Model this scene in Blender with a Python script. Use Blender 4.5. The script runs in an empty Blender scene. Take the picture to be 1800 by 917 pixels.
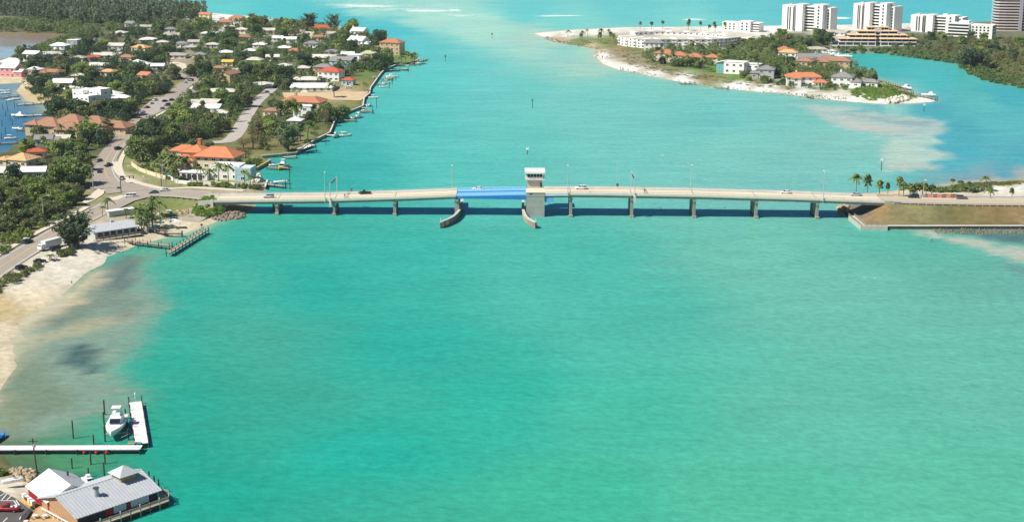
import bpy, bmesh, math, random
import numpy as np
from mathutils import Vector

# ------------------------------------------------------------------ camera, sky, sun, exposure
S = bpy.context.scene
C = S.collection
CAM_H = 140.0
FPX = 2600.0                      # focal length in pixels of an 1800 px wide frame
TILT = math.atan(658.5 / FPX)     # horizon lies above the frame
CT, ST = math.cos(TILT), math.sin(TILT)
cam_d = bpy.data.cameras.new('camera')
cam_d.sensor_width = 36.0
cam_d.lens = 36.0 * FPX / 1800.0
cam_d.clip_start = 1.0
cam_d.clip_end = 60000.0
cam = bpy.data.objects.new('camera', cam_d)
C.objects.link(cam)
cam.location = (0, 0, CAM_H)
cam.rotation_euler = (math.pi / 2 - TILT, 0, 0)
S.camera = cam

LIGHT = Vector((0.78, 0.36, -1.0)).normalized()     # the way sunlight travels
w = bpy.data.worlds.new('World')
S.world = w
w.use_nodes = True
nt = w.node_tree
sky = nt.nodes.new('ShaderNodeTexSky')
sky.sky_type = 'NISHITA'
sky.sun_disc = False
sky.sun_elevation = math.asin(-LIGHT.z)
sky.sun_rotation = math.atan2(-LIGHT.x, -LIGHT.y)
sky.altitude = 0
sky.dust_density = 0.25
sky.ozone_density = 3.5
bg = nt.nodes['Background']
bg.inputs[1].default_value = 0.06
nt.links.new(sky.outputs[0], bg.inputs[0])
sun_d = bpy.data.lights.new('sun', 'SUN')
sun_d.energy = 5.0
sun_d.angle = math.radians(0.53)
sun_d.color = (1.0, 0.96, 0.89)
sun = bpy.data.objects.new('sun', sun_d)
C.objects.link(sun)
sun.location = (-300, 300, 500)
sun.rotation_euler = LIGHT.to_track_quat('-Z', 'Y').to_euler()
S.view_settings.view_transform = 'Standard'
S.view_settings.look = 'None'
S.view_settings.exposure = 0.24
S.view_settings.gamma = 1.0
S.cycles.use_denoising = True
S.cycles.max_bounces = 6
S.cycles.diffuse_bounces = 3
S.cycles.transparent_max_bounces = 4
S.cycles.caustics_reflective = False
S.cycles.caustics_refractive = False

# ------------------------------------------------------------------ helpers
R = math.radians
rnd = random.Random(7)


def P(px, py, z=0.0):
    """World point at height z seen at photograph pixel (px, py)."""
    u, v = (px - 900.0) / FPX, (py - 458.5) / FPX
    dz = -ST - v * CT
    t = (z - CAM_H) / dz
    return Vector((u * t, (CT - v * ST) * t, z))


def proj(x, y, z=0.0):
    dep = y * CT + (CAM_H - z) * ST
    up = y * ST + (z - CAM_H) * CT
    return 900.0 + FPX * x / dep, 458.5 - FPX * up / dep


def scale_at(py):
    return 0.00684 * (py + 200.0)     # pixels per metre on the ground at row py


def lin(h):
    if isinstance(h, str):
        h = h.lstrip('#')
        h = tuple(int(h[i:i + 2], 16) for i in (0, 2, 4))
    return tuple(((c / 255.0) / 12.92 if c / 255.0 <= 0.04045 else ((c / 255.0 + 0.055) / 1.055) ** 2.4) for c in h)


MATS = {}


def mat(name, col, rough=0.75, var=0.18, scale=0.6, bump=0.0, spec=0.35, metal=0.0, stretch=(1, 1, 1), rand=0.0, streak=0.0):
    if name in MATS:
        return MATS[name]
    m = bpy.data.materials.new(name)
    m.use_nodes = True
    t = m.node_tree
    b = t.nodes['Principled BSDF']
    b.inputs['Roughness'].default_value = rough
    b.inputs['Metallic'].default_value = metal
    b.inputs['Specular IOR Level'].default_value = spec
    geo = t.nodes.new('ShaderNodeNewGeometry')
    mp = t.nodes.new('ShaderNodeMapping')
    mp.inputs['Scale'].default_value = stretch
    t.links.new(geo.outputs['Position'], mp.inputs[0])
    n1 = t.nodes.new('ShaderNodeTexNoise')
    n1.inputs['Scale'].default_value = scale
    n1.inputs['Detail'].default_value = 6
    n1.inputs['Roughness'].default_value = 0.65
    t.links.new(mp.outputs[0], n1.inputs['Vector'])
    mr = t.nodes.new('ShaderNodeMapRange')
    mr.inputs['From Min'].default_value = 0.3
    mr.inputs['From Max'].default_value = 0.7
    mr.inputs['To Min'].default_value = 1 - var
    mr.inputs['To Max'].default_value = 1 + var
    t.links.new(n1.outputs[0], mr.inputs[0])
    val = mr.outputs[0]
    if rand:
        oi = t.nodes.new('ShaderNodeObjectInfo')
        r2 = t.nodes.new('ShaderNodeMapRange')
        r2.inputs['To Min'].default_value = 1 - rand
        r2.inputs['To Max'].default_value = 1 + rand
        t.links.new(oi.outputs['Random'], r2.inputs[0])
        mu = t.nodes.new('ShaderNodeMath')
        mu.operation = 'MULTIPLY'
        t.links.new(val, mu.inputs[0])
        t.links.new(r2.outputs[0], mu.inputs[1])
        val = mu.outputs[0]
    mx = t.nodes.new('ShaderNodeVectorMath')
    mx.operation = 'SCALE'
    mx.inputs[0].default_value = lin(col)
    t.links.new(val, mx.inputs['Scale'])
    t.links.new(mx.outputs[0], b.inputs['Base Color'])
    if bump:
        bp = t.nodes.new('ShaderNodeBump')
        bp.inputs['Strength'].default_value = bump
        bp.inputs['Distance'].default_value = 0.3
        t.links.new(n1.outputs[0], bp.inputs['Height'])
        t.links.new(bp.outputs[0], b.inputs['Normal'])
    MATS[name] = m
    return m


def leaf_mat(name, c1, c2, c3):
    m = bpy.data.materials.new(name)
    m.use_nodes = True
    t = m.node_tree
    b = t.nodes['Principled BSDF']
    b.inputs['Roughness'].default_value = 0.6
    b.inputs['Specular IOR Level'].default_value = 0.25
    geo = t.nodes.new('ShaderNodeNewGeometry')
    oi = t.nodes.new('ShaderNodeObjectInfo')
    n1 = t.nodes.new('ShaderNodeTexNoise')
    n1.inputs['Scale'].default_value = 0.35
    n1.inputs['Detail'].default_value = 3
    t.links.new(geo.outputs['Position'], n1.inputs['Vector'])
    a = t.nodes.new('ShaderNodeMath')
    a.operation = 'MULTIPLY_ADD'
    a.inputs[1].default_value = 0.55
    t.links.new(oi.outputs['Random'], a.inputs[0])
    t.links.new(n1.outputs[0], a.inputs[2])
    a2 = t.nodes.new('ShaderNodeMath')
    a2.operation = 'MULTIPLY_ADD'
    a2.inputs[1].default_value = 0.45
    t.links.new(geo.outputs['Random Per Island'], a2.inputs[0])
    t.links.new(a.outputs[0], a2.inputs[2])
    rp = t.nodes.new('ShaderNodeValToRGB')
    e = rp.color_ramp.elements
    e[0].position = 0.45
    e[0].color = (*lin(c1), 1)
    e[1].position = 1.45 if False else 1.0
    e[1].color = (*lin(c2), 1)
    x = e.new(0.78)
    x.color = (*lin(c3), 1)
    mr = t.nodes.new('ShaderNodeMapRange')
    mr.inputs['From Min'].default_value = 0.0
    mr.inputs['From Max'].default_value = 1.5
    t.links.new(a2.outputs[0], mr.inputs[0])
    t.links.new(mr.outputs[0], rp.inputs[0])
    e[0].position = 0.2
    x.position = 0.5
    e[-1].position = 0.85
    t.links.new(rp.outputs[0], b.inputs['Base Color'])
    tr = t.nodes.new('ShaderNodeBsdfTranslucent')
    t.links.new(rp.outputs[0], tr.inputs[0])
    ms = t.nodes.new('ShaderNodeMixShader')
    ms.inputs[0].default_value = 0.28
    t.links.new(b.outputs[0], ms.inputs[1])
    t.links.new(tr.outputs[0], ms.inputs[2])
    t.links.new(ms.outputs[0], t.nodes['Material Output'].inputs[0])
    MATS[name] = m
    return m


class MB:
    """Collects boxes, bars, prisms and tubes into one mesh."""

    def __init__(s):
        s.v, s.f, s.m, s.cur = [], [], [], 0

    def add(s, vs, fs):
        o = len(s.v)
        s.v += [tuple(q) for q in vs]
        s.f += [tuple(i + o for i in q) for q in fs]
        s.m += [s.cur] * len(fs)
        return s

    def box(s, cx, cy, z0, z1, sx, sy, rot=0.0, taper=1.0):
        c, n = math.cos(rot), math.sin(rot)
        vs = []
        for z, k in ((z0, 1.0), (z1, taper)):
            for ax, ay in ((-1, -1), (1, -1), (1, 1), (-1, 1)):
                x, y = ax * sx / 2 * k, ay * sy / 2 * k
                vs.append((cx + x * c - y * n, cy + x * n + y * c, z))
        return s.add(vs, [(3, 2, 1, 0), (4, 5, 6, 7), (0, 1, 5, 4), (1, 2, 6, 5), (2, 3, 7, 6), (3, 0, 4, 7)])

    def prism(s, poly, z0, z1):
        n = len(poly)
        z0s = z0 if hasattr(z0, '__len__') else [z0] * n
        z1s = z1 if hasattr(z1, '__len__') else [z1] * n
        vs = [(p[0], p[1], z0s[i]) for i, p in enumerate(poly)] + [(p[0], p[1], z1s[i]) for i, p in enumerate(poly)]
        fs = [tuple(range(n - 1, -1, -1)), tuple(range(n, 2 * n))]
        fs += [(i, (i + 1) % n, n + (i + 1) % n, n + i) for i in range(n)]
        return s.add(vs, fs)

    def tube(s, pts, rad, n=6, caps=True):
        pts = [Vector(p) for p in pts]
        k = len(pts)
        rr = rad if hasattr(rad, '__len__') else [rad] * k
        vs, fs = [], []
        for i, p in enumerate(pts):
            d = (pts[min(i + 1, k - 1)] - pts[max(i - 1, 0)]).normalized()
            a = Vector((1, 0, 0)) if abs(d.x) < 0.8 else Vector((0, 1, 0))
            u = d.cross(a).normalized()
            q = d.cross(u)
            for j in range(n):
                an = 2 * math.pi * j / n
                vs.append(p + (u * math.cos(an) + q * math.sin(an)) * rr[i])
        for i in range(k - 1):
            for j in range(n):
                fs.append((i * n + j, i * n + (j + 1) % n, (i + 1) * n + (j + 1) % n, (i + 1) * n + j))
        if caps:
            fs += [tuple(range(n - 1, -1, -1)), tuple(range((k - 1) * n, k * n))]
        return s.add(vs, fs)

    def loft(s, rings, caps=True):
        n = len(rings[0])
        vs = [p for r_ in rings for p in r_]
        fs = []
        for i in range(len(rings) - 1):
            for j in range(n):
                fs.append((i * n + j, i * n + (j + 1) % n, (i + 1) * n + (j + 1) % n, (i + 1) * n + j))
        if caps:
            fs += [tuple(range(n - 1, -1, -1)), tuple(range((len(rings) - 1) * n, len(rings) * n))]
        return s.add(vs, fs)

    def mesh(s, name, mats, smooth=False):
        me = bpy.data.meshes.new(name)
        me.from_pydata(s.v, [], s.f)
        for m_ in (mats if isinstance(mats, (list, tuple)) else [mats]):
            me.materials.append(m_)
        if any(s.m):
            me.polygons.foreach_set('material_index', s.m)
        bm = bmesh.new()
        bm.from_mesh(me)
        bmesh.ops.recalc_face_normals(bm, faces=bm.faces)
        bm.to_mesh(me)
        bm.free()
        if smooth:
            me.polygons.foreach_set('use_smooth', [True] * len(me.polygons))
        me.update()
        return me

    def build(s, name, mats, parent=None, smooth=False, loc=None, rotz=0.0):
        return link(name, s.mesh(name, mats, smooth), parent, loc, rotz)


def link(name, me, parent=None, loc=None, rotz=0.0):
    o = bpy.data.objects.new(name, me)
    C.objects.link(o)
    if parent is not None:
        o.parent = parent
    if loc is not None:
        o.location = loc
    if rotz:
        o.rotation_euler = (0, 0, rotz)
    return o


def tag(o, label=None, cat=None, group=None, kind=None):
    if label:
        o['label'] = label
    if cat:
        o['category'] = cat
    if group:
        o['group'] = group
    if kind:
        o['kind'] = kind
    return o


def thing(name, label, cat, loc, rotz=0.0, group=None):
    return tag(link(name, None, None, loc, rotz), label, cat, group)


def np_mesh(name, V, Fq, mats, smooth=False):
    """Mesh from numpy arrays of vertices and quads."""
    V = np.asarray(V, np.float32)
    Fq = np.asarray(Fq, np.int32)
    me = bpy.data.meshes.new(name)
    me.vertices.add(len(V))
    me.vertices.foreach_set('co', V.ravel())
    k = Fq.shape[1]
    me.loops.add(Fq.size)
    me.loops.foreach_set('vertex_index', Fq.ravel())
    me.polygons.add(len(Fq))
    me.polygons.foreach_set('loop_start', np.arange(0, Fq.size, k, dtype=np.int32))
    me.polygons.foreach_set('loop_total', np.full(len(Fq), k, np.int32))
    for m_ in (mats if isinstance(mats, (list, tuple)) else [mats]):
        me.materials.append(m_)
    if smooth:
        me.polygons.foreach_set('use_smooth', np.ones(len(Fq), bool))
    me.update()
    me.validate()
    return me


def poly_sd(poly, X, Y):
    """Signed distance to a polygon, positive inside."""
    d = np.full(X.shape, 1e12)
    ins = np.zeros(X.shape, bool)
    n = len(poly)
    for i in range(n):
        ax, ay = poly[i][0], poly[i][1]
        bx, by = poly[(i + 1) % n][0], poly[(i + 1) % n][1]
        ex, ey = bx - ax, by - ay
        L = ex * ex + ey * ey + 1e-9
        t = np.clip(((X - ax) * ex + (Y - ay) * ey) / L, 0, 1)
        d = np.minimum(d, (X - ax - t * ex) ** 2 + (Y - ay - t * ey) ** 2)
        cnd = ((ay > Y) != (by > Y)) & (X < (bx - ax) * (Y - ay) / (by - ay + 1e-12) + ax)
        ins ^= cnd
    d = np.sqrt(d)
    return np.where(ins, d, -d)


def in_poly(x, y, poly):
    c = False
    n = len(poly)
    for i in range(n):
        ax, ay = poly[i]
        bx, by = poly[(i + 1) % n]
        if (ay > y) != (by > y) and x < (bx - ax) * (y - ay) / (by - ay) + ax:
            c = not c
    return c


def vnoise(X, Y, sc, seed):
    """Smooth value noise in numpy."""
    g = np.random.RandomState(seed).rand(256, 256)
    x, y = X / sc + 1000, Y / sc + 1000
    xi, yi = np.floor(x).astype(int), np.floor(y).astype(int)
    fx, fy = x - xi, y - yi
    fx, fy = fx * fx * (3 - 2 * fx), fy * fy * (3 - 2 * fy)
    q = lambda a, b: g[a % 256, b % 256]
    return (q(xi, yi) * (1 - fx) + q(xi + 1, yi) * fx) * (1 - fy) + (q(xi, yi + 1) * (1 - fx) + q(xi + 1, yi + 1) * fx) * fy


def idw(ctrl, X, Y, power=3.0, ysc=2.2, eps=None):
    num = np.zeros(X.shape + (3,))
    den = np.zeros(X.shape)
    for a, b, col in ctrl:
        wgt = 1.0 / (((X - a) ** 2 + ((Y - b) * ysc) ** 2) + (eps(a, b) if eps else 60.0)) ** (power / 2)
        num += wgt[..., None] * np.array(lin(col))
        den += wgt
    return num / den[..., None]


def color_attr(me, cols):
    at = me.color_attributes.new('tint', 'FLOAT_COLOR', 'POINT')
    a = np.ones((len(cols), 4), np.float32)
    a[:, :3] = cols
    at.data.foreach_set('color', a.ravel())


# ------------------------------------------------------------------ materials
WHITE = mat('white_stucco', '#f3f1ea', 0.8, 0.04, 0.4)
CREAM = mat('cream_stucco', '#e2d3b2', 0.8, 0.07, 0.4)
PINK = mat('pink_stucco', '#e79a9c', 0.8, 0.07, 0.4)
TANW = mat('tan_stucco', '#cdb48a', 0.8, 0.08, 0.4)
GREYW = mat('grey_siding', '#b4b7b6', 0.8, 0.07, 0.4)
AQUA = mat('aqua_siding', '#a9cdd2', 0.8, 0.07, 0.4)
ORANGE_R = mat('orange_tile', '#cb8058', 0.8, 0.22, 1.2, 0.3)
RED_R = mat('red_tile', '#be5c44', 0.8, 0.2, 1.2, 0.3)
TERRA_R = mat('terracotta_tile', '#b97b5c', 0.8, 0.22, 1.2, 0.3)
BROWN_R = mat('brown_tile', '#a47a60', 0.85, 0.22, 1.2, 0.3)
TAN_R = mat('tan_tile', '#cfa878', 0.85, 0.2, 1.2, 0.3)
GREY_R = mat('grey_shingle', '#8d8a88', 0.85, 0.18, 0.9, 0.2)
WHITE_R = mat('white_roofing', '#f1efe8', 0.7, 0.08, 0.3, rand=.06)
WHITE_V = [WHITE_R, mat('cream_roofing', '#e2dccd', .75, .1, .3, rand=.08), mat('bone_roofing', '#cfc9bc', .8, .12, .3, rand=.08), mat('grey_roofing', '#b4ada2', .8, .12, .3, rand=.1), WHITE_R]
PALE_R = mat('pale_gravel_roof', '#c9c3b4', 0.9, 0.12, 0.3)
YELLOW_R = mat('yellow_roof', '#d8b35a', 0.8, 0.12, 0.5)
GREEN_R = mat('pale_green_roof', '#b9bd98', 0.8, 0.1, 0.5)
ORANGE_C = mat('orange_canopy_tile', '#e0bd92', 0.8, 0.12, 0.8, 0.2)
METAL_R = mat('galvanised_roofing', '#b9bcbf', 0.45, 0.06, 0.5, 0.0, 0.5)
GLASS = mat('window_glass', '#1f2a33', 0.12, 0.25, 0.2, 0, 0.6)
AQGLASS = mat('aqua_glass', '#6fb3b0', 0.12, 0.2, 0.5, 0, 0.6)
SHADE = mat('shade_and_dark_parts', '#3a3a3c', 0.9, 0.1)  # dark tone painted for shade in recesses and openings, also used for doors
CONC = mat('concrete', '#b9b5aa', 0.85, 0.14, 0.35, 0.1)
CONC_L = mat('pale_concrete', '#d6d2c5', 0.85, 0.1, 0.3)
CONC_D = mat('weathered_concrete', '#9a9a90', 0.85, 0.2, 0.45, 0.15, stretch=(1, 1, 0.35))
DECKM = mat('tan_bridge_deck', '#d8cab0', 0.85, 0.14, 0.12, 0, 0.2, stretch=(0.35, 3, 1))
ASPH = mat('sun_bleached_asphalt', '#a09689', 0.9, 0.1, 0.25, 0, 0.2)
ASPH_D = mat('dark_asphalt', '#5f5b59', 0.9, 0.12, 0.4, 0, 0.2)
WALK = mat('concrete_sidewalk', '#d4c8b2', 0.85, 0.08, 0.6)
PAINT_W = mat('white_road_paint', '#e8e6de', 0.7, 0.08, 1.5)
PAINT_Y = mat('yellow_road_paint', '#e0b04a', 0.7, 0.1, 1.5)
BLUE = mat('blue_bridge_paint', '#6db3e4', 0.5, 0.08, 0.5)
BLUE_L = mat('pale_blue_bridge_paint', '#b4dcf6', 0.5, 0.08, 0.5)
BLUE_D = mat('dark_blue_tread', '#2a5f90', 0.6, 0.15, 0.5)
WOOD = mat('weathered_wood', '#a79b88', 0.9, 0.2, 1.2, stretch=(2, 2, 0.4))
WOOD_D = mat('dark_piling_wood', '#4a423a', 0.9, 0.25, 1.0)
STEEL = mat('galvanised_steel', '#b9bcbc', 0.45, 0.05, 0.6, 0, 0.5)
STEEL_D = mat('dark_steel', '#4b4d4f', 0.5, 0.1, 0.6)
LAMPG = mat('lamp_lens', '#e6e4da', 0.3, 0.03)
ROCKM = mat('limestone_rock', '#a8977b', 0.9, 0.3, 0.7, 0.4)
ROCKD = mat('dark_rock', '#85796a', 0.9, 0.35, 0.7, 0.4)
RUBBER = mat('tyre_rubber', '#1c1c1d', 0.8, 0.1)
CHROME = mat('wheel_rim', '#a9abad', 0.35, 0.05, 1, 0, 0.5, 0.6)
HULLW = mat('white_gelcoat', '#eeeeea', 0.3, 0.03, 0.5, 0, 0.5)
BARK = mat('grey_brown_bark', '#6b5d4e', 0.9, 0.25, 1.0)
PALMB = mat('palm_bark', '#8d8272', 0.9, 0.2, 1.5)
CARS = {k: mat('car_paint_' + k, c, 0.3, 0.02, 0.5, 0, 0.6) for k, c in dict(
    white='#e8e8e6', silver='#aeb3b8', black='#17181b', dark='#26303f', grey='#5f666d', red='#a81822', blue='#2f4768').items()}
LEAF = [leaf_mat('broadleaf_green', '#394c2c', '#8d9c5f', '#5d7440'),
        leaf_mat('olive_leaf', '#4a5430', '#929662', '#6c7548'),
        leaf_mat('brown_green_leaf', '#575138', '#958a63', '#756e4a'),
        leaf_mat('deep_green_leaf', '#2c3e28', '#6b7f52', '#475d3a'),
        leaf_mat('fresh_green_leaf', '#4a6029', '#a3b062', '#758c42')]
PINEL = leaf_mat('casuarina_needle', '#3a4a35', '#84926b', '#5d6e4c')
PALML = leaf_mat('palm_leaf', '#3a4f27', '#8b9a5a', '#5f753b')
SHRUBL = leaf_mat('shrub_leaf', '#43572a', '#8f9c55', '#68803a')
GRASSY = leaf_mat('bright_leaf', '#436223', '#8ea84c', '#678735')
# ------------------------------------------------------------------ shorelines (traced from the photograph on the water plane)
LEFT_LAND = [(-300, 760), (-60, 730), (0, 690), (32, 645), (24, 600), (42, 560), (78, 540), (112, 520), (150, 482), (182, 464), (192, 450), (222, 440),
             (246, 430), (285, 420), (318, 412), (348, 403), (392, 385), (415, 381), (438, 374), (452, 362), (452, 345), (466, 334), (470, 322),
             (453, 312), (451, 300), (476, 286), (460, 279), (520, 273), (537, 260), (556, 249), (580, 237), (590, 212), (606, 203), (618, 198), (638, 190),
             (640, 176), (650, 167), (651, 158), (669, 133), (676, 125), (696, 117), (727, 112), (737, 107), (733, 98), (706, 86), (669, 70), (647, 58),
             (602, 47), (527, 40), (469, 32), (425, 28), (380, 24), (300, 18), (150, 10), (0, 2), (-250, -8), (-600, 0), (-600, 400), (-500, 760)]
BAY = [(-400, 150), (0, 148), (38, 146), (28, 160), (44, 176), (80, 185), (87, 194), (89, 201), (78, 212), (54, 221), (52, 238), (27, 249), (13, 266), (0, 268), (-400, 275)]
LAGOON = [(-400, 54), (0, 56), (60, 57), (122, 60), (112, 66), (72, 79), (40, 93), (10, 103), (-30, 105), (-400, 108)]
SHOP_LAND = [(-200, 785), (-20, 792), (10, 800), (22, 820), (58, 829), (72, 846), (82, 868), (96, 895), (112, 925), (120, 990), (-200, 990)]
SPIT = [(938, 59), (953, 65), (984, 76), (1018, 81), (1047, 86), (1044, 98), (1060, 113), (1087, 123), (1118, 128), (1153, 136), (1198, 145), (1258, 154),
        (1338, 162), (1375, 164), (1417, 171), (1494, 179), (1550, 183), (1600, 182), (1644, 179), (1644, 174), (1625, 171), (1603, 167), (1594, 157), (1564, 145),
        (1536, 135), (1511, 125), (1483, 116), (1452, 106), (1440, 97), (1461, 92), (1480, 93), (1550, 94), (1605, 100), (1680, 111), (1697, 125), (1717, 136),
        (1744, 145), (1789, 152), (1900, 168), (2300, 230), (2600, 100), (2300, 20), (1950, 33), (1700, 39), (1500, 44), (1300, 46.5), (1100, 48.5), (1000, 53)]
EAST_LAND = [(1478, 372), (1500, 386), (1541, 403), (1800, 403), (2400, 403), (2400, 290), (1950, 303), (1800, 314), (1730, 319), (1672, 323), (1648, 331),
             (1585, 334), (1540, 338), (1500, 345), (1478, 358)]
g0 = lambda pts: [P(a, b, 0.0) for a, b in pts]
W_LAND = [g0(q) for q in (LEFT_LAND, SHOP_LAND, SPIT, EAST_LAND)]
W_HOLE = [g0(q) for q in (BAY, LAGOON)]
SEAWALLS = [  # polylines in pixels where a wall holds the land
    [(466, 334), (470, 322)], [(451, 300), (476, 286)], [(460, 279), (520, 273), (537, 260), (556, 249), (580, 237), (590, 212), (606, 203), (618, 198), (638, 190)],
    [(638, 190), (640, 176), (650, 167), (651, 158), (669, 133), (676, 125), (696, 117), (727, 112), (737, 107)],
    [(1500, 386), (1541, 403), (1800, 403), (1990, 403)]]
W_SEAWALLS = [g0(q) for q in SEAWALLS]


def seg_dist(line, X, Y):
    d = np.full(X.shape, 1e12)
    for i in range(len(line) - 1):
        ax, ay, bx, by = line[i][0], line[i][1], line[i + 1][0], line[i + 1][1]
        ex, ey = bx - ax, by - ay
        t = np.clip(((X - ax) * ex + (Y - ay) * ey) / (ex * ex + ey * ey + 1e-9), 0, 1)
        d = np.minimum(d, (X - ax - t * ex) ** 2 + (Y - ay - t * ey) ** 2)
    return np.sqrt(d)


def land_sd(X, Y):
    d = np.full(X.shape, -1e9)
    for q in W_LAND:
        d = np.maximum(d, poly_sd(q, X, Y))
    for q in W_HOLE:
        d = np.minimum(d, -poly_sd(q, X, Y))
    return d


# bridge line
def y_near(x):
    return 631.3 - 0.0352 * x if x < 161 else 625.6


def y_mid(x):
    return y_near(x) + 7.25


BR_X = [-131, -82, -50, -25, 0, 25, 40, 80, 123, 161]
BR_Z = [4.3, 5.2, 6.4, 7.6, 8.3, 8.7, 8.7, 8.3, 7.4, 6.1]       # underside of the girders


def soffit(x):
    return float(np.interp(x, BR_X, BR_Z))


def deck_z(x):
    if x < -131:
        return float(np.interp(x, [-240, -178, -165, -150, -131], [1.5, 1.56, 2.2, 3.8, 5.6]))
    if x > 161:
        return float(np.interp(x, [161, 200, 260, 420], [7.4, 6.5, 5.8, 5.0]))
    return soffit(x) + 1.3


def PR(px, py):
    """Pixel on the bridge, its ramps or the flat road beyond them."""
    z = 3.0
    for _ in range(12):
        p = P(px, py, z)
        z = deck_z(p.x)
    return P(px, py, z)


RAMP_W = [PR(a, b) for a, b in [(380, 354), (340, 350), (300, 346), (262, 346), (236, 352), (205, 345), (222, 320), (256, 326), (291, 334), (330, 333), (372, 337)]]
RAMP_E = [Vector((161, 625.7, 7.4)), Vector((200, 625.6, 6.5)), Vector((260, 625.6, 5.8)), Vector((430, 625.6, 5)), Vector((430, 640.4, 5)), Vector((260, 640.4, 5.8)), Vector((200, 640.4, 6.5)), Vector((161, 640.2, 7.4))]


def ground_np(X, Y):
    sd = land_sd(X, Y)
    wall = np.full(X.shape, 1e9)
    for q in W_SEAWALLS:
        wall = np.minimum(wall, seg_dist(q, X, Y))
    slope = np.where(wall < 9, 1.2, 0.10)
    z = np.where(sd > 0, np.minimum(1.35, slope * sd + 0.02), np.maximum(-2.0, 0.25 * sd))
    z = z + np.where(sd > 12, (vnoise(X, Y, 9, 3) - 0.5) * 0.25, 0)
    dw = np.maximum(0, -poly_sd(RAMP_W, X, Y))
    zw = np.interp(X, [-240, -178, -165, -150, -131], [1.5, 1.56, 2.2, 3.8, 5.6]) - 0.25 - 0.42 * dw
    zw = np.where(X > -131.5, zw - 0.55 * (X + 131.5) - 0.6, zw)
    z = np.where((sd > -2) & (X < -80) & (Y < 720) & (Y > 600), np.maximum(z, zw), z)
    de = np.maximum(0, -poly_sd(RAMP_E, X, Y))
    ze = np.interp(X, [161, 200, 260, 420], [7.4, 6.5, 5.8, 5.0]) - 0.25 - 0.33 * de
    ze = np.where(X < 161.5, ze - 0.25 * (161.5 - X) - 0.6, ze)
    z = np.where((sd > 1.0) & (X > 120) & (Y < 690) & (Y > 590), np.maximum(z, ze), z)
    return z, sd


GRIDS = []         # finished height fields: (x0, y0, step, heights)


def gz(x, y):
    """Ground height, read back from the finished height fields."""
    for x0, y0, st, Zg in GRIDS:
        fx, fy = (x - x0) / st, (y - y0) / st
        i, j = int(fx), int(fy)
        if 0 <= i < Zg.shape[1] - 1 and 0 <= j < Zg.shape[0] - 1 and fx >= 0 and fy >= 0:
            a, c = fx - i, fy - j
            return float((Zg[j, i] * (1 - a) + Zg[j, i + 1] * a) * (1 - c) + (Zg[j + 1, i] * (1 - a) + Zg[j + 1, i + 1] * a) * c)
    return -2.0


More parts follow.
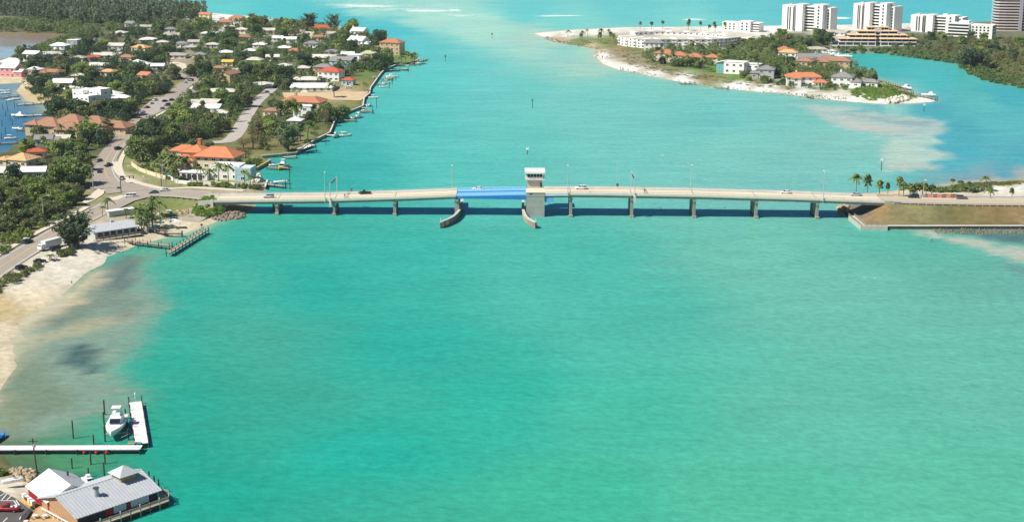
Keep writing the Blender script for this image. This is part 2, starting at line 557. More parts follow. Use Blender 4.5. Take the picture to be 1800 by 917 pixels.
# ------------------------------------------------------------------ water
WATER_CTRL = [
    # open water, sRGB as the thing's own tint
    (300, 520, (40, 172, 152)), (330, 430, (52, 178, 158)), (420, 420, (45, 176, 156)), (700, 450, (62, 186, 168)), (700, 600, (48, 178, 160)), (650, 800, (40, 174, 155)), (1000, 450, (80, 190, 170)),
    (1100, 560, (80, 186, 166)), (1100, 720, (72, 184, 160)), (1500, 500, (112, 194, 172)), (1350, 450, (112, 196, 172)), (1500, 700, (98, 188, 164)), (1700, 850, (92, 188, 160)), (1760, 640, (104, 190, 168)),
    (1000, 880, (66, 182, 152)), (1300, 880, (84, 186, 156)), (400, 850, (34, 168, 148)), (330, 700, (38, 170, 148)), (300, 880, (34, 166, 146)), (330, 780, (34, 166, 146)), (560, 500, (46, 176, 158)), (850, 700, (50, 178, 158)),
    (800, 290, (94, 202, 188)), (700, 220, (92, 202, 192)), (620, 290, (64, 184, 174)), (560, 310, (54, 176, 162)), (640, 230, (70, 186, 180)), (900, 160, (112, 204, 196)), (880, 240, (104, 202, 190)),
    (1100, 250, (118, 204, 190)), (1300, 260, (130, 206, 192)), (1050, 170, (118, 206, 194)), (1250, 200, (112, 202, 194)), (800, 110, (100, 204, 200)), (760, 80, (92, 200, 202)), (740, 150, (92, 204, 196)),
    (850, 55, (172, 224, 208)), (760, 28, (172, 224, 210)), (640, 12, (160, 220, 208)), (600, 32, (72, 190, 200)), (680, 55, (82, 196, 204)), (500, 20, (88, 200, 204)), (400, 8, (100, 206, 204)), (930, 20, (110, 206, 208)),
    (1000, 80, (128, 208, 198)), (1100, 15, (112, 204, 206)), (1300, 12, (104, 200, 206)), (1600, 20, (92, 192, 202)), (1450, 5, (90, 192, 204)), (1000, 40, (128, 212, 206)), (1220, 38, (124, 210, 206)), (1690, 30, (94, 194, 202)),
    (1100, 150, (120, 206, 196)), (1750, 220, (98, 190, 192)), (1550, 115, (74, 186, 186)), (1650, 140, (80, 188, 188)), (1500, 100, (70, 182, 180)), (1720, 180, (98, 194, 192)), (1790, 280, (84, 178, 188)), (1760, 170, (76, 180, 188)),
    (200, 5, (90, 200, 200)), (40, 235, (74, 128, 158)), (20, 180, (100, 146, 168)), (15, 215, (74, 130, 160)), (60, 175, (150, 160, 158)), (-100, 220, (74, 128, 158)), (75, 200, (140, 160, 158)),
    # tidal flat beside the wooded shore
    (60, 64, (146, 124, 86)), (20, 68, (150, 130, 92)), (100, 62, (150, 128, 84)), (30, 78, (142, 140, 116)), (10, 92, (160, 184, 206)), (50, 84, (164, 186, 204)), (-60, 95, (160, 184, 206)), (-60, 65, (148, 128, 92)),
    # cove and shoal water between the bars
    (150, 560, (150, 164, 134)), (100, 640, (140, 156, 128)), (60, 700, (128, 146, 112)), (200, 500, (132, 158, 134)), (225, 560, (140, 178, 146)), (215, 640, (110, 176, 144)), (150, 690, (90, 158, 130)), (100, 740, (100, 148, 116)), (190, 700, (78, 166, 138)),
    (120, 800, (70, 156, 118)), (60, 805, (104, 128, 84)), (170, 750, (70, 164, 132)), (235, 690, (58, 170, 144)), (272, 600, (46, 174, 152)), (270, 520, (60, 178, 154)), (268, 470, (76, 180, 154)), (285, 450, (70, 182, 156)), (255, 650, (54, 172, 148)), (20, 770, (118, 128, 96)),
    (285, 430, (104, 186, 154)), (330, 415, (96, 188, 158)), (365, 398, (84, 188, 160)), (390, 392, (60, 182, 160)), (200, 850, (38, 158, 132)), (110, 840, (60, 116, 96)), (80, 825, (80, 104, 76)), (262, 760, (36, 166, 142)), (290, 560, (42, 174, 154)), (290, 640, (38, 172, 150)), (240, 745, (46, 168, 142)),
    (1560, 170, (120, 196, 192)), (1400, 200, (124, 202, 190)), (1450, 240, (132, 206, 192)), (1500, 250, (138, 206, 192)), (1690, 232, (84, 178, 188)), (1700, 260, (84, 180, 190)), (1680, 290, (90, 182, 190)), (1500, 290, (132, 206, 192)), (1540, 190, (108, 186, 188)), (1650, 195, (84, 178, 186)), (1540, 312, (128, 202, 190)), (1600, 312, (110, 192, 188)),
    (1700, 470, (104, 184, 164)), (1600, 425, (96, 188, 166)), (1640, 450, (104, 190, 168)), (1790, 500, (108, 184, 166)), (1560, 410, (96, 190, 168)), (1740, 480, (110, 184, 164)),
    (1720, 321, (190, 180, 156)), (1780, 316, (196, 184, 160)), (1690, 316, (128, 164, 176)), (1640, 320, (120, 180, 180)), (1560, 326, (112, 196, 186)), (1760, 306, (90, 170, 186)),
    (945, 68, (176, 216, 200)), (1040, 92, (180, 216, 196)), (1070, 122, (176, 214, 194)), (1120, 136, (130, 206, 192)), (1300, 166, (130, 206, 194)), (1460, 182, (140, 202, 190)), (1560, 190, (150, 206, 196))]

xs = np.concatenate([[-40000, -12000, -4000, -2000, -1300], np.arange(-900, 901, 5.0), [1300, 2000, 4000, 12000, 40000]])
ys = [-40000, -8000, -1000, 0, 150, 240]
yy = 280.0
while yy < 2500:
    ys.append(yy)
    yy += 2.5 + max(0, (yy - 450)) * 0.006
ys = np.array(ys + [3000, 4500, 8000, 20000, 60000])
X, Y = np.meshgrid(xs, ys)
nx, ny = len(xs), len(ys)
warp = 1 + np.clip((Y - 600) / 700, 0, 1.2)
wx = X + (vnoise(X, Y, 26, 11) - 0.5) * 12 * warp + (vnoise(X, Y, 9, 12) - 0.5) * 4
wy = Y + (vnoise(X, Y, 30, 13) - 0.5) * 16 * warp + (vnoise(X, Y, 8, 14) - 0.5) * 5
cx_ = np.clip(wx, -800, 800)
cy_ = np.clip(wy, 285, 2300)
dep = cy_ * CT + CAM_H * ST
PXg = 900 + FPX * cx_ / dep
PYg = 458.5 - FPX * (cy_ * ST - CAM_H * CT) / dep
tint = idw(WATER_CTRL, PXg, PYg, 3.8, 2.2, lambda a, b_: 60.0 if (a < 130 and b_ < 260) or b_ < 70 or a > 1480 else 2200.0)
# sandbars, seagrass beds and shoals: soft edged shapes on the bottom
SHOALS = [
    ([(-50, 560), (120, 540), (190, 463), (258, 446), (266, 500), (260, 590), (246, 690), (185, 722), (110, 772), (-50, 785)], (142, 166, 148), 34, .85),
    ([(-50, 560), (40, 540), (110, 520), (150, 480), (188, 466), (172, 492), (125, 545), (75, 590), (62, 620), (40, 662), (0, 706), (-50, 735)], (212, 198, 166), 14, .95),
    ([(110, 545), (170, 492), (215, 452), (252, 455), (235, 490), (218, 530), (165, 556), (95, 588), (80, 572)], (124, 142, 122), 14, .8),
    ([(40, 606), (120, 582), (190, 556), (220, 546), (228, 556), (200, 576), (130, 604), (60, 628)], (180, 178, 144), 12, .75),
    ([(135, 622), (165, 612), (206, 628), (200, 643), (160, 641)], (70, 102, 98), 9, .85),
    ([(165, 468), (215, 450), (236, 470), (222, 508), (182, 506)], (100, 122, 112), 12, .7),
    ([(178, 546), (215, 532), (226, 560), (190, 573)], (114, 136, 120), 9, .6),
    ([(20, 650), (80, 612), (132, 642), (132, 704), (60, 772), (0, 778), (0, 722)], (122, 142, 112), 18, .65),
    ([(0, 724), (40, 700), (62, 740), (20, 772), (0, 764)], (154, 158, 120), 12, .5),
    ([(90, 802), (160, 802), (190, 818), (140, 834), (90, 830)], (84, 164, 112), 12, .5),
    ([(1385, 181), (1440, 185), (1500, 195), (1560, 200), (1620, 206), (1664, 221), (1674, 230), (1650, 241), (1600, 244), (1540, 240), (1500, 231), (1450, 213), (1410, 196)], (184, 206, 196), 8, .92),
    ([(1470, 205), (1540, 217), (1600, 226), (1650, 233), (1600, 240), (1540, 230), (1490, 216)], (204, 208, 194), 6, .7),
    ([(1500, 201), (1570, 205), (1630, 214), (1648, 222), (1560, 213)], (128, 148, 152), 4, .5),
    ([(1535, 246), (1640, 242), (1650, 262), (1646, 284), (1662, 295), (1600, 302), (1558, 300), (1545, 275)], (190, 218, 202), 13, .95),
    ([(1565, 288), (1660, 291), (1660, 298), (1600, 302), (1570, 298)], (192, 200, 182), 6, .6),
    ([(1655, 407), (1800, 407), (1990, 407), (1990, 470), (1800, 436), (1720, 419)], (92, 120, 120), 5, .85),
    ([(1622, 409), (1660, 412), (1720, 424), (1800, 441), (1990, 472), (1990, 492), (1800, 464), (1740, 449), (1680, 429)], (194, 202, 184), 7, .85),
    ([(1720, 452), (1800, 472), (1990, 510), (1990, 530), (1800, 488), (1760, 472)], (112, 142, 142), 8, .5)]
ed = (vnoise(PXg, PYg * 3, 16, 41) - .5) * 18 + (vnoise(PXg, PYg * 3, 6, 42) - .5) * 8
for pl, colr, soft, op in SHOALS:
    sdp = poly_sd([(a, b_ * 2.0) for a, b_ in pl], PXg, PYg * 2.0) + ed * min(1.0, soft / 10)
    al = np.clip(.5 + sdp / (2 * soft), 0, 1)
    al = (al * al * (3 - 2 * al) * op * (.75 + .5 * vnoise(PXg, PYg * 4, 14, 43)))
    al = np.clip(al, 0, 1)[..., None]
    tint = tint * (1 - al) + np.array(lin(colr)) * al
sdw = land_sd(np.clip(X, -1000, 1000), np.clip(Y, 250, 2400))
# shallows pale out over sand right at the beaches
shal = np.clip(1 + sdw / 9.0, 0, 1)[..., None] * np.array(lin((206, 204, 172)))
beachy = np.zeros(X.shape)
for a, b, r_ in ((60, 560, 130), (320, 405, 60), (1000, 70, 120), (1100, 125, 110), (1350, 165, 160), (1560, 182, 90), (470, 33, 90), (60, 175, 40), (1700, 330, 80)):
    beachy = np.maximum(beachy, np.clip(1.4 - np.hypot(PXg - a, (PYg - b) * 2) / r_, 0, 1))
k = (np.clip(1 + sdw / 7.0, 0, 1) * beachy * 0.75)[..., None]
tint = tint * (1 - k) + np.array(lin((206, 206, 176))) * k
# breakers on the outer bars: density of foam
foam = np.zeros(X.shape)
for a, b, ra, rb, s_ in ((640, 10, 110, 7, .62), (745, 21, 70, 4, .68), (700, 17, 130, 5, .5), (860, 30, 90, 6, .42), (800, 20, 30, 2.5, .7), (820, 26, 60, 4, .55), (1000, 27.5, 65, 2.6, .85), (980, 28, 60, 3, .72), (1210, 34, 30, 3, .68),
                        (200, 3, 40, 3, .7), (1205, 493, 30, 4, .42), (1330, 468, 55, 14, .34), (1545, 492, 65, 12, .36), (1200, 282, 90, 24, .34), (626, 445, 9, 4, .46), (404, 888, 14, 5, .42), (620, 760, 14, 50, .3), (1020, 860, 300, 60, .16), (700, 560, 260, 60, .16), (1640, 44, 80, 1.6, .8), (1475, 32, 40, 1.2, .8), (1600, 36, 60, 1.2, .5),
                        (960, 62, 30, 4, .55), (560, 12, 70, 5, .4), (880, 36, 60, 4, .4), (1290, 37, 30, 2, .4)):
    foam = np.maximum(foam, s_ * np.exp(-(((PXg - a) / ra) ** 2 + ((PYg - b) / rb) ** 2)))
beach_edge = np.clip(1 - np.abs(sdw + 2.5) / 3.0, 0, 1) * (((PYg < 70) & (PXg > 360) & (PXg < 620)) | ((PXg > 935) & (PYg < 66))) * 0.55
foam = np.maximum(foam, beach_edge)
idx = np.arange(nx * ny).reshape(ny, nx)
quads = np.stack([idx[:-1, :-1], idx[:-1, 1:], idx[1:, 1:], idx[1:, :-1]], -1).reshape(-1, 4)
Vw = np.stack([X, Y, np.zeros_like(X)], -1).reshape(-1, 3)

wm = bpy.data.materials.new('turquoise_water')
wm.use_nodes = True
t = wm.node_tree
b = t.nodes['Principled BSDF']
N = t.nodes.new
Lk = t.links.new
geo = N('ShaderNodeNewGeometry')
att = N('ShaderNodeAttribute')
att.attribute_name = 'tint'
fat = N('ShaderNodeAttribute')
fat.attribute_name = 'foam'


def noise_at(scale, mscale, detail=4, rough=0.55, rot=0.0, dist=0.0):
    mp = N('ShaderNodeMapping')
    mp.inputs['Scale'].default_value = mscale
    mp.inputs['Rotation'].default_value = (0, 0, rot)
    Lk(geo.outputs['Position'], mp.inputs[0])
    n_ = N('ShaderNodeTexNoise')
    n_.inputs['Scale'].default_value = scale
    n_.inputs['Detail'].default_value = detail
    n_.inputs['Roughness'].default_value = rough
    n_.inputs['Distortion'].default_value = dist
    Lk(mp.outputs[0], n_.inputs['Vector'])
    return n_.outputs[0]


def mrange(v, a, b_, c, d, smooth=False):
    m_ = N('ShaderNodeMapRange')
    if smooth:
        m_.interpolation_type = 'SMOOTHSTEP'
    for i, q in ((1, a), (2, b_), (3, c), (4, d)):
        m_.inputs[i].default_value = q
    Lk(v, m_.inputs[0])
    return m_.outputs[0]


def mathn(op, a, b_):
    m_ = N('ShaderNodeMath')
    m_.operation = op
    for i, q in ((0, a), (1, b_)):
        if isinstance(q, (int, float)):
            m_.inputs[i].default_value = q
        else:
            Lk(q, m_.inputs[i])
    return m_.outputs[0]


wave = noise_at(0.40, (0.75, 0.95, 1), 5, 0.62, R(8), 0.3)
swell = noise_at(0.07, (0.6, 1.3, 1), 3, 0.5, R(-8))
patch = noise_at(0.012, (0.8, 1.6, 1), 4, 0.55, 0, 0.6)
chop = noise_at(1.0, (0.45, 1.3, 1), 3, 0.6, R(10))
v1 = mrange(patch, 0.3, 0.7, 0.95, 1.05)
v2 = mrange(wave, 0.3, 0.7, 0.88, 1.13)
v3 = mrange(swell, 0.3, 0.7, 0.95, 1.05)
vv = mathn('MULTIPLY', mathn('MULTIPLY', v1, v2), v3)
sc_ = N('ShaderNodeVectorMath')
sc_.operation = 'SCALE'
Lk(att.outputs['Color'], sc_.inputs[0])
Lk(vv, sc_.inputs['Scale'])
fo1 = noise_at(0.13, (0.2, 2.4, 1), 8, 0.75, R(4), 0.5)
flecks = noise_at(0.30, (0.55, 0.9, 1), 6, 0.72, 0, 0.2)
fm = mrange(mathn('ADD', fo1, mathn('MULTIPLY', fat.outputs['Fac'], 0.70)), 0.82, 1.0, 0, 1, True)
fk = mrange(mathn('ADD', flecks, mathn('MULTIPLY', fat.outputs['Fac'], 0.42)), 0.735, 0.80, 0, 0.85, True)
ff = mathn('MAXIMUM', fm, fk)
mixc = N('ShaderNodeMix')
mixc.data_type = 'RGBA'
Lk(ff, mixc.inputs['Factor'])
Lk(sc_.outputs[0], mixc.inputs[6])
mixc.inputs[7].default_value = (0.82, 0.84, 0.82, 1)
hgt = mathn('ADD', mathn('ADD', mathn('MULTIPLY', wave, 1.0), mathn('MULTIPLY', swell, 1.4)), mathn('MULTIPLY', chop, 0.25))
bp = N('ShaderNodeBump')
bp.inputs['Strength'].default_value = 0.55
bp.inputs['Distance'].default_value = 0.55
Lk(hgt, bp.inputs['Height'])
dif = N('ShaderNodeBsdfDiffuse')
Lk(mixc.outputs[2], dif.inputs['Color'])
Lk(bp.outputs[0], dif.inputs['Normal'])
gls = N('ShaderNodeBsdfGlossy')
gls.inputs['Color'].default_value = (0.10, 0.42, 1.0, 1)
gls.inputs['Roughness'].default_value = 0.22
Lk(bp.outputs[0], gls.inputs['Normal'])
fr = N('ShaderNodeFresnel')
fr.inputs['IOR'].default_value = 1.33
Lk(bp.outputs[0], fr.inputs['Normal'])
mxs = N('ShaderNodeMixShader')
Lk(mathn('MULTIPLY', mathn('MULTIPLY', fr.outputs[0], mathn('SUBTRACT', 1.0, ff)), 0.68), mxs.inputs[0])
Lk(dif.outputs[0], mxs.inputs[1])
Lk(gls.outputs[0], mxs.inputs[2])
Lk(mxs.outputs[0], t.nodes['Material Output'].inputs[0])
t.nodes.remove(b)
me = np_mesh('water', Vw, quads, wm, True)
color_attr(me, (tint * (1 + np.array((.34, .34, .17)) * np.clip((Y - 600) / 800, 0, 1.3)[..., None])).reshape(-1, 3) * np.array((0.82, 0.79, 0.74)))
fa = me.attributes.new('foam', 'FLOAT', 'POINT')
fa.data.foreach_set('value', foam.astype(np.float32).ravel())
tag(link('water', me), 'turquoise tidal pass and open gulf water', None, None, 'structure')

# ------------------------------------------------------------------ ground
SAND, DRY, OLIVE = (222, 208, 178), (246, 241, 230), (84, 94, 58)
LAND_CTRL = [(x_, y_, OLIVE) for x_, y_ in ((80, 110), (150, 150), (250, 120), (350, 100), (450, 100), (500, 150), (420, 150), (300, 220), (130, 270), (400, 220), (60, 340), (40, 420), (100, 60), (250, 40), (550, 90), (230, 150), (20, 320),
                                            (200, 110), (180, 240), (350, 270), (480, 215), (540, 215), (310, 60), (90, 240), (40, 290), (100, 360), (1400, 75), (1500, 72), (1600, 75), (1700, 85), (1350, 120), (1280, 105), (1450, 118), (1640, 95), (1900, 120))]
LAND_CTRL += [(0, 600, SAND), (60, 515, (228, 214, 184)), (110, 478, (230, 222, 204)), (30, 500, (226, 218, 200)), (150, 452, (228, 220, 200)), (250, 428, (232, 216, 184)), (320, 402, (234, 220, 188)), (370, 388, (228, 214, 182)),
              (0, 495, (170, 160, 124)), (90, 462, (222, 214, 196)), (0, 540, (200, 178, 132)), (70, 545, (216, 200, 164)), (-60, 620, SAND), (130, 432, (206, 200, 184)), (200, 392, (186, 176, 150)), (240, 400, (206, 196, 170)), (290, 400, (214, 204, 176)), (220, 420, (220, 208, 180)),
              (310, 368, (122, 130, 76)), (280, 362, (112, 126, 70)), (330, 374, (132, 132, 84)), (250, 375, (100, 116, 62)), (360, 366, (150, 144, 122)), (400, 322, (136, 142, 86)), (340, 322, (150, 146, 100)), (440, 345, (176, 166, 136)), (400, 335, (186, 174, 146)), (460, 330, (186, 176, 150)),
              (250, 305, (124, 136, 76)), (230, 300, (150, 150, 100)), (215, 320, (190, 178, 150)), (150, 355, (150, 146, 104)), (60, 410, (136, 132, 92)), (20, 440, (150, 146, 108)),
              (640, 150, (150, 144, 96)), (625, 140, (112, 126, 70)), (650, 135, (112, 130, 70)), (605, 165, (200, 178, 142)), (700, 108, (110, 134, 72)), (720, 108, (120, 140, 78)), (625, 185, (132, 134, 80)), (560, 245, (122, 126, 78)), (535, 255, (140, 138, 90)), (450, 265, (128, 122, 78)), (500, 268, (120, 118, 74)),
              (412, 215, (144, 142, 84)), (415, 235, (140, 132, 84)), (470, 295, (122, 134, 74)), (455, 285, (150, 146, 96)), (340, 100, (170, 158, 132)), (310, 105, (180, 168, 142)), (270, 160, (136, 132, 84)), (580, 150, (130, 126, 84)),
              (380, 25, DRY), (430, 29, DRY), (470, 33, DRY), (520, 40, DRY), (560, 45, (226, 214, 190)), (600, 49, (214, 202, 176)), (640, 62, (130, 126, 84)), (30, 148, (222, 206, 170)), (35, 165, (206, 186, 146)), (70, 183, (206, 186, 140)), (80, 205, (196, 180, 140)),
              (960, 60, DRY), (1000, 64, DRY), (1040, 58, DRY), (1080, 52, DRY), (1150, 50, DRY), (1250, 49, DRY), (1350, 50, DRY), (1470, 48, DRY), (1560, 47, DRY), (1060, 100, DRY), (1075, 115, DRY), (1100, 121, DRY), (1150, 131, DRY), (1200, 140, DRY), (1300, 154, DRY), (1350, 160, DRY), (1400, 164, DRY), (1470, 172, DRY), (1550, 180, DRY), (1630, 177, DRY), (1500, 174, DRY), (980, 71, (180, 164, 130)), (1040, 82, (196, 180, 146)),
              (1010, 73, (116, 134, 68)), (1030, 77, (112, 134, 66)), (1060, 74, (118, 136, 66)), (1080, 80, (124, 130, 70)), (1110, 86, (126, 122, 76)), (1090, 88, (156, 136, 102)), (1125, 88, (120, 128, 66)), (1085, 100, (150, 134, 96)), (1110, 112, (140, 126, 88)), (1150, 122, (140, 126, 86)), (1180, 128, (136, 128, 80)), (1190, 118, (92, 124, 54)), (1220, 122, (96, 132, 56)), (1250, 126, (100, 136, 58)), (1290, 138, (106, 136, 60)), (1330, 146, (134, 126, 80)), (1240, 138, (142, 126, 84)), (1160, 110, (90, 112, 54)), (1390, 153, (120, 122, 72)), (1450, 156, (120, 126, 72)),
              (1190, 64, (222, 214, 198)), (1240, 70, (214, 206, 190)), (1140, 66, (200, 196, 180)), (1500, 162, (112, 140, 62)), (1540, 165, (110, 140, 60)), (1480, 168, (226, 216, 192)), (1580, 165, (120, 130, 66)), (1470, 58, (214, 206, 190)), (1760, 105, (112, 112, 72)), (1780, 120, (112, 112, 70)), (1720, 130, (108, 114, 68)),
              (1600, 336, (216, 200, 168)), (1570, 337, (210, 190, 156)), (1750, 338, (240, 234, 222)), (1790, 335, (240, 234, 222)), (1680, 330, (150, 146, 96)), (1720, 328, (146, 142, 92)), (1780, 324, (150, 146, 100)), (1700, 338, (226, 218, 200)), (1650, 338, (214, 204, 180)),
              (1570, 380, (116, 114, 74)), (1620, 375, (124, 116, 78)), (1660, 385, (106, 106, 68)), (1720, 378, (146, 118, 76)), (1790, 380, (138, 114, 74)), (1690, 388, (118, 112, 70)), (1760, 388, (128, 112, 72)), (1600, 390, (138, 132, 92)), (1540, 385, (150, 124, 84)), (1500, 380, (120, 116, 110)),
              (0, 850, (226, 216, 196)), (30, 845, (224, 214, 194)), (10, 815, (96, 100, 60)), (45, 832, (160, 140, 106)), (80, 905, (196, 168, 124)), (60, 880, (190, 176, 148)), (0, 960, (196, 186, 166)), (100, 940, (196, 168, 124))]


def grid_land(x0, x1, y0, y1, step):
    gx, gy = np.arange(x0, x1 + step, step), np.arange(y0, y1 + step, step)
    X, Y = np.meshgrid(gx, gy)
    Z, sd = ground_np(X, Y)
    GRIDS.append((gx[0], gy[0], step, Z))
    dep = Y * CT + CAM_H * ST
    wx = X + (vnoise(X, Y, 12, 21) - 0.5) * 10
    wy = Y + (vnoise(X, Y, 14, 22) - 0.5) * 16
    dep = wy * CT + CAM_H * ST
    px, py = 900 + FPX * wx / dep, 458.5 - FPX * (wy * ST - CAM_H * CT) / dep
    col = idw(LAND_CTRL, px, py, 3.2)
    wet = np.clip(1 - sd / 5.0, 0, 1)[..., None] * 0.2
    col = col * (1 - wet) + col * np.array((0.62, 0.58, 0.5)) * wet
    keep = (sd[:-1, :-1] > -9) | (sd[1:, 1:] > -9) | (sd[1:, :-1] > -9) | (sd[:-1, 1:] > -9)
    idx = np.arange(X.size).reshape(X.shape)
    q = np.stack([idx[:-1, :-1], idx[:-1, 1:], idx[1:, 1:], idx[1:, :-1]], -1)[keep]
    V = np.stack([X, Y, Z], -1).reshape(-1, 3)
    used = np.unique(q)
    remap = np.full(len(V), -1)
    remap[used] = np.arange(len(used))
    return V[used], remap[q], col.reshape(-1, 3)[used]


gm = bpy.data.materials.new('sand_and_scrub_ground')
gm.use_nodes = True
t = gm.node_tree
N, Lk = t.nodes.new, t.links.new
b = t.nodes['Principled BSDF']
geo = N('ShaderNodeNewGeometry')
att = N('ShaderNodeAttribute')
att.attribute_name = 'tint'
n1 = noise_at(0.32, (1, 1, 1), 8, 0.75)
n2 = noise_at(0.07, (1, 1, 1), 5, 0.65)
vv = mathn('MULTIPLY', mrange(n1, 0.4, 0.6, 0.82, 1.14), mrange(n2, 0.3, 0.7, 0.84, 1.16))
sc_ = N('ShaderNodeVectorMath')
sc_.operation = 'SCALE'
Lk(att.outputs['Color'], sc_.inputs[0])
Lk(vv, sc_.inputs['Scale'])
Lk(sc_.outputs[0], b.inputs['Base Color'])
b.inputs['Roughness'].default_value = 0.95
b.inputs['Specular IOR Level'].default_value = 0.1
for nm, lb, args in (('ground', 'wooded barrier island ground with sandy shores', (-1000, -40, 385, 2330, 3.5)), ('ground', 'sand and gravel beside the waterfront shop', (-190, -80, 255, 372, 1.5)),
                     ('ground', 'sandy spit with lawns and beach', (0, 1100, 800, 1640, 3.5)), ('ground', 'grassy embankment and sand beside the bridge', (120, 520, 596, 740, 1.6))):
    V, q, col = grid_land(*args)
    me = np_mesh(nm, V, q, gm, True)
    color_attr(me, col * 0.84)
    tag(link(nm, me), lb, None, None, 'structure')


# ------------------------------------------------------------------ roads, walks, markings
def sheet(name, pts, m_, lift, label, zf=None, kind='structure'):
    """Flat polygon (pixel outline) laid on the ground."""
    bm = bmesh.new()
    vs = []
    for a, b_ in pts:
        p = zf(a, b_) if zf else P(a, b_, 1.35)
        vs.append(bm.verts.new((p.x, p.y, p.z + lift)))
    f = bm.faces.new(vs)
    bmesh.ops.triangulate(bm, faces=[f])
    bmesh.ops.recalc_face_normals(bm, faces=bm.faces)
    me = bpy.data.meshes.new(name)
    bm.to_mesh(me)
    bm.free()
    if me.polygons[0].normal.z < 0:
        me.flip_normals()
    me.materials.append(m_)
    return tag(link(name, me), label, None, None, kind)


def strip(name, path, width, m_, lift, label=None, thick=0.0, parent=None, kind='structure', zadd=0.0):
    """Ribbon of constant width along world points."""
    pts = [Vector(p) for p in path]
    L, Rr = [], []
    for i, p in enumerate(pts):
        d = pts[min(i + 1, len(pts) - 1)] - pts[max(i - 1, 0)]
        d.z = 0
        d.normalize()
        n_ = Vector((-d.y, d.x, 0))
        w_ = width[i] if hasattr(width, '__len__') else width
        L.append(p + n_ * w_ / 2 + Vector((0, 0, lift)))
        Rr.append(p - n_ * w_ / 2 + Vector((0, 0, lift)))
    mb = MB()
    n = len(pts)
    if thick:
        vs = L + Rr + [q - Vector((0, 0, thick)) for q in L] + [q - Vector((0, 0, thick)) for q in Rr]
        fs = []
        for i in range(n - 1):
            fs += [(i, n + i, n + i + 1, i + 1), (2 * n + i, 2 * n + i + 1, 3 * n + i + 1, 3 * n + i), (i, i + 1, 2 * n + i + 1, 2 * n + i), (n + i, 3 * n + i, 3 * n + i + 1, n + i + 1)]
        fs += [(0, 2 * n, 3 * n, n), (n - 1, 2 * n - 1, 4 * n - 1, 3 * n - 1)]
        mb.add(vs, fs)
    else:
        mb.add(L + Rr, [(n + i, n + i + 1, i + 1, i) for i in range(n - 1)])
    o = mb.build(name, m_, parent)
    if parent is None:
        tag(o, label, None, None, kind)
    return o


def smooth_path(pts, n=5):
    pts = [Vector(p) for p in pts]
    out = []
    for i in range(len(pts) - 1):
        p0, p1, p2, p3 = pts[max(i - 1, 0)], pts[i], pts[i + 1], pts[min(i + 2, len(pts) - 1)]
        for j in range(n):
            s_ = j / n
            out.append(0.5 * ((2 * p1) + (p2 - p0) * s_ + (2 * p0 - 5 * p1 + 4 * p2 - p3) * s_ * s_ + (3 * p1 - p0 - 3 * p2 + p3) * s_ ** 3))
    return out + [pts[-1]]


def offset_path(path, d):
    out = []
    for i, p in enumerate(path):
        e = path[min(i + 1, len(path) - 1)] - path[max(i - 1, 0)]
        e.z = 0
        e.normalize()
        out.append(p + Vector((-e.y, e.x, 0)) * d)
    return out


GZ = 1.55          # height of the flat streets
ROAD_PX = []       # pixel outlines kept clear of trees


def keep_clear(path, w_):
    a, b_ = offset_path(path, w_ / 2), offset_path(path, -w_ / 2)
    ROAD_PX.append([proj(*p) for p in a] + [proj(*p) for p in reversed(b_)])


# shore road that comes in along the beach
shore = smooth_path([P(a, b_, GZ) for a, b_ in ((-90, 535), (0, 470), (60, 432), (100, 409), (150, 383), (185, 364), (214, 345))])
strip('road', shore, 11.5, ASPH, 0.0, 'bleached asphalt shore road along the beach')
strip('centre_line', offset_path(shore, 0.15), 0.28, PAINT_Y, 0.006, 'yellow centre line of the shore road')
strip('edge_line', offset_path(shore, 4.6), 0.22, PAINT_W, 0.006, 'white edge line along the wooded side of the shore road')
strip('edge_line', offset_path(shore, -4.6), 0.22, PAINT_W, 0.006, 'white edge line along the beach side of the shore road')
strip('sidewalk', offset_path(shore, 8.2)[:-5], 2.6, WALK, 0.14, 'pale sidewalk between the wood and the shore road', 0.2)
keep_clear(shore, 22)
# street winding up the island
wind = smooth_path([P(a, b_, GZ) for a, b_ in ((216, 338), (190, 312), (184, 290), (194, 268), (210, 250), (228, 226), (250, 206), (283, 188), (303, 168), (322, 151), (336, 143), (336, 136), (318, 131.5), (292, 129.5), (262, 128))])
strip('road', wind, [14.0 if i < 12 else 10.5 for i in range(len(wind))], ASPH, 0.004, 'asphalt street winding up through the wooded neighbourhood')
strip('centre_line', offset_path(wind, 0.0)[4:40], 0.3, PAINT_Y, 0.012, 'yellow centre line of the winding street')
strip('edge_line', offset_path(wind, -3.6)[2:24], 0.22, PAINT_W, 0.012, 'white lane line curving round the street corner')
strip('sidewalk', offset_path(wind, -7.6)[3:60], 2.4, WALK, 0.14, 'pale sidewalk curving along the winding street', 0.2)
keep_clear(wind, 12)
sheet('intersection', [(205, 352), (216, 340), (196, 330), (170, 333), (156, 330), (160, 318), (180, 316), (222, 320), (240, 324), (256, 330), (262, 346), (236, 353), (205, 368), (190, 372), (186, 362)], ASPH, 0.03, 'asphalt junction where the shore road meets the bridge approach', PR)
ramp = sheet('approach_road', [(380, 354), (360, 352.2), (340, 350), (320, 347.8), (300, 346), (281, 345.4), (262, 346), (240, 345), (240, 324), (256, 326), (273, 330.4), (291, 334), (310, 333.6), (330, 333.3), (351, 335), (372, 337)], ASPH, 0.02, 'asphalt approach ramp rising to the bridge', PR)
for pts, lb in (([(381, 352.5), (340, 348), (300, 344), (262, 343.5)], 'white edge line on the near side of the bridge approach'), ([(374, 338.5), (330, 335), (291, 335.6), (262, 330)], 'white edge line on the far side of the bridge approach'), ([(377, 345.4), (335, 341.4), (296, 339.8), (262, 337)], 'yellow centre line of the bridge approach')):
    strip('road_marking', smooth_path([PR(*q) for q in pts]), 0.3, PAINT_Y if 'yellow' in lb else PAINT_W, 0.05, lb)
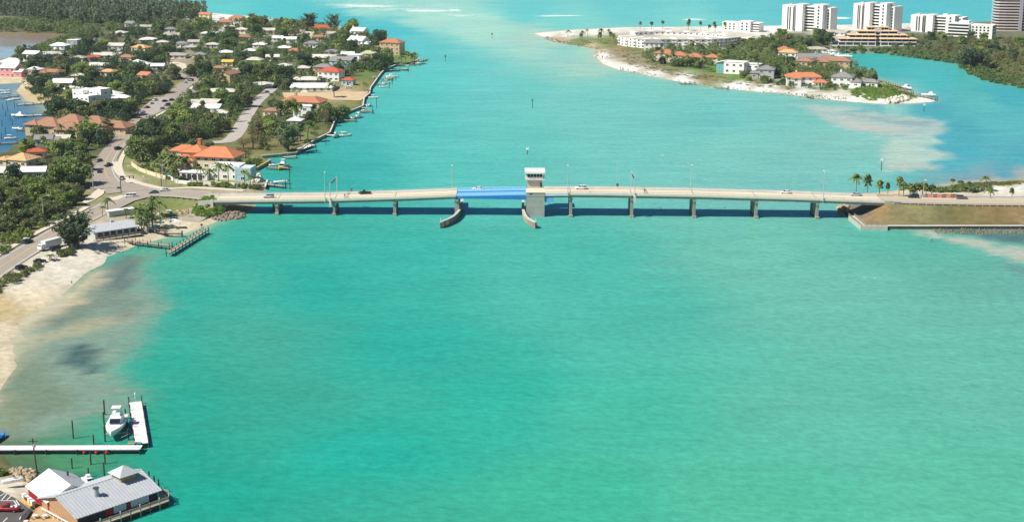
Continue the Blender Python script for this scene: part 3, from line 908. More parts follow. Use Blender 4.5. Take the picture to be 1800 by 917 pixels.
ROAD_PX.append([(380, 358), (236, 362), (200, 345), (222, 316), (380, 330)])
sheet('traffic_island', [(190, 349), (214, 343), (218, 346), (206, 352), (192, 353)], WALK, 0.12, 'pale concrete traffic island at the junction', lambda a, b_: P(a, b_, GZ))
sheet('corner_walk', [(154, 346), (172, 332), (184, 334), (182, 341), (165, 352), (150, 358), (140, 360)], WALK, 0.06, 'rounded pale sidewalk corner at the junction', lambda a, b_: P(a, b_, GZ))
walk2 = smooth_path([PR(a, b_) for a, b_ in ((203, 285), (205, 298), (218, 311), (240, 320), (266, 327), (295, 331.5), (340, 329.5), (380, 331.5), (430, 335))])
strip('sidewalk', walk2, 3.0, WALK, 0.16, 'pale sidewalk sweeping round the lawn by the orange villa', 0.3)
# side street between the houses
side = smooth_path([P(a, b_, GZ) for a, b_ in ((375, 250), (402, 247), (418, 232), (428, 213), (438, 196), (449, 181), (464, 167), (478, 156))])
strip('road', side, 8.5, mat('pale_side_street', '#b5ada2', 0.9, 0.1, 0.3), 0.0, 'pale side street running between the houses of the peninsula')
keep_clear(side, 9)
sheet('parking_lot', [(236, 200), (254, 186), (272, 172), (290, 170), (300, 176), (285, 192), (268, 204), (250, 206)], mat('worn_parking_asphalt', '#a8a197', 0.9, 0.1, 0.3), 0.01, 'worn asphalt parking strip beside the winding street', lambda a, b_: P(a, b_, GZ))
ROAD_PX.append([(230, 206), (254, 182), (272, 166), (312, 170), (306, 184), (268, 208)])
sheet('plaza', [(296, 119), (318, 122), (332, 124), (326, 112), (306, 108), (296, 112)], WALK, 0.0, 'sunlit pale driveway court among the trees', lambda a, b_: P(a, b_, GZ))
sheet('verge', [(300, 168), (313, 152), (326, 146), (318, 143), (308, 148), (303, 158), (292, 172)], mat('dry_verge_grass', '#8f8a52', 0.95, 0.2, 0.5), 0.0, 'dry grass verge inside the street bend', lambda a, b_: P(a, b_, GZ))
sheet('vacant_lot', [(496, 163), (648, 161), (640, 172), (634, 177), (560, 175), (500, 172)], mat('bare_sand_lot', '#c9b08a', 0.95, 0.14, 0.15), 0.02, 'bare sandy vacant lot beside the seawall', lambda a, b_: P(a, b_, GZ))
sheet('driveway', [(318, 382), (330, 372), (352, 352.5), (366, 353.5), (388, 362), (374, 372), (350, 382)], mat('grey_slope_paving', '#a8a090', 0.9, 0.1, 0.3), 0.05, 'grey paved slope beside the bridge abutment', lambda a, b_: (lambda p: Vector((p.x, p.y, gz(p.x, p.y) + 0.03)))(P(a, b_, 2.6)))
# beach parking strip
sheet('parking_strip', [(58, 462), (98, 436), (140, 405), (156, 398), (140, 420), (112, 445), (84, 460), (30, 490), (0, 502), (0, 494)], mat('pale_gravel', '#cfc8ba', 0.95, 0.12, 0.3), 0.0, 'pale gravel parking strip between road and beach', lambda a, b_: P(a, b_, 1.5))
# shop car park
sheet('car_park', [(-60, 862), (0, 861), (26, 874), (40, 884), (56, 896), (44, 912), (30, 940), (-60, 940)], ASPH_D, 0.0, 'dark asphalt car park by the waterfront shop', lambda a, b_: P(a, b_, 1.56))
for i, (a, b_, c, d) in enumerate(((0, 871, 8, 866), (3, 878, 12, 867), (12, 878, 20, 870), (0, 879, 24, 879), (24, 879, 31, 888), (31, 888, 27, 893), (28, 878, 34, 887), (5, 917, 13, 909), (34, 912, 37, 907))):
    strip('parking_line', [P(a, b_, 1.57), P(c, d, 1.57)], 0.22, PAINT_W, 0.004 + 0.001 * i, 'white painted car park line')
# ------------------------------------------------------------------ the bridge
bridge = thing('bascule_bridge', 'low concrete bridge with a blue lift span across the turquoise pass', 'bridge', (0, 0, 0))
HALF = 7.25
X_BL, X_BR = -24.4, 6.2            # blue lift span
X_T0, X_T1 = 6.2, 14.2             # concrete tower pier


def bridge_slab(name, x0, x1, offs, zoff, m_, parent, step=6.0):
    """Extruded ribbon across the bridge: offs = (y from, y to) about the axis, zoff = (low, high) about the deck."""
    n = max(2, int(abs(x1 - x0) / step) + 1)
    xs_ = [x0 + (x1 - x0) * i / (n - 1) for i in range(n)]
    rings = []
    for x in xs_:
        y, z = y_mid(x), deck_z(x)
        lo = zoff[0](x) if callable(zoff[0]) else zoff[0]
        rings.append([(x, y + offs[0], z + lo), (x, y + offs[1], z + lo), (x, y + offs[1], z + zoff[1]), (x, y + offs[0], z + zoff[1])])
    return MB().loft(rings).build(name, m_, parent)


piers_px = [484, 586, 693, 803, 1003, 1110, 1219, 1327, 1433]
pier_x = [(a - 900) / FPX * (y_near(0) * CT + CAM_H * ST) for a in piers_px]
spans = [-131] + pier_x[:4] + [None] + pier_x[4:] + [161]
ends = [(-131, pier_x[0]), (pier_x[0], pier_x[1]), (pier_x[1], pier_x[2]), (pier_x[2], X_BL), (X_T1, pier_x[4]), (pier_x[4], pier_x[5]), (pier_x[5], pier_x[6]), (pier_x[6], pier_x[7]), (pier_x[7], pier_x[8]), (pier_x[8], 161)]
for a, b_ in ends:
    bridge_slab('deck_span', a + 0.06, b_ - 0.06, (-HALF, HALF), (-0.28, 0.0), DECKM, bridge)
    for oy in (-6.6, -2.3, 2.3, 6.6):
        bridge_slab('girder', a + 0.1, b_ - 0.1, (oy - 0.3, oy + 0.3), (-1.3, -0.29), CONC_D, bridge)
    for sgn in (-1, 1):
        bridge_slab('walkway', a + 0.06, b_ - 0.06, (sgn * 5.6 if sgn > 0 else -6.95, 6.95 if sgn > 0 else -5.6), (0.004, 0.2), CONC, bridge)
        bar = bridge_slab('parapet', a + 0.06, b_ - 0.06, (sgn * 7.1 - 0.2, sgn * 7.1 + 0.2), (0.002, 0.85), mat('pale_parapet', '#dcdbd2', .8, .08, .3), bridge)
        n = max(2, int((b_ - a) / 3))
        mb = MB()
        for i in range(n + 1):
            x = a + 0.3 + (b_ - a - 0.6) * i / n
            mb.box(x, y_mid(x) + sgn * 7.1, deck_z(x) + 0.85, deck_z(x) + 1.3, 0.12, 0.12)
        xa, xb = a + 0.2, b_ - 0.2
        mb.tube([(xa, y_mid(xa) + sgn * 7.1, deck_z(xa) + 1.3), ((xa + xb) / 2, y_mid((xa + xb) / 2) + sgn * 7.1, deck_z((xa + xb) / 2) + 1.3), (xb, y_mid(xb) + sgn * 7.1, deck_z(xb) + 1.3)], 0.06, 5)
        rl = mb.build('railing', STEEL, bar)
        rl['kind'] = 'stuff'
# painted lines on the deck
for a, b_ in ((-130, X_BL - 0.5), (X_T1 + 0.5, 160.5)):
    for oy, m_, nm in ((-4.9, PAINT_W, 'edge_line'), (4.9, PAINT_W, 'edge_line'), (-0.2, PAINT_Y, 'centre_line'), (0.2, PAINT_Y, 'centre_line')):
        bridge_slab(nm, a, b_, (oy - 0.1, oy + 0.1), (0.002, 0.012), m_, bridge)
for x in pier_x:
    bridge_slab('expansion_joint', x - 0.12, x + 0.12, (-5.5, 5.5), (0.003, 0.016), STEEL_D, bridge, 0.12)
# bents
for i, x in enumerate(pier_x):
    z = soffit(x)
    pr = MB().box(x, y_mid(x), z - 1.15, z - 0.02, 1.5, 13.6).build('pier_cap', CONC_D, bridge)
    wide = 2.0 if i == 3 else 1.25
    for oy in (-5.6, 0.0, 5.6):
        MB().box(x + 0.0, y_mid(x) + oy, -1.5, z - 1.14, wide, 1.25).build('column', CONC_D, pr)
        MB().box(x, y_mid(x) + oy, -.5, .75, wide + .04, 1.29).build('tide_mark', WOOD_D, pr)
    MB().box(x, y_mid(x), 0.55, 1.45, 1.05, 12.5).build('strut', CONC_D, pr)
    MB().box(x, y_mid(x) - 6.65, -1.5, 0.9, 1.9, 1.9, 0, 0.92).build('footing', CONC_D, pr)
# abutments
for x, s_ in ((-132.2, -1), (162.2, 1)):
    MB().box(x, y_mid(x), -1.0, deck_z(x) - 0.02, 2.0, 14.9).build('abutment', CONC, bridge)
for s_ in (-1, 1):
    MB().prism([(161, y_mid(161) + s_ * 7.0), (168, y_mid(168) + s_ * 7.0), (168, y_mid(168) + s_ * 7.5), (161, y_mid(161) + s_ * 7.5)], 3.5, [8.4, 8.0, 8.0, 8.4]).build('wing_wall', CONC, bridge)
    MB().prism([(-138, y_mid(-138) + s_ * 7.0), (-131.2, y_mid(-131) + s_ * 7.0), (-131.2, y_mid(-131) + s_ * 7.5), (-138, y_mid(-138) + s_ * 7.5)], 1.5, [5.9, 6.6, 6.6, 5.9]).build('wing_wall', CONC_L, bridge)

# blue lift span
leaf = bridge_slab('lift_span', X_BL, X_BR, (-6.9, 6.9), (-0.25, 0.012), BLUE, bridge, 3)
for oy in (-2.7, 1.9):
    bridge_slab('tread', X_BL + 0.3, X_BR - 0.2, (oy - 0.8, oy + 0.8), (0.014, 0.03), BLUE_D, leaf, 3)
for oy in (-5.2, 5.2):
    bridge_slab('kerb', X_BL + 0.1, X_BR - 0.1, (oy - 0.15, oy + 0.15), (0.014, 0.3), BLUE_L, leaf, 3)
for s_ in (-1, 1):
    o = s_ * 6.6
    bridge_slab('side_girder', X_BL, X_BR, (o - 0.3, o + 0.3), (lambda x: -1.15 - 1.1 * ((x - X_BL) / (X_BR - X_BL)) ** 1.3, -0.26), mat('blue_girder', '#2f80c4', .5, .1, .6), leaf, 2)
    rl = bridge_slab('guard_rail', X_BL, X_BR, (o * 1.04 - 0.07, o * 1.04 + 0.07), (0.75, 1.05), BLUE_L, leaf, 3)
    bridge_slab('lower_rail', X_BL, X_BR, (o * 1.04 - 0.05, o * 1.04 + 0.05), (0.3, 0.45), BLUE_L, leaf, 3)
    for i in range(12):
        x = X_BL + 0.4 + i * (X_BR - X_BL - 0.8) / 11
        MB().box(x, y_mid(x) + o * 1.04, deck_z(x) + 0.013, deck_z(x) + 1.04, 0.14, 0.16).build('rail_post', BLUE_L, leaf)
for i in range(6):
    x = X_BL + 2.5 + i * 5
    MB().box(x, y_mid(x), deck_z(x) - 1.0, deck_z(x) - 0.26, 0.35, 12.5).build('floor_beam', BLUE_D, leaf)
# counterweight on the landward side of the tower pier
bridge_slab('counterweight', X_T1 + 0.06, X_T1 + 4.0, (-7.0, 7.0), (-3.3, -1.34), BLUE, bridge, 2)
bridge_slab('blue_fascia', X_T1 + 0.06, pier_x[4] - 0.8, (-7.34, -7.26), (-0.45, -0.02), BLUE_L, bridge, 3)
# tower pier, cast in lifts
tz = deck_z(10)
for i in range(4):
    z0, z1 = -1.5 + (tz + 1.5) * i / 4, -1.5 + (tz + 1.5) * (i + 1) / 4
    MB().box(10.2, y_mid(10), z0 + (0.03 if i else 0), z1 - 0.03 - (0.3 if i == 3 else 0), 7.9, 15.2).build('pier_block', mat('sunlit_tower_concrete', '#b0afa6', 0.85, 0.14, 0.4, 0.1, stretch=(1, 1, .4)), bridge)  # lighter than the pier concrete: sun on this face put into the colour
MB().box(10.2, y_mid(10), -1.5, tz - 0.4, 7.8, 15.1).build('pier_core', CONC_D, bridge)
MB().box(10.2, y_mid(10), tz - 0.33, tz - 0.002, 8.1, 15.5).build('tower_deck', DECKM, bridge)
MB().box(10.2, y_mid(10) - 7.45, tz, tz + 1.15, 8.1, 0.35).build('parapet', CONC_D, bridge)
MB().box(8.2, y_mid(10) - 7.66, tz + 0.2, tz + 0.95, 1.2, 0.06).build('sign_plate', BLUE_D, bridge)
MB().box(12.6, y_mid(10) - 2.4, tz + 0.002, tz + 0.016, 2.0, 0.7).build('stop_line', PAINT_W, bridge)
MB().box(12.6, y_mid(10) + 1.4, tz + 0.002, tz + 0.016, 2.0, 0.7).build('stop_line', PAINT_W, bridge)
# bridge tender's house behind the deck
ty = y_mid(10) + 7.6 + 3.2
house_t = MB().box(10.2, ty, -1.5, 13.6, 6.6, 6.2).build('tender_shaft', CONC, bridge)
MB().box(10.2, ty, 13.61, 14.0, 8.6, 8.4).build('tender_balcony', CONC_L, bridge)
cab = MB().box(10.2, ty, 14.01, 16.6, 7.2, 7.0).build('tender_cabin', WHITE, bridge)
roof_t = MB().box(10.2, ty, 16.61, 17.5, 9.0, 8.8).build('tender_roof', WHITE_R, bridge)
MB().tube([(9.0, ty, 17.5), (9.0, ty, 21.0)], 0.06, 5).build('antenna', STEEL, roof_t)
for i in range(5):
    MB().box(7.45 + i * 1.36, ty - 3.56, 14.75, 16.2, 1.16, 0.1).build('window', GLASS, cab)
for i in range(4):
    MB().box(6.54, ty - 2.4 + i * 1.6, 14.75, 16.2, 0.1, 1.3).build('window', GLASS, cab)
MB().box(12.9, ty - 3.16, 10.3, 12.3, 0.9, 0.1).build('door', STEEL_D, house_t)
for sx, sy, lx, ly in ((10.2, ty - 4.05, 8.4, 0.08), (6.05, ty, 0.08, 8.1), (14.35, ty, 0.08, 8.1)):
    mb = MB()
    mb.box(sx, sy, 14.85, 14.93, lx, ly)
    mb.box(sx, sy, 14.45, 14.5, lx, ly)
    n = 8
    for i in range(n + 1):
        mb.box(sx + (i / n - 0.5) * (lx if lx > 1 else 0), sy + (i / n - 0.5) * (ly if ly > 1 else 0), 14.0, 14.86, 0.06, 0.06)
    mb.build('balcony_rail', STEEL, bridge)['kind'] = 'stuff'


def fender(path, label):
    pts = smooth_path(path, 5)
    t_ = thing('pier_fender', label, 'fender', pts[0] * 1.0)
    t_.location = (0, 0, 0)
    strip('cap', pts, 1.15, mat('grey_fender_cap', '#c4bdb0', .85, .15, .5), 2.9, thick=0.5, parent=t_)
    for z in (0.5, 1.2, 1.9):
        strip('wale', pts, 0.85, WOOD, z, thick=0.32, parent=t_)
    for p in pts[::2]:
        MB().tube([(p.x, p.y, -1), (p.x, p.y, 2.45)], 0.32, 6).build('piling', WOOD_D, t_)
    e = pts[-1]
    MB().tube([(e.x, e.y, 2.9), (e.x, e.y, 4.4)], 0.1, 6).build('marker_post', WHITE, t_)
    return t_


fender([P(812, 357), P(812, 366), P(807, 380), P(795, 392), P(775, 401)], 'curved timber fender with pale cap below the far end of the blue span')
fender([P(920, 362), P(919, 372), P(921, 384), P(928, 394), P(942, 402)], 'curved timber fender with pale cap beside the concrete tower pier')


# ------------------------------------------------------------------ lamp posts and signals
def lamp_post(p, h, ang, label, arm=2.2, curved=False, group='street lamps'):
    t_ = thing('street_lamp', label, 'street lamp', p, 0, group)
    MB().box(0, 0, -0.4, 0.5, 0.5, 0.5).build('base', CONC, t_)
    c, s_ = math.cos(ang), math.sin(ang)
    MB().tube([(0, 0, 0.2), (0, 0, h * 0.55), (0, 0, h - 0.6), (c * arm * .25, s_ * arm * .25, h - 0.12), (c * arm, s_ * arm, h)], [0.17, 0.14, 0.11, 0.09, 0.07], 7).build('pole', STEEL, t_)
    MB().box(c * (arm + 0.4), s_ * (arm + 0.4), h - 0.16, h + 0.1, 1.3, 0.5, ang).build('lamp_head', LAMPG, t_)
    return t_


def on_bridge(px, side):
    x = (px - 900) / FPX * ((y_mid(0) + side * 7) * CT + (CAM_H - 10) * ST)
    return Vector((x, y_mid(x) + side * 7.55, deck_z(x) - 0.1))


for px, side, h, lb in ((570, -1, 12.6, 'street lamp on the near parapet beside the overhead signal near the wooded shore'), (795, 1, 11.5, 'street lamp on the far parapet where the blue span starts'),
                        (998, -1, 13.0, 'street lamp on the near parapet just past the tender house'), (1213, 1, 11.5, 'street lamp on the far parapet midway along the plain concrete spans'), (1443, -1, 12.8, 'street lamp on the near parapet closest to the grassy embankment')):
    lamp_post(on_bridge(px, side), h, R(90) * -side, lb, 1.4)
for px, py, h, a, lb in ((77, 391, 11.5, 20, 'street lamp with curved arm over the shore road beside the wood'), (164, 333, 10.5, 15, 'street lamp at the junction corner below the big dark tree'), (172, 258, 10, 20, 'street lamp on the leafy verge of the winding street'),
                         (417, 336, 10.5, 90, 'street lamp behind the hedge of the white modern house'), (287, 328, 10, 100, 'street lamp beside the utility pole in front of the orange villa')):
    lamp_post(P(px, py, 1.4), h, R(a), lb, 2.4)
lamp_post(Vector((P(1611, 342, 5.5).x, 641.6, 5.2)), 9.5, R(-90), 'street lamp on the embankment road among the palms', 1.6)
for a, b_, sg, h, lb in ((579, 591, 1, 8.2, 'overhead signal frame over the bridge near the wooded shore'), (1115, 1109, 1, 8.0, 'overhead signal frame over the plain concrete spans')):
    p, q = on_bridge(a, -1), on_bridge(b_, 1)
    t_ = thing('overhead_signal', lb, 'traffic signal', p)
    q = q - p
    MB().box(0, -0.2, -2.6, 0.1, 1.0, 0.9).build('bracket', CONC_L, t_)
    MB().tube([(0, 0, 0), (0, 0, h)], 0.16, 7).build('near_post', STEEL, t_)
    MB().tube([(q.x, q.y, q.z), (q.x, q.y, q.z + h)], 0.16, 7).build('far_post', STEEL, t_)
    MB().tube([(0, 0, h), (q.x, q.y, q.z + h)], 0.13, 6).build('beam', STEEL, t_)
    for k in (0.3, 0.5, 0.7):
        MB().box(q.x * k, q.y * k, h - 1.3, h - 0.1, 0.4, 0.4).build('signal_head', STEEL_D, t_)
STRIPE = mat('red_white_gate', '#d8a09a', 0.6, 0.3, 1.0)
for px, dx, lb in ((604, 3.0, 'raised barrier gate arm near the wooded end of the bridge'), (1133, -2.0, 'raised barrier gate arm on the plain concrete spans')):
    p = on_bridge(px, -1) + Vector((0, 2.0, 0.3))
    t_ = thing('barrier_gate', lb, 'barrier gate', p)
    MB().box(0, 0, 0, 1.4, 0.8, 0.7).build('gate_box', CONC_L, t_)
    MB().tube([(0, 0.5, 1.1), (dx, 0.5, 4.4)], [0.12, 0.07], 6).build('gate_arm', STRIPE, t_)
    MB().box(0, 0, 1.4, 2.3, 0.35, 0.3).build('signal_head', STEEL_D, t_)
for px, lb in ((616, 'dark signal box on the far parapet near the barrier gate'), (1085, 'dark signal box with tall twin aerials on the far parapet')):
    p = on_bridge(px, 1)
    t_ = thing('signal_box', lb, 'signal box', p)
    MB().box(0, 0, 0, 0.9, 0.5, 0.5).build('bracket', CONC, t_)
    MB().box(0, 0, 0.9, 2.3, 1.0, 0.6).build('cabinet', STEEL_D, t_)
    if px > 1000:
        for k in (-0.4, 0.4):
            MB().tube([(k, 0, 2.2), (k, 0, 12.5)], 0.05, 5).build('aerial', STEEL, t_)
# junction signal mast and utility poles
p = P(213, 338, GZ)
t_ = thing('signal_mast', 'dark traffic signal mast on the concrete traffic island', 'traffic signal', p)
MB().tube([(0, 0, 0), (0, 0, 7.6)], 0.2, 7).build('post', STEEL_D, t_)
MB().tube([(0, 0, 7.2), (6.0, 1.5, 7.6)], 0.11, 6).build('arm', STEEL_D, t_)
for k in (1.5, 4.0, 5.8):
    MB().box(k, k * .25, 6.3, 7.6, 0.4, 0.4).build('signal_head', STEEL_D, t_)
MB().box(-1.0, 0, 1.7, 2.6, 1.6, 0.2).build('control_box', STEEL_D, t_)


def utility_pole(p, h, label, lean=0.0):
    t_ = thing('utility_pole', label, 'utility pole', p)
    MB().tube([(0, 0, -0.5), (lean, 0, h)], [0.2, 0.14], 7).build('pole', WOOD_D, t_)
    MB().box(lean * 0.94, 0, h - 0.9, h - 0.72, 2.4, 0.16).build('crossarm', WOOD_D, t_)
    MB().tube([(lean * .9 + 0.3, 0, h - 2.3), (lean * .9 + 0.3, 0, h - 1.4)], 0.28, 8).build('transformer', STEEL, t_)
    return t_


utility_pole(P(284, 327, 1.4), 12, 'wooden utility pole with crossarm in front of the orange villa')
utility_pole(P(66, 834, 1.2), 9.5, 'weathered utility pole beside the rock pile at the shop', -0.5)
utility_pole(P(205, 232, 1.4), 11, 'wooden utility pole on the verge where the street bends out of sight')
mb = MB()
for k in (0, 0.5):
    a, b_ = P(284, 327, 1.4) + Vector((0, 0, 11.2 - k)), P(205, 232, 1.4) + Vector((0, 0, 10.2 - k))
    mid = (a + b_) / 2 - Vector((0, 0, 1.6))
    o = MB().tube([a, a.lerp(mid, .5) - Vector((0, 0, .5)), mid, b_.lerp(mid, .5) - Vector((0, 0, .5)), b_], 0.04, 4).build('power_line', STEEL_D)
    tag(o, ('upper' if k == 0 else 'lower') + ' power line strung between the utility poles by the villa', 'power line')
mb = MB()
for i, (px, py) in enumerate(((252, 318), (226, 299))):
    t_ = thing('street_sign', ('white street sign on the lawn at the road bend', 'small pale sign post beside the curved sidewalk')[i], 'sign', P(px, py, 1.5))
    MB().tube([(0, 0, 0), (0, 0, 2.4)], 0.06, 5).build('post', STEEL, t_)
    MB().box(0, 0, 1.7, 2.5, 0.9, 0.06).build('panel', PAINT_W, t_)
t_ = thing('street_sign', 'teal banner sign hanging beside the tall pole by the villa', 'sign', P(292, 326, 1.5))
MB().tube([(0, 0, 0), (0, 0, 6.0)], 0.09, 6).build('post', STEEL, t_)
MB().box(1.0, 0, 4.9, 5.7, 2.0, 0.08).build('panel', mat('teal_sign', '#3fa79c', 0.5), t_)


# guard rails
def guard_rail(path, label):
    t_ = thing('guard_rail', label, 'guard rail', (0, 0, 0))
    strip('rail', path, 0.12, STEEL, 0.8, thick=0.34, parent=t_)
    for i in range(len(path) - 1):
        n = max(1, int((path[i + 1] - path[i]).length / 3.2))
        for j in range(n):
            q = path[i].lerp(path[i + 1], j / n)
            MB().box(q.x, q.y, q.z - 0.6, q.z + 0.76, 0.16, 0.2).build('post', CONC_L, t_)


guard_rail([PR(a, b_) for a, b_ in ((262, 348), (281, 346), (300, 346.4), (320, 348.2), (340, 350.2), (366, 353))], 'low guard rail along the grassy side of the bridge approach')
guard_rail([Vector((165, 625.2, 7.2)), Vector((200, 625.0, 6.4)), Vector((232, 625.0, 6.1))], 'low guard rail along the top of the grassy embankment')
guard_rail([Vector((165, 641.0, 7.2)), Vector((200, 641.0, 6.4)), Vector((232, 641.0, 6.1))], 'low guard rail between the embankment road and the palms')
road_e = [Vector((161, 632.9, 7.4)), Vector((180, 632.9, 6.95)), Vector((200, 632.9, 6.5)), Vector((230, 632.9, 6.15)), Vector((260, 632.9, 5.8)), Vector((430, 632.9, 5.0))]
strip('road', road_e, 14.6, mat('pale_road', '#bcae97', 0.9, 0.1, 0.12, 0, 0.2, stretch=(0.35, 3, 1)), 0.0, 'pale concrete road running on along the embankment')
for o_, m_, lb in ((4.9, PAINT_W, 'white edge line on the palm side of the embankment road'), (-4.9, PAINT_W, 'white edge line on the grassy side of the embankment road'), (0.2, PAINT_Y, 'yellow line in the middle of the embankment road')):
    strip('road_marking', offset_path(road_e, o_), 0.22, m_, 0.01, lb)


# ------------------------------------------------------------------ seawalls, rocks
def seawall(line, top, label, m_=CONC_L, th=0.6, face=CONC_D):
    pts = [Vector((q[0], q[1], 0)) for q in line]
    t_ = thing('seawall', label, 'seawall', (0, 0, 0))
    for i in range(len(pts) - 1):
        a, b_ = pts[i], pts[i + 1]
        d = (b_ - a)
        L = d.length
        n = max(1, int(round(L / 6.0)))
        an = math.atan2(d.y, d.x)
        for j in range(n):
            c = a.lerp(b_, (j + 0.5) / n)
            MB().box(c.x, c.y, -1.5, top - 0.26, L / n - 0.05, th * .7, an).build('panel', face, t_)
        c = (a + b_) / 2
        MB().box(c.x, c.y, top - 0.25, top, L + 0.25, th + 0.25, an).build('cap', m_, t_)


for i, (q, lb) in enumerate(zip(W_SEAWALLS, ('short seawall behind the small dock beside the bridge end', 'yellowed seawall beside the docked sport boat', 'long dark seawall along the peninsula below the pine', 'pale seawall below the sandy lot and lawns'))):
    seawall(q, 1.75, lb, CONC_L if i != 1 else mat('yellow_cap', '#c9b26a', 0.8))
seawall(W_SEAWALLS[4][1:], 1.7, 'long concrete seawall at the foot of the grassy embankment', CONC_L, 1.1, mat('dark_wall_face', '#5d6064', 0.8, 0.15))
a, b_ = W_SEAWALLS[4][0], W_SEAWALLS[4][1]
t_ = thing('fishing_platform', 'railed concrete platform at the corner of the embankment under the bridge end', 'platform', (0, 0, 0))
pts = [Vector((a.x - 1, a.y - 0.5, 0)), Vector((b_.x - 6, b_.y - 1.0, 0)), Vector((b_.x + 4, b_.y - 1.2, 0))]
strip('platform_slab', pts, 2.6, CONC, 1.9, thick=3.2, parent=t_)
for o_ in (-1.2, 1.2):
    pp = offset_path(pts, o_)
    for z in (2.4, 2.9):
        strip('rail', pp, 0.1, WOOD, z, thick=0.1, parent=t_)
    for i in range(2):
        n = max(2, int((pp[i + 1] - pp[i]).length / 2))
        for j in range(n):
            q = pp[i].lerp(pp[i + 1], j / n)
            MB().box(q.x, q.y, 1.9, 2.95, 0.14, 0.14).build('rail_post', WOOD, t_)


def rock_pile(name, spots, m_, label, seed):
    rg = np.random.RandomState(seed)
    base = bmesh.new()
    bmesh.ops.create_icosphere(base, subdivisions=1, radius=1)
    bv = np.array([v.co[:] for v in base.verts])
    bf = np.array([[v.index for v in f.verts] for f in base.faces])
    base.free()
    Vs, Fs = [], []
    for i, (x, y, z, r_) in enumerate(spots):
        v = bv * (r_ * rg.uniform(0.6, 1.25, 3)) * rg.uniform(0.8, 1.2, (len(bv), 1))
        a = rg.uniform(0, 6.28)
        c, s_ = math.cos(a), math.sin(a)
        v = np.stack([v[:, 0] * c - v[:, 1] * s_, v[:, 0] * s_ + v[:, 1] * c, v[:, 2]], 1) + (x, y, z)
        Vs.append(v)
        Fs.append(bf + i * len(bv))
    return tag(link(name, np_mesh(name, np.concatenate(Vs), np.concatenate(Fs), m_)), label, None, None, 'stuff')


def rocks_in(poly_px, n, r0, r1, seed, zadd=0.0):
    rg = random.Random(seed)
    xs_, ys_ = [q[0] for q in poly_px], [q[1] for q in poly_px]
    out = []
    while len(out) < n:
        a, b_ = rg.uniform(min(xs_), max(xs_)), rg.uniform(min(ys_), max(ys_))
        if in_poly(a, b_, poly_px):
            p = P(a, b_, 0.5)
            out.append((p.x, p.y, max(gz(p.x, p.y), -0.2) + zadd + rg.uniform(0, 0.3), rg.uniform(r0, r1)))
    return out


rock_pile('riprap', rocks_in([(1640, 400), (1800, 401), (1800, 409), (1700, 410), (1640, 408)], 420, 0.25, 0.55, 1), mat('mossy_rock', '#77735a', .9, .35, .7, .4), 'mossy riprap stones at the foot of the embankment seawall', 1)
rock_pile('riprap', rocks_in([(310, 374), (345, 373), (350, 379), (320, 381)], 60, 0.5, 0.9, 2), ROCKM, 'loose rocks below the grey paved slope', 2)
rock_pile('riprap', rocks_in([(368, 381), (400, 374), (432, 374), (428, 382), (395, 387), (372, 387)], 150, 0.6, 1.2, 3), ROCKD, 'dark riprap around the bridge end at the beach', 3)
rock_pile('riprap', rocks_in([(16, 826), (34, 821), (58, 824), (64, 834), (52, 846), (34, 842)], 170, 0.35, 0.75, 4, 0.2), ROCKM, 'tan rubble pile beside the shop car park', 4)
rock_pile('riprap', rocks_in([(958, 63), (985, 72), (1030, 79), (1055, 83), (1052, 86), (1010, 81), (975, 74), (955, 67)], 170, 0.4, 0.8, 5, 0.0), ROCKD, 'rock revetment along the tip of the sandy spit', 5)
rock_pile('riprap', rocks_in([(1045, 88), (1065, 90), (1062, 96), (1050, 100), (1075, 100), (1075, 104), (1048, 103)], 50, 0.4, .8, 6, -.1), ROCKD, 'scattered rocks on the inner beach of the spit', 6)
rock_pile('riprap', rocks_in([(1086, 118), (1118, 126), (1150, 130), (1160, 136), (1120, 130), (1088, 123)], 70, 0.35, .7, 7, -.1), ROCKD, 'low rocky ledge along the curving beach', 7)
rock_pile('riprap', rocks_in([(1170, 138), (1230, 146), (1320, 157), (1322, 160), (1240, 152), (1170, 142)], 110, 0.3, .6, 8, -.1), ROCKD, 'rocky ledge below the lawns of the spit', 8)
rock_pile('riprap', rocks_in([(1340, 159), (1410, 165), (1490, 173), (1488, 178), (1412, 171), (1340, 162)], 200, 0.3, .6, 9, -.05), ROCKD, 'stone groyne line in front of the orange roofed beach house', 9)
rock_pile('riprap', rocks_in([(1555, 179), (1575, 174), (1594, 172), (1600, 176), (1585, 180), (1560, 182)], 80, 0.8, 1.6, 10, 0.6), mat('pale_rock', '#cfc9bc', 0.9, 0.2, 0.6), 'pale boulder heap near the point of the spit', 10)
rock_pile('riprap', rocks_in([(440, 318), (455, 306), (462, 314), (458, 324), (446, 326)], 60, 0.6, 1.3, 11, 0.2), mat('pale_rock', '#cfc9bc', 0.9, 0.2, 0.6), 'pale rocks banked up beside the small dock', 11)
rock_pile('riprap', rocks_in([(1470, 362), (1490, 362), (1492, 374), (1478, 374)], 30, 0.8, 1.5, 12, 0.3), ROCKM, 'boulders on the bank under the bridge end', 12)
# ------------------------------------------------------------------ vehicles
WHEEL = None


def wheel_mesh():
    global WHEEL
    if WHEEL is None:
        mb = MB()
        n = 12
        ring = lambda y, r_: [(r_ * math.cos(2 * math.pi * i / n), y, r_ * math.sin(2 * math.pi * i / n)) for i in range(n)]
        mb.loft([ring(-0.11, 0.28), ring(-0.12, 0.33), ring(0.12, 0.33), ring(0.11, 0.28)])
        tyre = mb.mesh('tyre', RUBBER)
        mb = MB()
        mb.loft([ring(-0.13, 0.05), ring(-0.125, 0.21), ring(0.125, 0.21), ring(0.13, 0.05)])
        WHEEL = (tyre, mb.mesh('rim', CHROME))
    return WHEEL


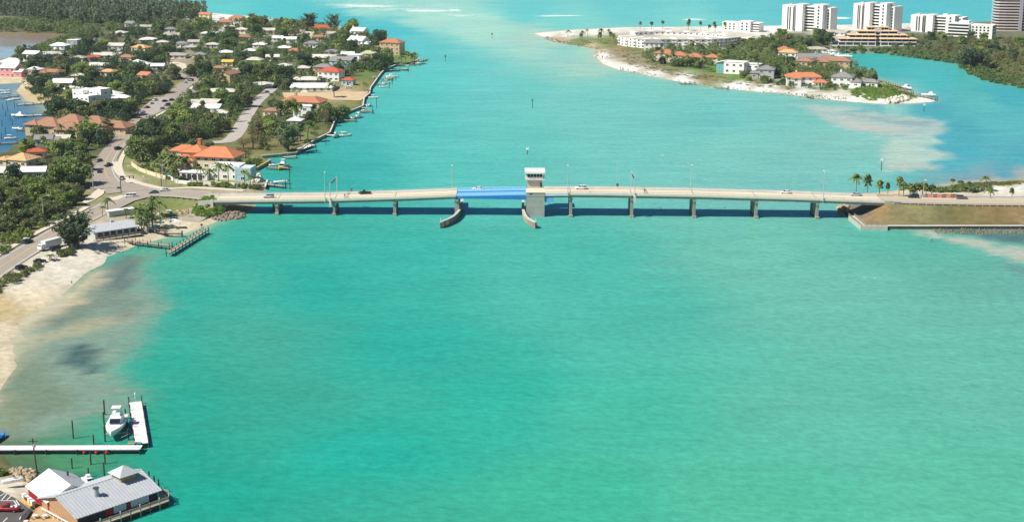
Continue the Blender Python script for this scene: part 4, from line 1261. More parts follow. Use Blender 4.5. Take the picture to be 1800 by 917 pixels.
SPEC = dict(  # length, width, stations (x fraction, z bottom, z top, width factor), cabin (x0,x1 at belt, x0,x1 at roof, roof z)
    sedan=(4.8, 1.82, [(-.5, .45, .78, .80), (-.47, .28, .92, .95), (-.3, .24, .98, 1), (.1, .24, .98, 1), (.25, .24, .94, 1), (.44, .28, .78, .95), (.5, .42, .62, .80)], (-.40, .22, -.25, .06, 1.45)),
    suv=(4.9, 1.95, [(-.5, .5, 1.0, .86), (-.485, .35, 1.12, .97), (-.2, .3, 1.14, 1), (.15, .3, 1.14, 1), (.3, .3, 1.08, 1), (.46, .35, .98, .96), (.5, .5, .8, .84)], (-.485, .22, -.43, .08, 1.8)),
    pickup=(5.6, 1.95, [(-.5, .5, 1.0, .93), (-.49, .38, 1.08, .98), (-.08, .35, 1.1, 1), (.15, .35, 1.1, 1), (.28, .35, 1.08, 1), (.46, .38, 1.0, .96), (.5, .5, .85, .85)], (-.08, .2, -.04, .1, 1.8)),
    van=(5.4, 2.0, [(-.5, .45, 1.1, .92), (-.49, .35, 1.2, .98), (0, .32, 1.2, 1), (.3, .32, 1.15, 1), (.45, .35, 1.0, .97), (.5, .5, .8, .86)], (-.49, .36, -.47, .22, 2.05)))


def car(kind, colour, p, ang, label, group=None):
    Lc, Wc, st, cb = SPEC[kind]
    t_ = thing({'sedan': 'car', 'suv': 'car', 'pickup': 'pickup_truck', 'van': 'van'}[kind], label, {'pickup': 'pickup truck', 'van': 'van'}.get(kind, 'car'), p, ang, group)
    rings = []
    for fx, z0, z1, wf in st:
        x, hw = fx * Lc, Wc / 2 * wf
        rings.append([(x, -hw * .92, z0), (x, hw * .92, z0), (x, hw, z0 + (z1 - z0) * .45), (x, hw * .93, z1 - .04), (x, hw * .8, z1), (x, -hw * .8, z1), (x, -hw * .93, z1 - .04), (x, -hw, z0 + (z1 - z0) * .45)])
    bd = MB().loft(rings).build('body', CARS[colour], t_, True)
    x0, x1, r0, r1, rz = (cb[0] * Lc, cb[1] * Lc, cb[2] * Lc, cb[3] * Lc, cb[4])
    bz = st[2][2] - 0.06
    hw, rw = Wc / 2 * .9, Wc / 2 * .74
    lo = [(x0, -hw, bz), (x1, -hw, bz), (x1, hw, bz), (x0, hw, bz)]
    hi = [(r0, -rw, rz - .05), (r1, -rw, rz - .05), (r1, rw, rz - .05), (r0, rw, rz - .05)]
    MB().loft([lo, hi]).build('windows', GLASS, t_)
    MB().loft([[(r0 - .1, -rw - .03, rz - .06), (r1 + .12, -rw - .03, rz - .06), (r1 + .12, rw + .03, rz - .06), (r0 - .1, rw + .03, rz - .06)], [(r0 + .1, -rw * .85, rz + .02), (r1 - .1, -rw * .85, rz + .02), (r1 - .1, rw * .85, rz + .02), (r0 + .1, rw * .85, rz + .02)]]).build('roof', CARS[colour], t_)
    for s_ in (-1, 1):       # pillars between the side windows
        for fx in (0.38, 0.68):
            xa, xb = x0 + (x1 - x0) * fx, r0 + (r1 - r0) * fx
            MB().tube([(xa, s_ * (hw + .01), bz), (xb, s_ * (rw + .01), rz - .05)], .055, 4).build('pillar', CARS[colour], t_)
    if kind == 'pickup':
        MB().box(-.29 * Lc, 0, .9, 1.115, .36 * Lc, Wc * .78).build('cargo_bed', SHADE, t_)
    tyre, rim = wheel_mesh()
    for fx in (-.32, .32):
        for s_ in (-1, 1):
            wl = link('wheel', tyre, t_, (fx * Lc, s_ * (Wc / 2 - .1), .33))
            link('rim', rim, wl)
    for s_ in (-.62, .62):
        MB().box(st[-1][0] * Lc - .06, s_ * Wc / 2, .6, .74, .12, .3).build('headlight', LAMPG, t_)
        MB().box(st[0][0] * Lc + .04, s_ * Wc / 2, .7, .86, .1, .3).build('tail_light', CARS['red'], t_)
    return t_


def on_deck(px, py):
    return PR(px, py)


for kind, col, px, py, a, lb in (
        ('suv', 'silver', 472, 347.5, 180, 'silver estate car on the bridge above the first pier from the wooded shore'), ('pickup', 'black', 641, 341, 180, 'black pickup truck crossing the bridge before the blue span'),
        ('sedan', 'white', 840, 333.5, 180, 'white car on the blue lift span'), ('suv', 'white', 1021, 332.5, 180, 'white SUV on the bridge just past the tender house'),
        ('sedan', 'white', 1381, 340, 180, 'low white car on the plain concrete spans beyond the midpoint'), ('sedan', 'silver', 1504, 344, 180, 'silver car where the bridge meets the embankment'),
        ('suv', 'dark', 1605, 347.5, 180, 'dark car on the embankment road beside the round palm'), ('suv', 'grey', 1690, 349.5, 0, 'grey SUV on the embankment road beyond the palm clump')):
    p = PR(px, py)
    car(kind, col, p + Vector((0, 0, .02)), R(a) + (-0.035 if px < 1540 else 0), lb)
car('sedan', 'black', Vector((P(1754, 345, 1.6).x, 652, gz(P(1754, 345, 1.6).x, 652))), 0, 'dark car parked on the white sand beside the embankment')
for kind, col, px, py, a, lb in (
        ('suv', 'dark', 208, 263, 60, 'dark SUV driving up the winding street'), ('sedan', 'grey', 174, 284, 250, 'grey car coming down the winding street under the trees'), ('pickup', 'black', 191, 292, 70, 'black pickup on the bend of the winding street'),
        ('sedan', 'dark', 175, 303, 95, 'dark car waiting under the big dark tree'), ('pickup', 'white', 214, 315, 110, 'white pickup turning at the junction'), ('van', 'white', 229, 347, 190, 'white van crossing the junction'),
        ('sedan', 'blue', 270, 340, 180, 'dark blue car leaving the junction for the bridge'), ('sedan', 'silver', 289, 336, 175, 'pale car at the kerb below the utility pole'),
        ('suv', 'dark', 49, 427, 62, 'dark SUV driving along the shore road'), ('suv', 'black', 97, 440, 58, 'black car parked beside the white box truck'), ('sedan', 'black', 70, 461, 25, 'dark car parked facing the sea by the scrub'),
        ('suv', 'black', 38, 473, 60, 'black car parked on the gravel at the edge of the shore road'), ('sedan', 'black', 240, 373, 15, 'dark car parked behind the beach restaurant'), ('pickup', 'grey', 300, 380, 20, 'grey pickup parked beside the beach chairs'),
        ('sedan', 'dark', 317, 139, 150, 'dark car on the upper bend of the winding street'), ('suv', 'dark', 335, 142.5, 160, 'maroon dark car at the tip of the street bend'), ('sedan', 'silver', 325, 146, 130, 'pale car entering the street bend'),
        ('sedan', 'red', 259, 190, 75, 'red car in the roadside parking strip'), ('sedan', 'white', 266, 183, 75, 'white car parked above the red car'), ('sedan', 'white', 251, 198, 75, 'white car parked below the red car'), ('suv', 'white', 273, 177, 75, 'white car at the top of the roadside parking strip'),
        ('sedan', 'black', 290, 179, 62, 'black car passing the parking strip'), ('suv', 'grey', 294, 186, 242, 'grey car coming down past the parking strip'), ('sedan', 'dark', 302, 177, 62, 'dark car on the street above the parking strip'), ('sedan', 'silver', 284, 192, 242, 'silver car at the lower end of the parking strip'),
        ('sedan', 'grey', 469, 163, 70, 'grey car on the pale side street'), ('sedan', 'white', 660, 137, 40, 'white car parked by the house on the point'), ('sedan', 'white', 613, 155, 20, 'white car beside the small orange roofed house')):
    q = P(px, py, GZ)
    if px in (270, 289):
        q = PR(px, py)
    car(kind, col, Vector((q.x, q.y, q.z + .03)), R(a), lb)
p = PR(399, 337.5)
car('sedan', 'silver', Vector((p.x, p.y, gz(p.x, p.y) + .05)), R(182), 'pale car parked on the apron beyond the bridge approach')
p = P(14, 897, 1.57)
truck = car('pickup', 'red', p, R(-4) + math.pi, 'red pickup truck in the car park of the waterfront shop')
for i, (dx, dy) in enumerate(((-1.1, .3), (-1.7, -.25), (-2.2, .3))):
    MB().box(dx, dy, 1.0, 1.35, .55, .5, i * .6).build('cargo', HULLW, truck)
# box truck
p = P(89, 436, 1.5)
t_ = thing('box_truck', 'white box truck parked on the gravel beside the beach road', 'truck', p, R(60))
MB().box(0.6, 0, 0.9, 3.6, 8.4, 2.5).build('cargo_box', CARS['white'], t_)
MB().loft([[(-5.7, -1.15, .6), (-3.7, -1.15, .6), (-3.7, 1.15, .6), (-5.7, 1.15, .6)], [(-5.75, -1.15, 1.5), (-3.7, -1.15, 1.5), (-3.7, 1.15, 1.5), (-5.75, 1.15, 1.5)], [(-5.2, -1.0, 2.5), (-3.7, -1.0, 2.5), (-3.7, 1.0, 2.5), (-5.2, 1.0, 2.5)]]).build('cab', CARS['white'], t_)
MB().box(-5.52, 0, 1.55, 2.25, .12, 1.8).build('windscreen', GLASS, t_)
MB().box(-.2, 0, .55, .88, 9.6, 1.6).build('chassis', STEEL_D, t_)
tyre, rim = wheel_mesh()
for x in (-4.4, 2.4, 3.5):
    for s_ in (-1.05, 1.05):
        wl = link('wheel', tyre, t_, (x, s_, .45))
        wl.scale = (1.35, 1.35, 1.35)
        link('rim', rim, wl)


# ------------------------------------------------------------------ boats
def hull_rings(Lb, B, H, sheer=0.25, n=9):
    rings = []
    for i in range(n):
        f = i / (n - 1)
        x = (f - .45) * Lb
        k = 1.0 if f < .55 else max(0.03, 1 - ((f - .55) / .45) ** 2.0)
        zt = H * (1 + sheer * max(0, f - .3))
        hb = B / 2 * k
        rings.append([(x, 0, -0.35 * H * (1 if f < .8 else (1 - f) / .2)), (x, hb * .75, 0.05 * H), (x, hb * .98, H * .55), (x, hb, zt), (x, hb * .86, zt), (x, -hb * .86, zt), (x, -hb, zt), (x, -hb * .98, H * .55), (x, -hb * .75, .05 * H)])
    return rings


BOATBLUE = mat('blue_boat_canvas', '#3c83c9', 0.7, 0.1)
BOATTEAL = mat('teal_boat_canvas', '#3aa0a8', 0.7, 0.1)
HULLY = mat('yellow_green_hull', '#b9b83a', 0.35, 0.05)
SEATC = mat('boat_cushion', '#c8b9a0', 0.8)


def boat(style, p, ang, Lb, label, hull=HULLW, cover=None, lift=False):
    t_ = thing({'open': 'motorboat', 'cruiser': 'cabin_cruiser', 'sail': 'sailboat', 'sport': 'sport_fishing_boat'}[style], label, 'sailboat' if style == 'sail' else 'boat', p, ang)
    B, H = Lb * (.34 if style == 'sport' else .3), max(.8, Lb * .1)
    MB().loft(hull_rings(Lb, B, H)).build('hull', hull, t_, True)
    MB().box(-.12 * Lb, 0, H * .7, H * 1.02, .5 * Lb, B * .8).build('deck', SEATC if style == 'open' else HULLW, t_)
    if style == 'open':
        MB().box(-.05 * Lb, 0, H, H * 1.75, .14 * Lb, B * .35, 0, .8).build('console', HULLW, t_)
        MB().box(.0 * Lb, 0, H * 1.6, H * 2.2, .03 * Lb, B * .3).build('windscreen', GLASS, t_)
        MB().box(-.47 * Lb, 0, H * .4, H * 1.6, .06 * Lb, B * .2, 0, .8).build('outboard_motor', STEEL_D, t_)
        if cover:
            MB().box(-.05 * Lb, 0, H * 2.9, H * 3.0, .36 * Lb, B * .8, 0, .95).build('canopy', cover, t_)
            for sx in (-.18, .08):
                for sy in (-.3, .3):
                    MB().tube([(sx * Lb, sy * B, H * .9), (sx * Lb, sy * B, H * 2.92)], .04, 5).build('canopy_post', STEEL, t_)
    elif style in ('cruiser', 'sport'):
        MB().loft([[(-.2 * Lb, -B * .38, H), (.22 * Lb, -B * .3, H), (.22 * Lb, B * .3, H), (-.2 * Lb, B * .38, H)], [(-.18 * Lb, -B * .33, H * 2.1), (.06 * Lb, -B * .3, H * 2.1), (.06 * Lb, B * .3, H * 2.1), (-.18 * Lb, B * .33, H * 2.1)]]).build('cabin', HULLW, t_)
        MB().loft([[(.075 * Lb, -B * .29, H * 1.95), (.175 * Lb, -B * .27, H * 1.35), (.175 * Lb, B * .27, H * 1.35), (.075 * Lb, B * .29, H * 1.95)], [(.10 * Lb, -B * .28, H * 2.02), (.20 * Lb, -B * .26, H * 1.4), (.20 * Lb, B * .26, H * 1.4), (.10 * Lb, B * .28, H * 2.02)]]).build('windscreen', GLASS, t_)
        MB().box(-.08 * Lb, 0, H * 2.11, H * 2.75, .18 * Lb, B * .5, 0, .85).build('flybridge', HULLW, t_)
        if style == 'sport':
            for sx in (-.16, .0):
                for sy in (-.24, .24):
                    MB().tube([(sx * Lb, sy * B, H * 2.5), (sx * Lb * .9, sy * B * .9, H * 3.6)], .05, 5).build('tower_leg', STEEL, t_)
            MB().box(-.09 * Lb, 0, H * 3.6, H * 3.7, .16 * Lb, B * .5).build('tower_top', HULLW, t_)
            for sy in (-.42, .42):
                MB().tube([(-.1 * Lb, sy * B, H * 2), (-.22 * Lb, sy * B * 1.3, H * 6.5)], .035, 5).build('outrigger', STEEL, t_)
    else:
        MB().box(-.02 * Lb, 0, H, H * 1.5, .36 * Lb, B * .5, 0, .85).build('cabin', HULLW, t_)
        MB().tube([(.06 * Lb, 0, H), (.06 * Lb, 0, Lb * 1.25)], [.11, .06], 6).build('mast', STEEL, t_)
        MB().tube([(.06 * Lb, 0, H * 2.0), (-.38 * Lb, 0, H * 2.0)], .14, 6).build('furled_sail', HULLW, t_)
    return t_


def piling(p, h, label, group=None, m_=WOOD_D):
    o = MB().tube([(0, 0, -1.5), (0, 0, h * .6), (0, 0, h)], [.2, .19, .17], 7).build('piling', m_)
    o.location = (p[0], p[1], 0)
    return tag(o, label, 'piling', group)


def dock(path, wd, top, label, m_=WOOD, posts=4.0, tall=0.0, rail=False, lean=0):
    pts = [Vector((q[0], q[1], 0)) for q in path]
    t_ = thing('dock', label, 'dock', (0, 0, 0))
    for i in range(len(pts) - 1):
        a, b_ = pts[i], pts[i + 1]
        d = b_ - a
        an = math.atan2(d.y, d.x)
        n_ = Vector((-math.sin(an), math.cos(an), 0))
        c = (a + b_) / 2
        MB().box(c.x, c.y, top - .18 - .01 * i, top - .01 * i, d.length + .1, wd, an).build('deck', m_, t_)
        for s_ in (-1, 1):
            c2 = c + n_ * s_ * (wd / 2 - .15)
            MB().box(c2.x, c2.y, top - .5, top - .19, d.length, .18, an).build('stringer', WOOD_D, t_)
        n = max(1, int(d.length / posts))
        for j in range(n + 1):
            q = a.lerp(b_, j / n)
            for s_ in (-1, 1):
                r_ = q + n_ * s_ * (wd / 2 + .1)
                MB().tube([(r_.x, r_.y, -1.5), (r_.x, r_.y, top + tall)], .16, 6).build('piling', WOOD_D, t_)
        if rail:
            for s_ in (-1, 1):
                c2 = c + n_ * s_ * (wd / 2 + .05)
                MB().box(c2.x, c2.y, top + .85, top + .97, d.length, .1, an).build('rail', WOOD, t_)
    return t_


# long white pier, its arm and the boat on the lift beside the shop
WHITE_D = mat('sun_bleached_deck', '#dedad6', 0.9, 0.2, 1.2, stretch=(3, .6, 1))
A = lambda px, py, z=1.3: P(px, py, z)
dock([A(-80, 787), A(248, 786)], 3.0, 1.4, 'long white plank pier running out past the waterfront shop', WHITE_D, 7.0)
dock([A(249, 779), A(238, 706)], 3.3, 1.36, 'white finger pier beside the boat lift', WHITE_D, 5.5, 1.6)
p = A(205, 751, 1.2)
boat('sport', Vector((p.x, p.y, 1.4)), R(-86), 14.0, 'large white sport fishing boat raised on a lift at the white pier')
t_ = thing('boat_lift', 'timber boat lift frame holding the big fishing boat', 'boat lift', (0, 0, 0))
for px, py, h in ((185, 776, 4.2), (185, 764, 3.4), (183, 746, 3.6), (184, 728, 4.2), (226, 772, 3.0), (224, 752, 2.8), (221, 735, 2.8)):
    q = P(px, py, 0)
    MB().tube([(q.x, q.y, -1.5), (q.x, q.y, h)], .22, 7).build('piling', WOOD_D, t_)
for y1, y2 in ((768, 765), (738, 736)):
    a, b_ = P(185, y1, 0), P(226, y2, 0)
    MB().tube([(a.x, a.y, .85), (b_.x, b_.y, .85)], .16, 5).build('cradle_beam', STEEL, t_)
a, b_ = P(214, 776, 0), P(229, 771, 0)
MB().tube([(a.x, a.y, 1.2), (b_.x, b_.y, 1.5)], .12, 5).build('walk_beam', WOOD, t_)
for i, (px, py, h, lb) in enumerate(((129, 770, 5.0, 'lone dark piling standing behind the white pier'), (160, 816, 3.2, 'dark piling in front of the white pier closest to the rocks'), (185, 815, 3.6, 'dark piling in front of the white pier beside the red buoys'), (127, 823, 2.8, 'thin piling beside the white roofed shop'), (184, 842, 4.4, 'tall dark piling behind the roof cupola'), (156, 838, 2.4, 'short piling behind the grey metal roof'), (165, 780, 2.6, 'slim post against the white pier beside the boat lift'),
                                     (263, 853, 3.8, 'dark piling off the shop deck closest to the roof corner'), (272, 860, 3.6, 'dark piling off the shop deck, middle of three'), (280, 866, 3.6, 'dark piling off the shop deck farthest from the roof corner'), (243, 437, 3.2, 'thin lone piling in the shallows beside the walkway pier'))):
    piling(P(px, py, 0), h, lb)
BUOY = mat('red_buoy', '#c8202c', 0.4)
for i, px in enumerate((149, 170, 188)):
    q = P(px, 791, .9)
    o = thing('buoy', ('red buoy hanging on the white pier, the one farthest from the boat', 'red buoy hanging on the white pier, middle of three', 'red buoy hanging on the white pier, closest to the boat lift')[i], 'buoy', (q.x, q.y - .5, .55 + .0), 0, 'red buoys on the pier')
    bm = bmesh.new()
    bmesh.ops.create_uvsphere(bm, u_segments=12, v_segments=8, radius=.42)
    m2 = bpy.data.meshes.new('float')
    bm.to_mesh(m2)
    bm.free()
    m2.materials.append(BUOY)
    link('float', m2, o)
    MB().tube([(0, 0, .35), (0, 0, .8)], .08, 6).build('eye', WHITE, o)
# small items on the finger pier
for i, (px, py, m_, lb) in enumerate(((243, 779, BOATTEAL, 'pile of teal netting at the pier corner'), (231, 781, WOOD, 'grey bench at the pier corner'), (233, 743, mat('blue_box', '#8e9ccf', .6), 'pale blue dock box halfway along the finger pier'), (238, 702, HULLW, 'white piling light at the tip of the finger pier'))):
    q = A(px, py, 1.4)
    o = thing(('fishing_net', 'bench', 'dock_box', 'pier_light')[i], lb, ('net', 'bench', 'box', 'light')[i], (q.x, q.y, 1.38))
    if i == 0:
        for k in range(6):
            MB().tube([(k * .25 - .6, -.4, .05), (k * .22 - .5, 0, .35), (k * .25 - .6, .45, .05)], .16, 6).build('fold', m_, o)
    elif i == 1:
        MB().box(0, 0, .4, .48, 1.8, .5).build('seat', m_, o)
        MB().box(0, .25, .48, .95, 1.8, .08).build('backrest', m_, o)
        for k in (-.7, .7):
            MB().box(k, 0, 0, .4, .1, .45).build('leg', m_, o)
    elif i == 2:
        MB().box(0, 0, 0, .7, 1.6, .8).build('body', m_, o)
        MB().box(0, 0, .71, .8, 1.7, .9).build('lid', HULLW, o)
    else:
        MB().tube([(0, 0, 0), (0, 0, 1.6)], .12, 6).build('post', m_, o)
        MB().tube([(0, 0, 1.6), (0, 0, 2.1)], [.3, .2], 8).build('lamp', LAMPG, o)


# ------------------------------------------------------------------ waterfront shop
def frame_xy(o, u):
    """Local frame at o with x along u; returns map (a, b, z) -> world."""
    u = Vector((u[0], u[1], 0)).normalized()
    v = Vector((-u.y, u.x, 0))
    return lambda a, b_, z: (o[0] + u.x * a + v.x * b_, o[1] + u.y * a + v.y * b_, z)


def ribs(T, a0, a1, b0, z0, b1, z1, step, hgt=.13):
    mb = MB()
    n = int((a1 - a0) / step)
    for i in range(n + 1):
        a = a0 + (a1 - a0) * i / n
        w_ = .06
        mb.add([T(a - w_, b0, z0), T(a + w_, b0, z0), T(a + w_, b1, z1), T(a - w_, b1, z1), T(a - w_, b0, z0 + hgt), T(a + w_, b0, z0 + hgt), T(a + w_, b1, z1 + hgt), T(a - w_, b1, z1 + hgt)],
               [(4, 5, 6, 7), (0, 1, 5, 4), (1, 2, 6, 5), (2, 3, 7, 6), (3, 0, 4, 7)])
    return mb


REDW = mat('red_siding', '#9c1f2a', 0.7, 0.1, 1.0)
BRICKW = mat('tan_board_siding', '#b3906c', 0.8, 0.15, 1.2)
BLUEW = mat('pale_blue_panel', '#b9cbd8', 0.6, 0.05)
rA, rB = P(101, 871, 6.5), P(244, 825, 6.5)
u = (rB - rA)
T = frame_xy(rA, u)
Lr = Vector((u.x, u.y, 0)).length
shop = thing('waterfront_shop', 'grey metal roofed restaurant on pilings over the water with a roof cupola', 'building', (0, 0, 0))
HW, EZ, RZ = 8.0, 3.8, 6.5
for s_ in (-1, 1):
    quad = [T(-.6, 0, RZ), T(Lr + .6, 0, RZ), T(Lr + .6, s_ * (HW + .5), EZ - .16), T(-.6, s_ * (HW + .5), EZ - .16)]
    mb = MB().loft([quad, [(x, y, z - .14) for x, y, z in quad]])
    rf = mb.build('roof', METAL_R, shop)
    rr = ribs(T, -.5, Lr + .5, 0, RZ + .0, s_ * (HW + .45), EZ - .15, .8)
    o = rr.build('roof_ribs', METAL_R, rf)
    o['kind'] = 'stuff'
MB().add([T(-.7, -.18, RZ - .02), T(Lr + .7, -.18, RZ - .02), T(Lr + .7, .18, RZ - .02), T(-.7, .18, RZ - .02), T(-.7, -.02, RZ + .14), T(Lr + .7, -.02, RZ + .14), T(Lr + .7, .02, RZ + .14), T(-.7, .02, RZ + .14)], [(0, 1, 5, 4), (1, 2, 6, 5), (2, 3, 7, 6), (3, 0, 4, 7), (4, 5, 6, 7)]).build('ridge_cap', STEEL, shop)
for a, m_ in ((0.15, BRICKW), (Lr - .15, BLUEW)):
    g = [T(a, -HW + .3, 1.4), T(a, HW - .3, 1.4), T(a, HW - .3, EZ), T(a, 0, RZ - .25), T(a, -HW + .3, EZ)]
    g2 = [T(a + .2, -HW + .3, 1.4), T(a + .2, HW - .3, 1.4), T(a + .2, HW - .3, EZ), T(a + .2, 0, RZ - .25), T(a + .2, -HW + .3, EZ)]
    MB().loft([g, g2]).build('gable_wall', m_, shop)
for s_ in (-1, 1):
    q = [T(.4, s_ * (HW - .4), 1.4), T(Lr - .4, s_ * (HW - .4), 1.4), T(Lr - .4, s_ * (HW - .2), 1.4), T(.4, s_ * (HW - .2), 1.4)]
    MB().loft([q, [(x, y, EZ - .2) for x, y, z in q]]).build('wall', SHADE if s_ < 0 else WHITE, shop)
for k, (a0, a1, m_) in enumerate(((7.2, 9.0, REDW), (9.3, 12.6, BLUEW), (12.9, 13.6, REDW), (13.8, 18.6, BLUEW), (3.0, 6.8, SHADE))):
    q = [T(a0, -HW + .14, 1.6), T(a1, -HW + .14, 1.6), T(a1, -HW + .24, 1.6), T(a0, -HW + .24, 1.6)]
    MB().loft([q, [(x, y, EZ - .35) for x, y, z in q]]).build('wall_panel', m_, shop)
# deck round the building on pilings
dk = [T(-1, -HW - 2.6, 1.3), T(Lr + 1.2, -HW - 2.2, 1.3), T(Lr + 3.0, -HW + .5, 1.3), T(Lr + 2.6, 3, 1.3), T(Lr + .2, HW, 1.3), T(-1, HW, 1.3)]
MB().prism(dk, 1.05, 1.3).build('deck', WOOD, shop)
edge = [T(-1, -HW - 2.6, 1.3), T(Lr + 1.2, -HW - 2.2, 1.3), T(Lr + 3.0, -HW + .5, 1.3), T(Lr + 2.6, 3, 1.3)]
for i in range(3):
    a, b_ = Vector(edge[i]), Vector(edge[i + 1])
    n = max(2, int((b_ - a).length / 2.4))
    for z in (1.75, 2.1, 2.4):
        strip('rail', [a, b_], .1, WOOD, z - 1.3, thick=.1, parent=shop)
    for j in range(n + 1):
        q = a.lerp(b_, j / n)
        MB().tube([(q.x, q.y, -1.5), (q.x, q.y, 2.45 if j % 2 else 2.9)], .13, 6).build('deck_post', WOOD if j % 2 else CONC_L, shop)
    c = (a + b_) / 2
    d = b_ - a
    MB().box(c.x, c.y, .45, 1.04, d.length, .15, math.atan2(d.y, d.x)).build('skirt_board', WOOD_D, shop)
ramp_w = [T(-1.5, -HW - 1.0, 1.9), T(-1.5, 5.0, 1.9)]
strip('rail', [Vector(q) for q in ramp_w], .25, PAINT_W, .75, thick=.2, parent=shop)
for j in range(9):
    q = Vector(ramp_w[0]).lerp(Vector(ramp_w[1]), j / 8)
    MB().box(q.x, q.y, 1.3, 2.5, .14, .14).build('rail_post', PAINT_W, shop)
# cupola
cq = P(211, 829, 7.6)
an = math.atan2(u.y, u.x)
cx, cy = T(Lr * .80, -.3, 0)[:2]
MB().box(cx, cy, 5.3, 7.3, 4.0, 4.0, an).build('cupola_wall', BRICKW, shop)
MB().loft([[(cx + 3.1 * math.cos(an + R(45 + 90 * k)) * 1.25, cy + 3.1 * math.sin(an + R(45 + 90 * k)) * 1.25, 7.25) for k in range(4)], [(cx + .05 * math.cos(an + R(45 + 90 * k)), cy + .05 * math.sin(an + R(45 + 90 * k)), 9.0) for k in range(4)]]).build('cupola_roof', METAL_R, shop)
q = T(Lr * .36, -3.6, 0)
MB().tube([(q[0], q[1], 4.6), (q[0], q[1], 7.1)], .62, 14).build('chimney', STEEL, shop)
MB().tube([(q[0], q[1], 7.1), (q[0], q[1], 7.25)], .72, 14).build('chimney_cap', STEEL_D, shop)
# neighbouring white-roofed building
r0, r1 = P(86.5, 823, 6.5), P(120, 848, 6.5)
u2 = r1 - r0
T2 = frame_xy(r0, u2)
L2 = Vector((u2.x, u2.y, 0)).length + 1.5
shop2 = thing('bait_shop', 'white roofed bait shop with red walls beside the car park', 'building', (0, 0, 0))
for s_, m_ in ((-1, WHITE_R), (1, METAL_R)):  # far slope of the white roof coloured grey to stand for its shade
    quad = [T2(-.3, 0, 6.5), T2(L2, 0, 6.5), T2(L2, s_ * 6.0, 3.6), T2(-.3, s_ * 6.0, 3.6)]
    MB().loft([quad, [(x, y, z - .15) for x, y, z in quad]]).build('roof', m_, shop2)
for s_ in (-1, 1):
    q = [T2(.2, s_ * 5.2, 1.3), T2(L2 - .3, s_ * 5.2, 1.3), T2(L2 - .3, s_ * 5.5, 1.3), T2(.2, s_ * 5.5, 1.3)]
    MB().loft([q, [(x, y, 3.75) for x, y, z in q]]).build('wall', REDW, shop2)
for a in (.1, L2 - .5):
    g = [T2(a, -5.4, 1.3), T2(a, 5.4, 1.3), T2(a, 5.4, 3.75), T2(a, 0, 6.3), T2(a, -5.4, 3.75)]
    g2 = [T2(a + .2, -5.4, 1.3), T2(a + .2, 5.4, 1.3), T2(a + .2, 5.4, 3.75), T2(a + .2, 0, 6.3), T2(a + .2, -5.4, 3.75)]
    MB().loft([g, g2]).build('gable_wall', WHITE, shop2)
q = T2(3.5, 3, 0)
MB().tube([(q[0], q[1], 4.8), (q[0], q[1], 6.2)], .25, 8).build('vent_pipe', STEEL_D, shop2)
# things set out along the red wall
for k in range(5):
    a = 1.2 + k * 1.7
    q = T2(a, -6.9, 1.3)
    m_, nm, lb = ((HULLW, 'ice_chest', 'white ice chest by the red wall, %s'), (CARS['red'], 'drinks_cooler', 'red drinks cooler by the red wall, %s'), (HULLW, 'ice_chest', 'white ice chest by the red wall, %s'), (HULLW, 'ice_chest', 'white ice chest by the red wall, %s'), (mat('brown_barrel', '#6b4a34', .8), 'barrel', 'brown barrel by the red wall, %s'))[k]
    o = thing(nm, lb % ('first from the rock pile', 'next to the rock pile end', 'third from the rock pile', 'fourth from the rock pile', 'next to the patio')[k], nm.replace('_', ' '), (q[0], q[1], 1.4), math.atan2(u2.y, u2.x))
    MB().box(0, 0, 0, .9, 1.2, .8).build('body', m_, o)
    MB().box(0, 0, .91, 1.02, 1.26, .86).build('lid', HULLW if k != 4 else m_, o)
strip('kerb', [P(38, 878, 1.57), P(55, 890, 1.57)], .55, PAINT_Y, .2, 'yellow painted kerb in front of the bait shop', thick=.2)
sheet('patio', [(62, 893), (84, 884), (100, 900), (124, 930), (120, 960), (44, 950), (52, 912)], mat('tan_brick_patio', '#bd9d72', .9, .15, 1.2), 0, 'tan brick patio in front of the restaurant', lambda a, b_: P(a, b_, 1.56))
UMB = [HULLW, HULLW, mat('beige_umbrella', '#d9cdb8', .8)]
for i, (px, py, lb) in enumerate(((62, 910, 'white patio table closest to the dark fence'), (79, 910, 'pale patio table in the middle of the brick patio'), (46, 920, 'beige patio table at the edge of the picture by the fence'))):
    q = P(px, py, 1.57)
    o = thing('patio_table', lb, 'table', q)
    MB().tube([(0, 0, .7), (0, 0, .76)], .6, 14).build('tabletop', UMB[i], o)
    MB().tube([(0, 0, 0), (0, 0, .7)], .07, 6).build('leg', STEEL_D, o)
    for k in range(3):
        MB().box(math.cos(k * 2.1) * .95, math.sin(k * 2.1) * .95, .38, .46, .42, .42, k * 2.1).build('stool', STEEL_D, o)
t_ = thing('fence', 'dark low fence between the patio and the car park', 'fence', (0, 0, 0))
a, b_ = P(38, 915, 1.57), P(57, 896, 1.57)
for j in range(9):
    q = a.lerp(b_, j / 8)
    MB().box(q.x, q.y, 1.5, 2.6, .12, .12).build('post', STEEL_D, t_)
for z in (.5, .95):
    strip('rail', [a, b_], .08, STEEL_D, z, thick=.08, parent=t_)
# boat on a trailer and small boat by the shop
boat('open', P(24, 846, 2.0), R(-150), 5.2, 'white boat on a trailer on the sand beside the rubble pile')
boat('cruiser', P(157, 850, .3), R(-60), 7.5, 'white cabin boat moored between the two shop roofs')
boat('open', P(-2, 771, .3), R(80), 6, 'dark blue boat bow in the shallows beside the white pier', BOATBLUE)

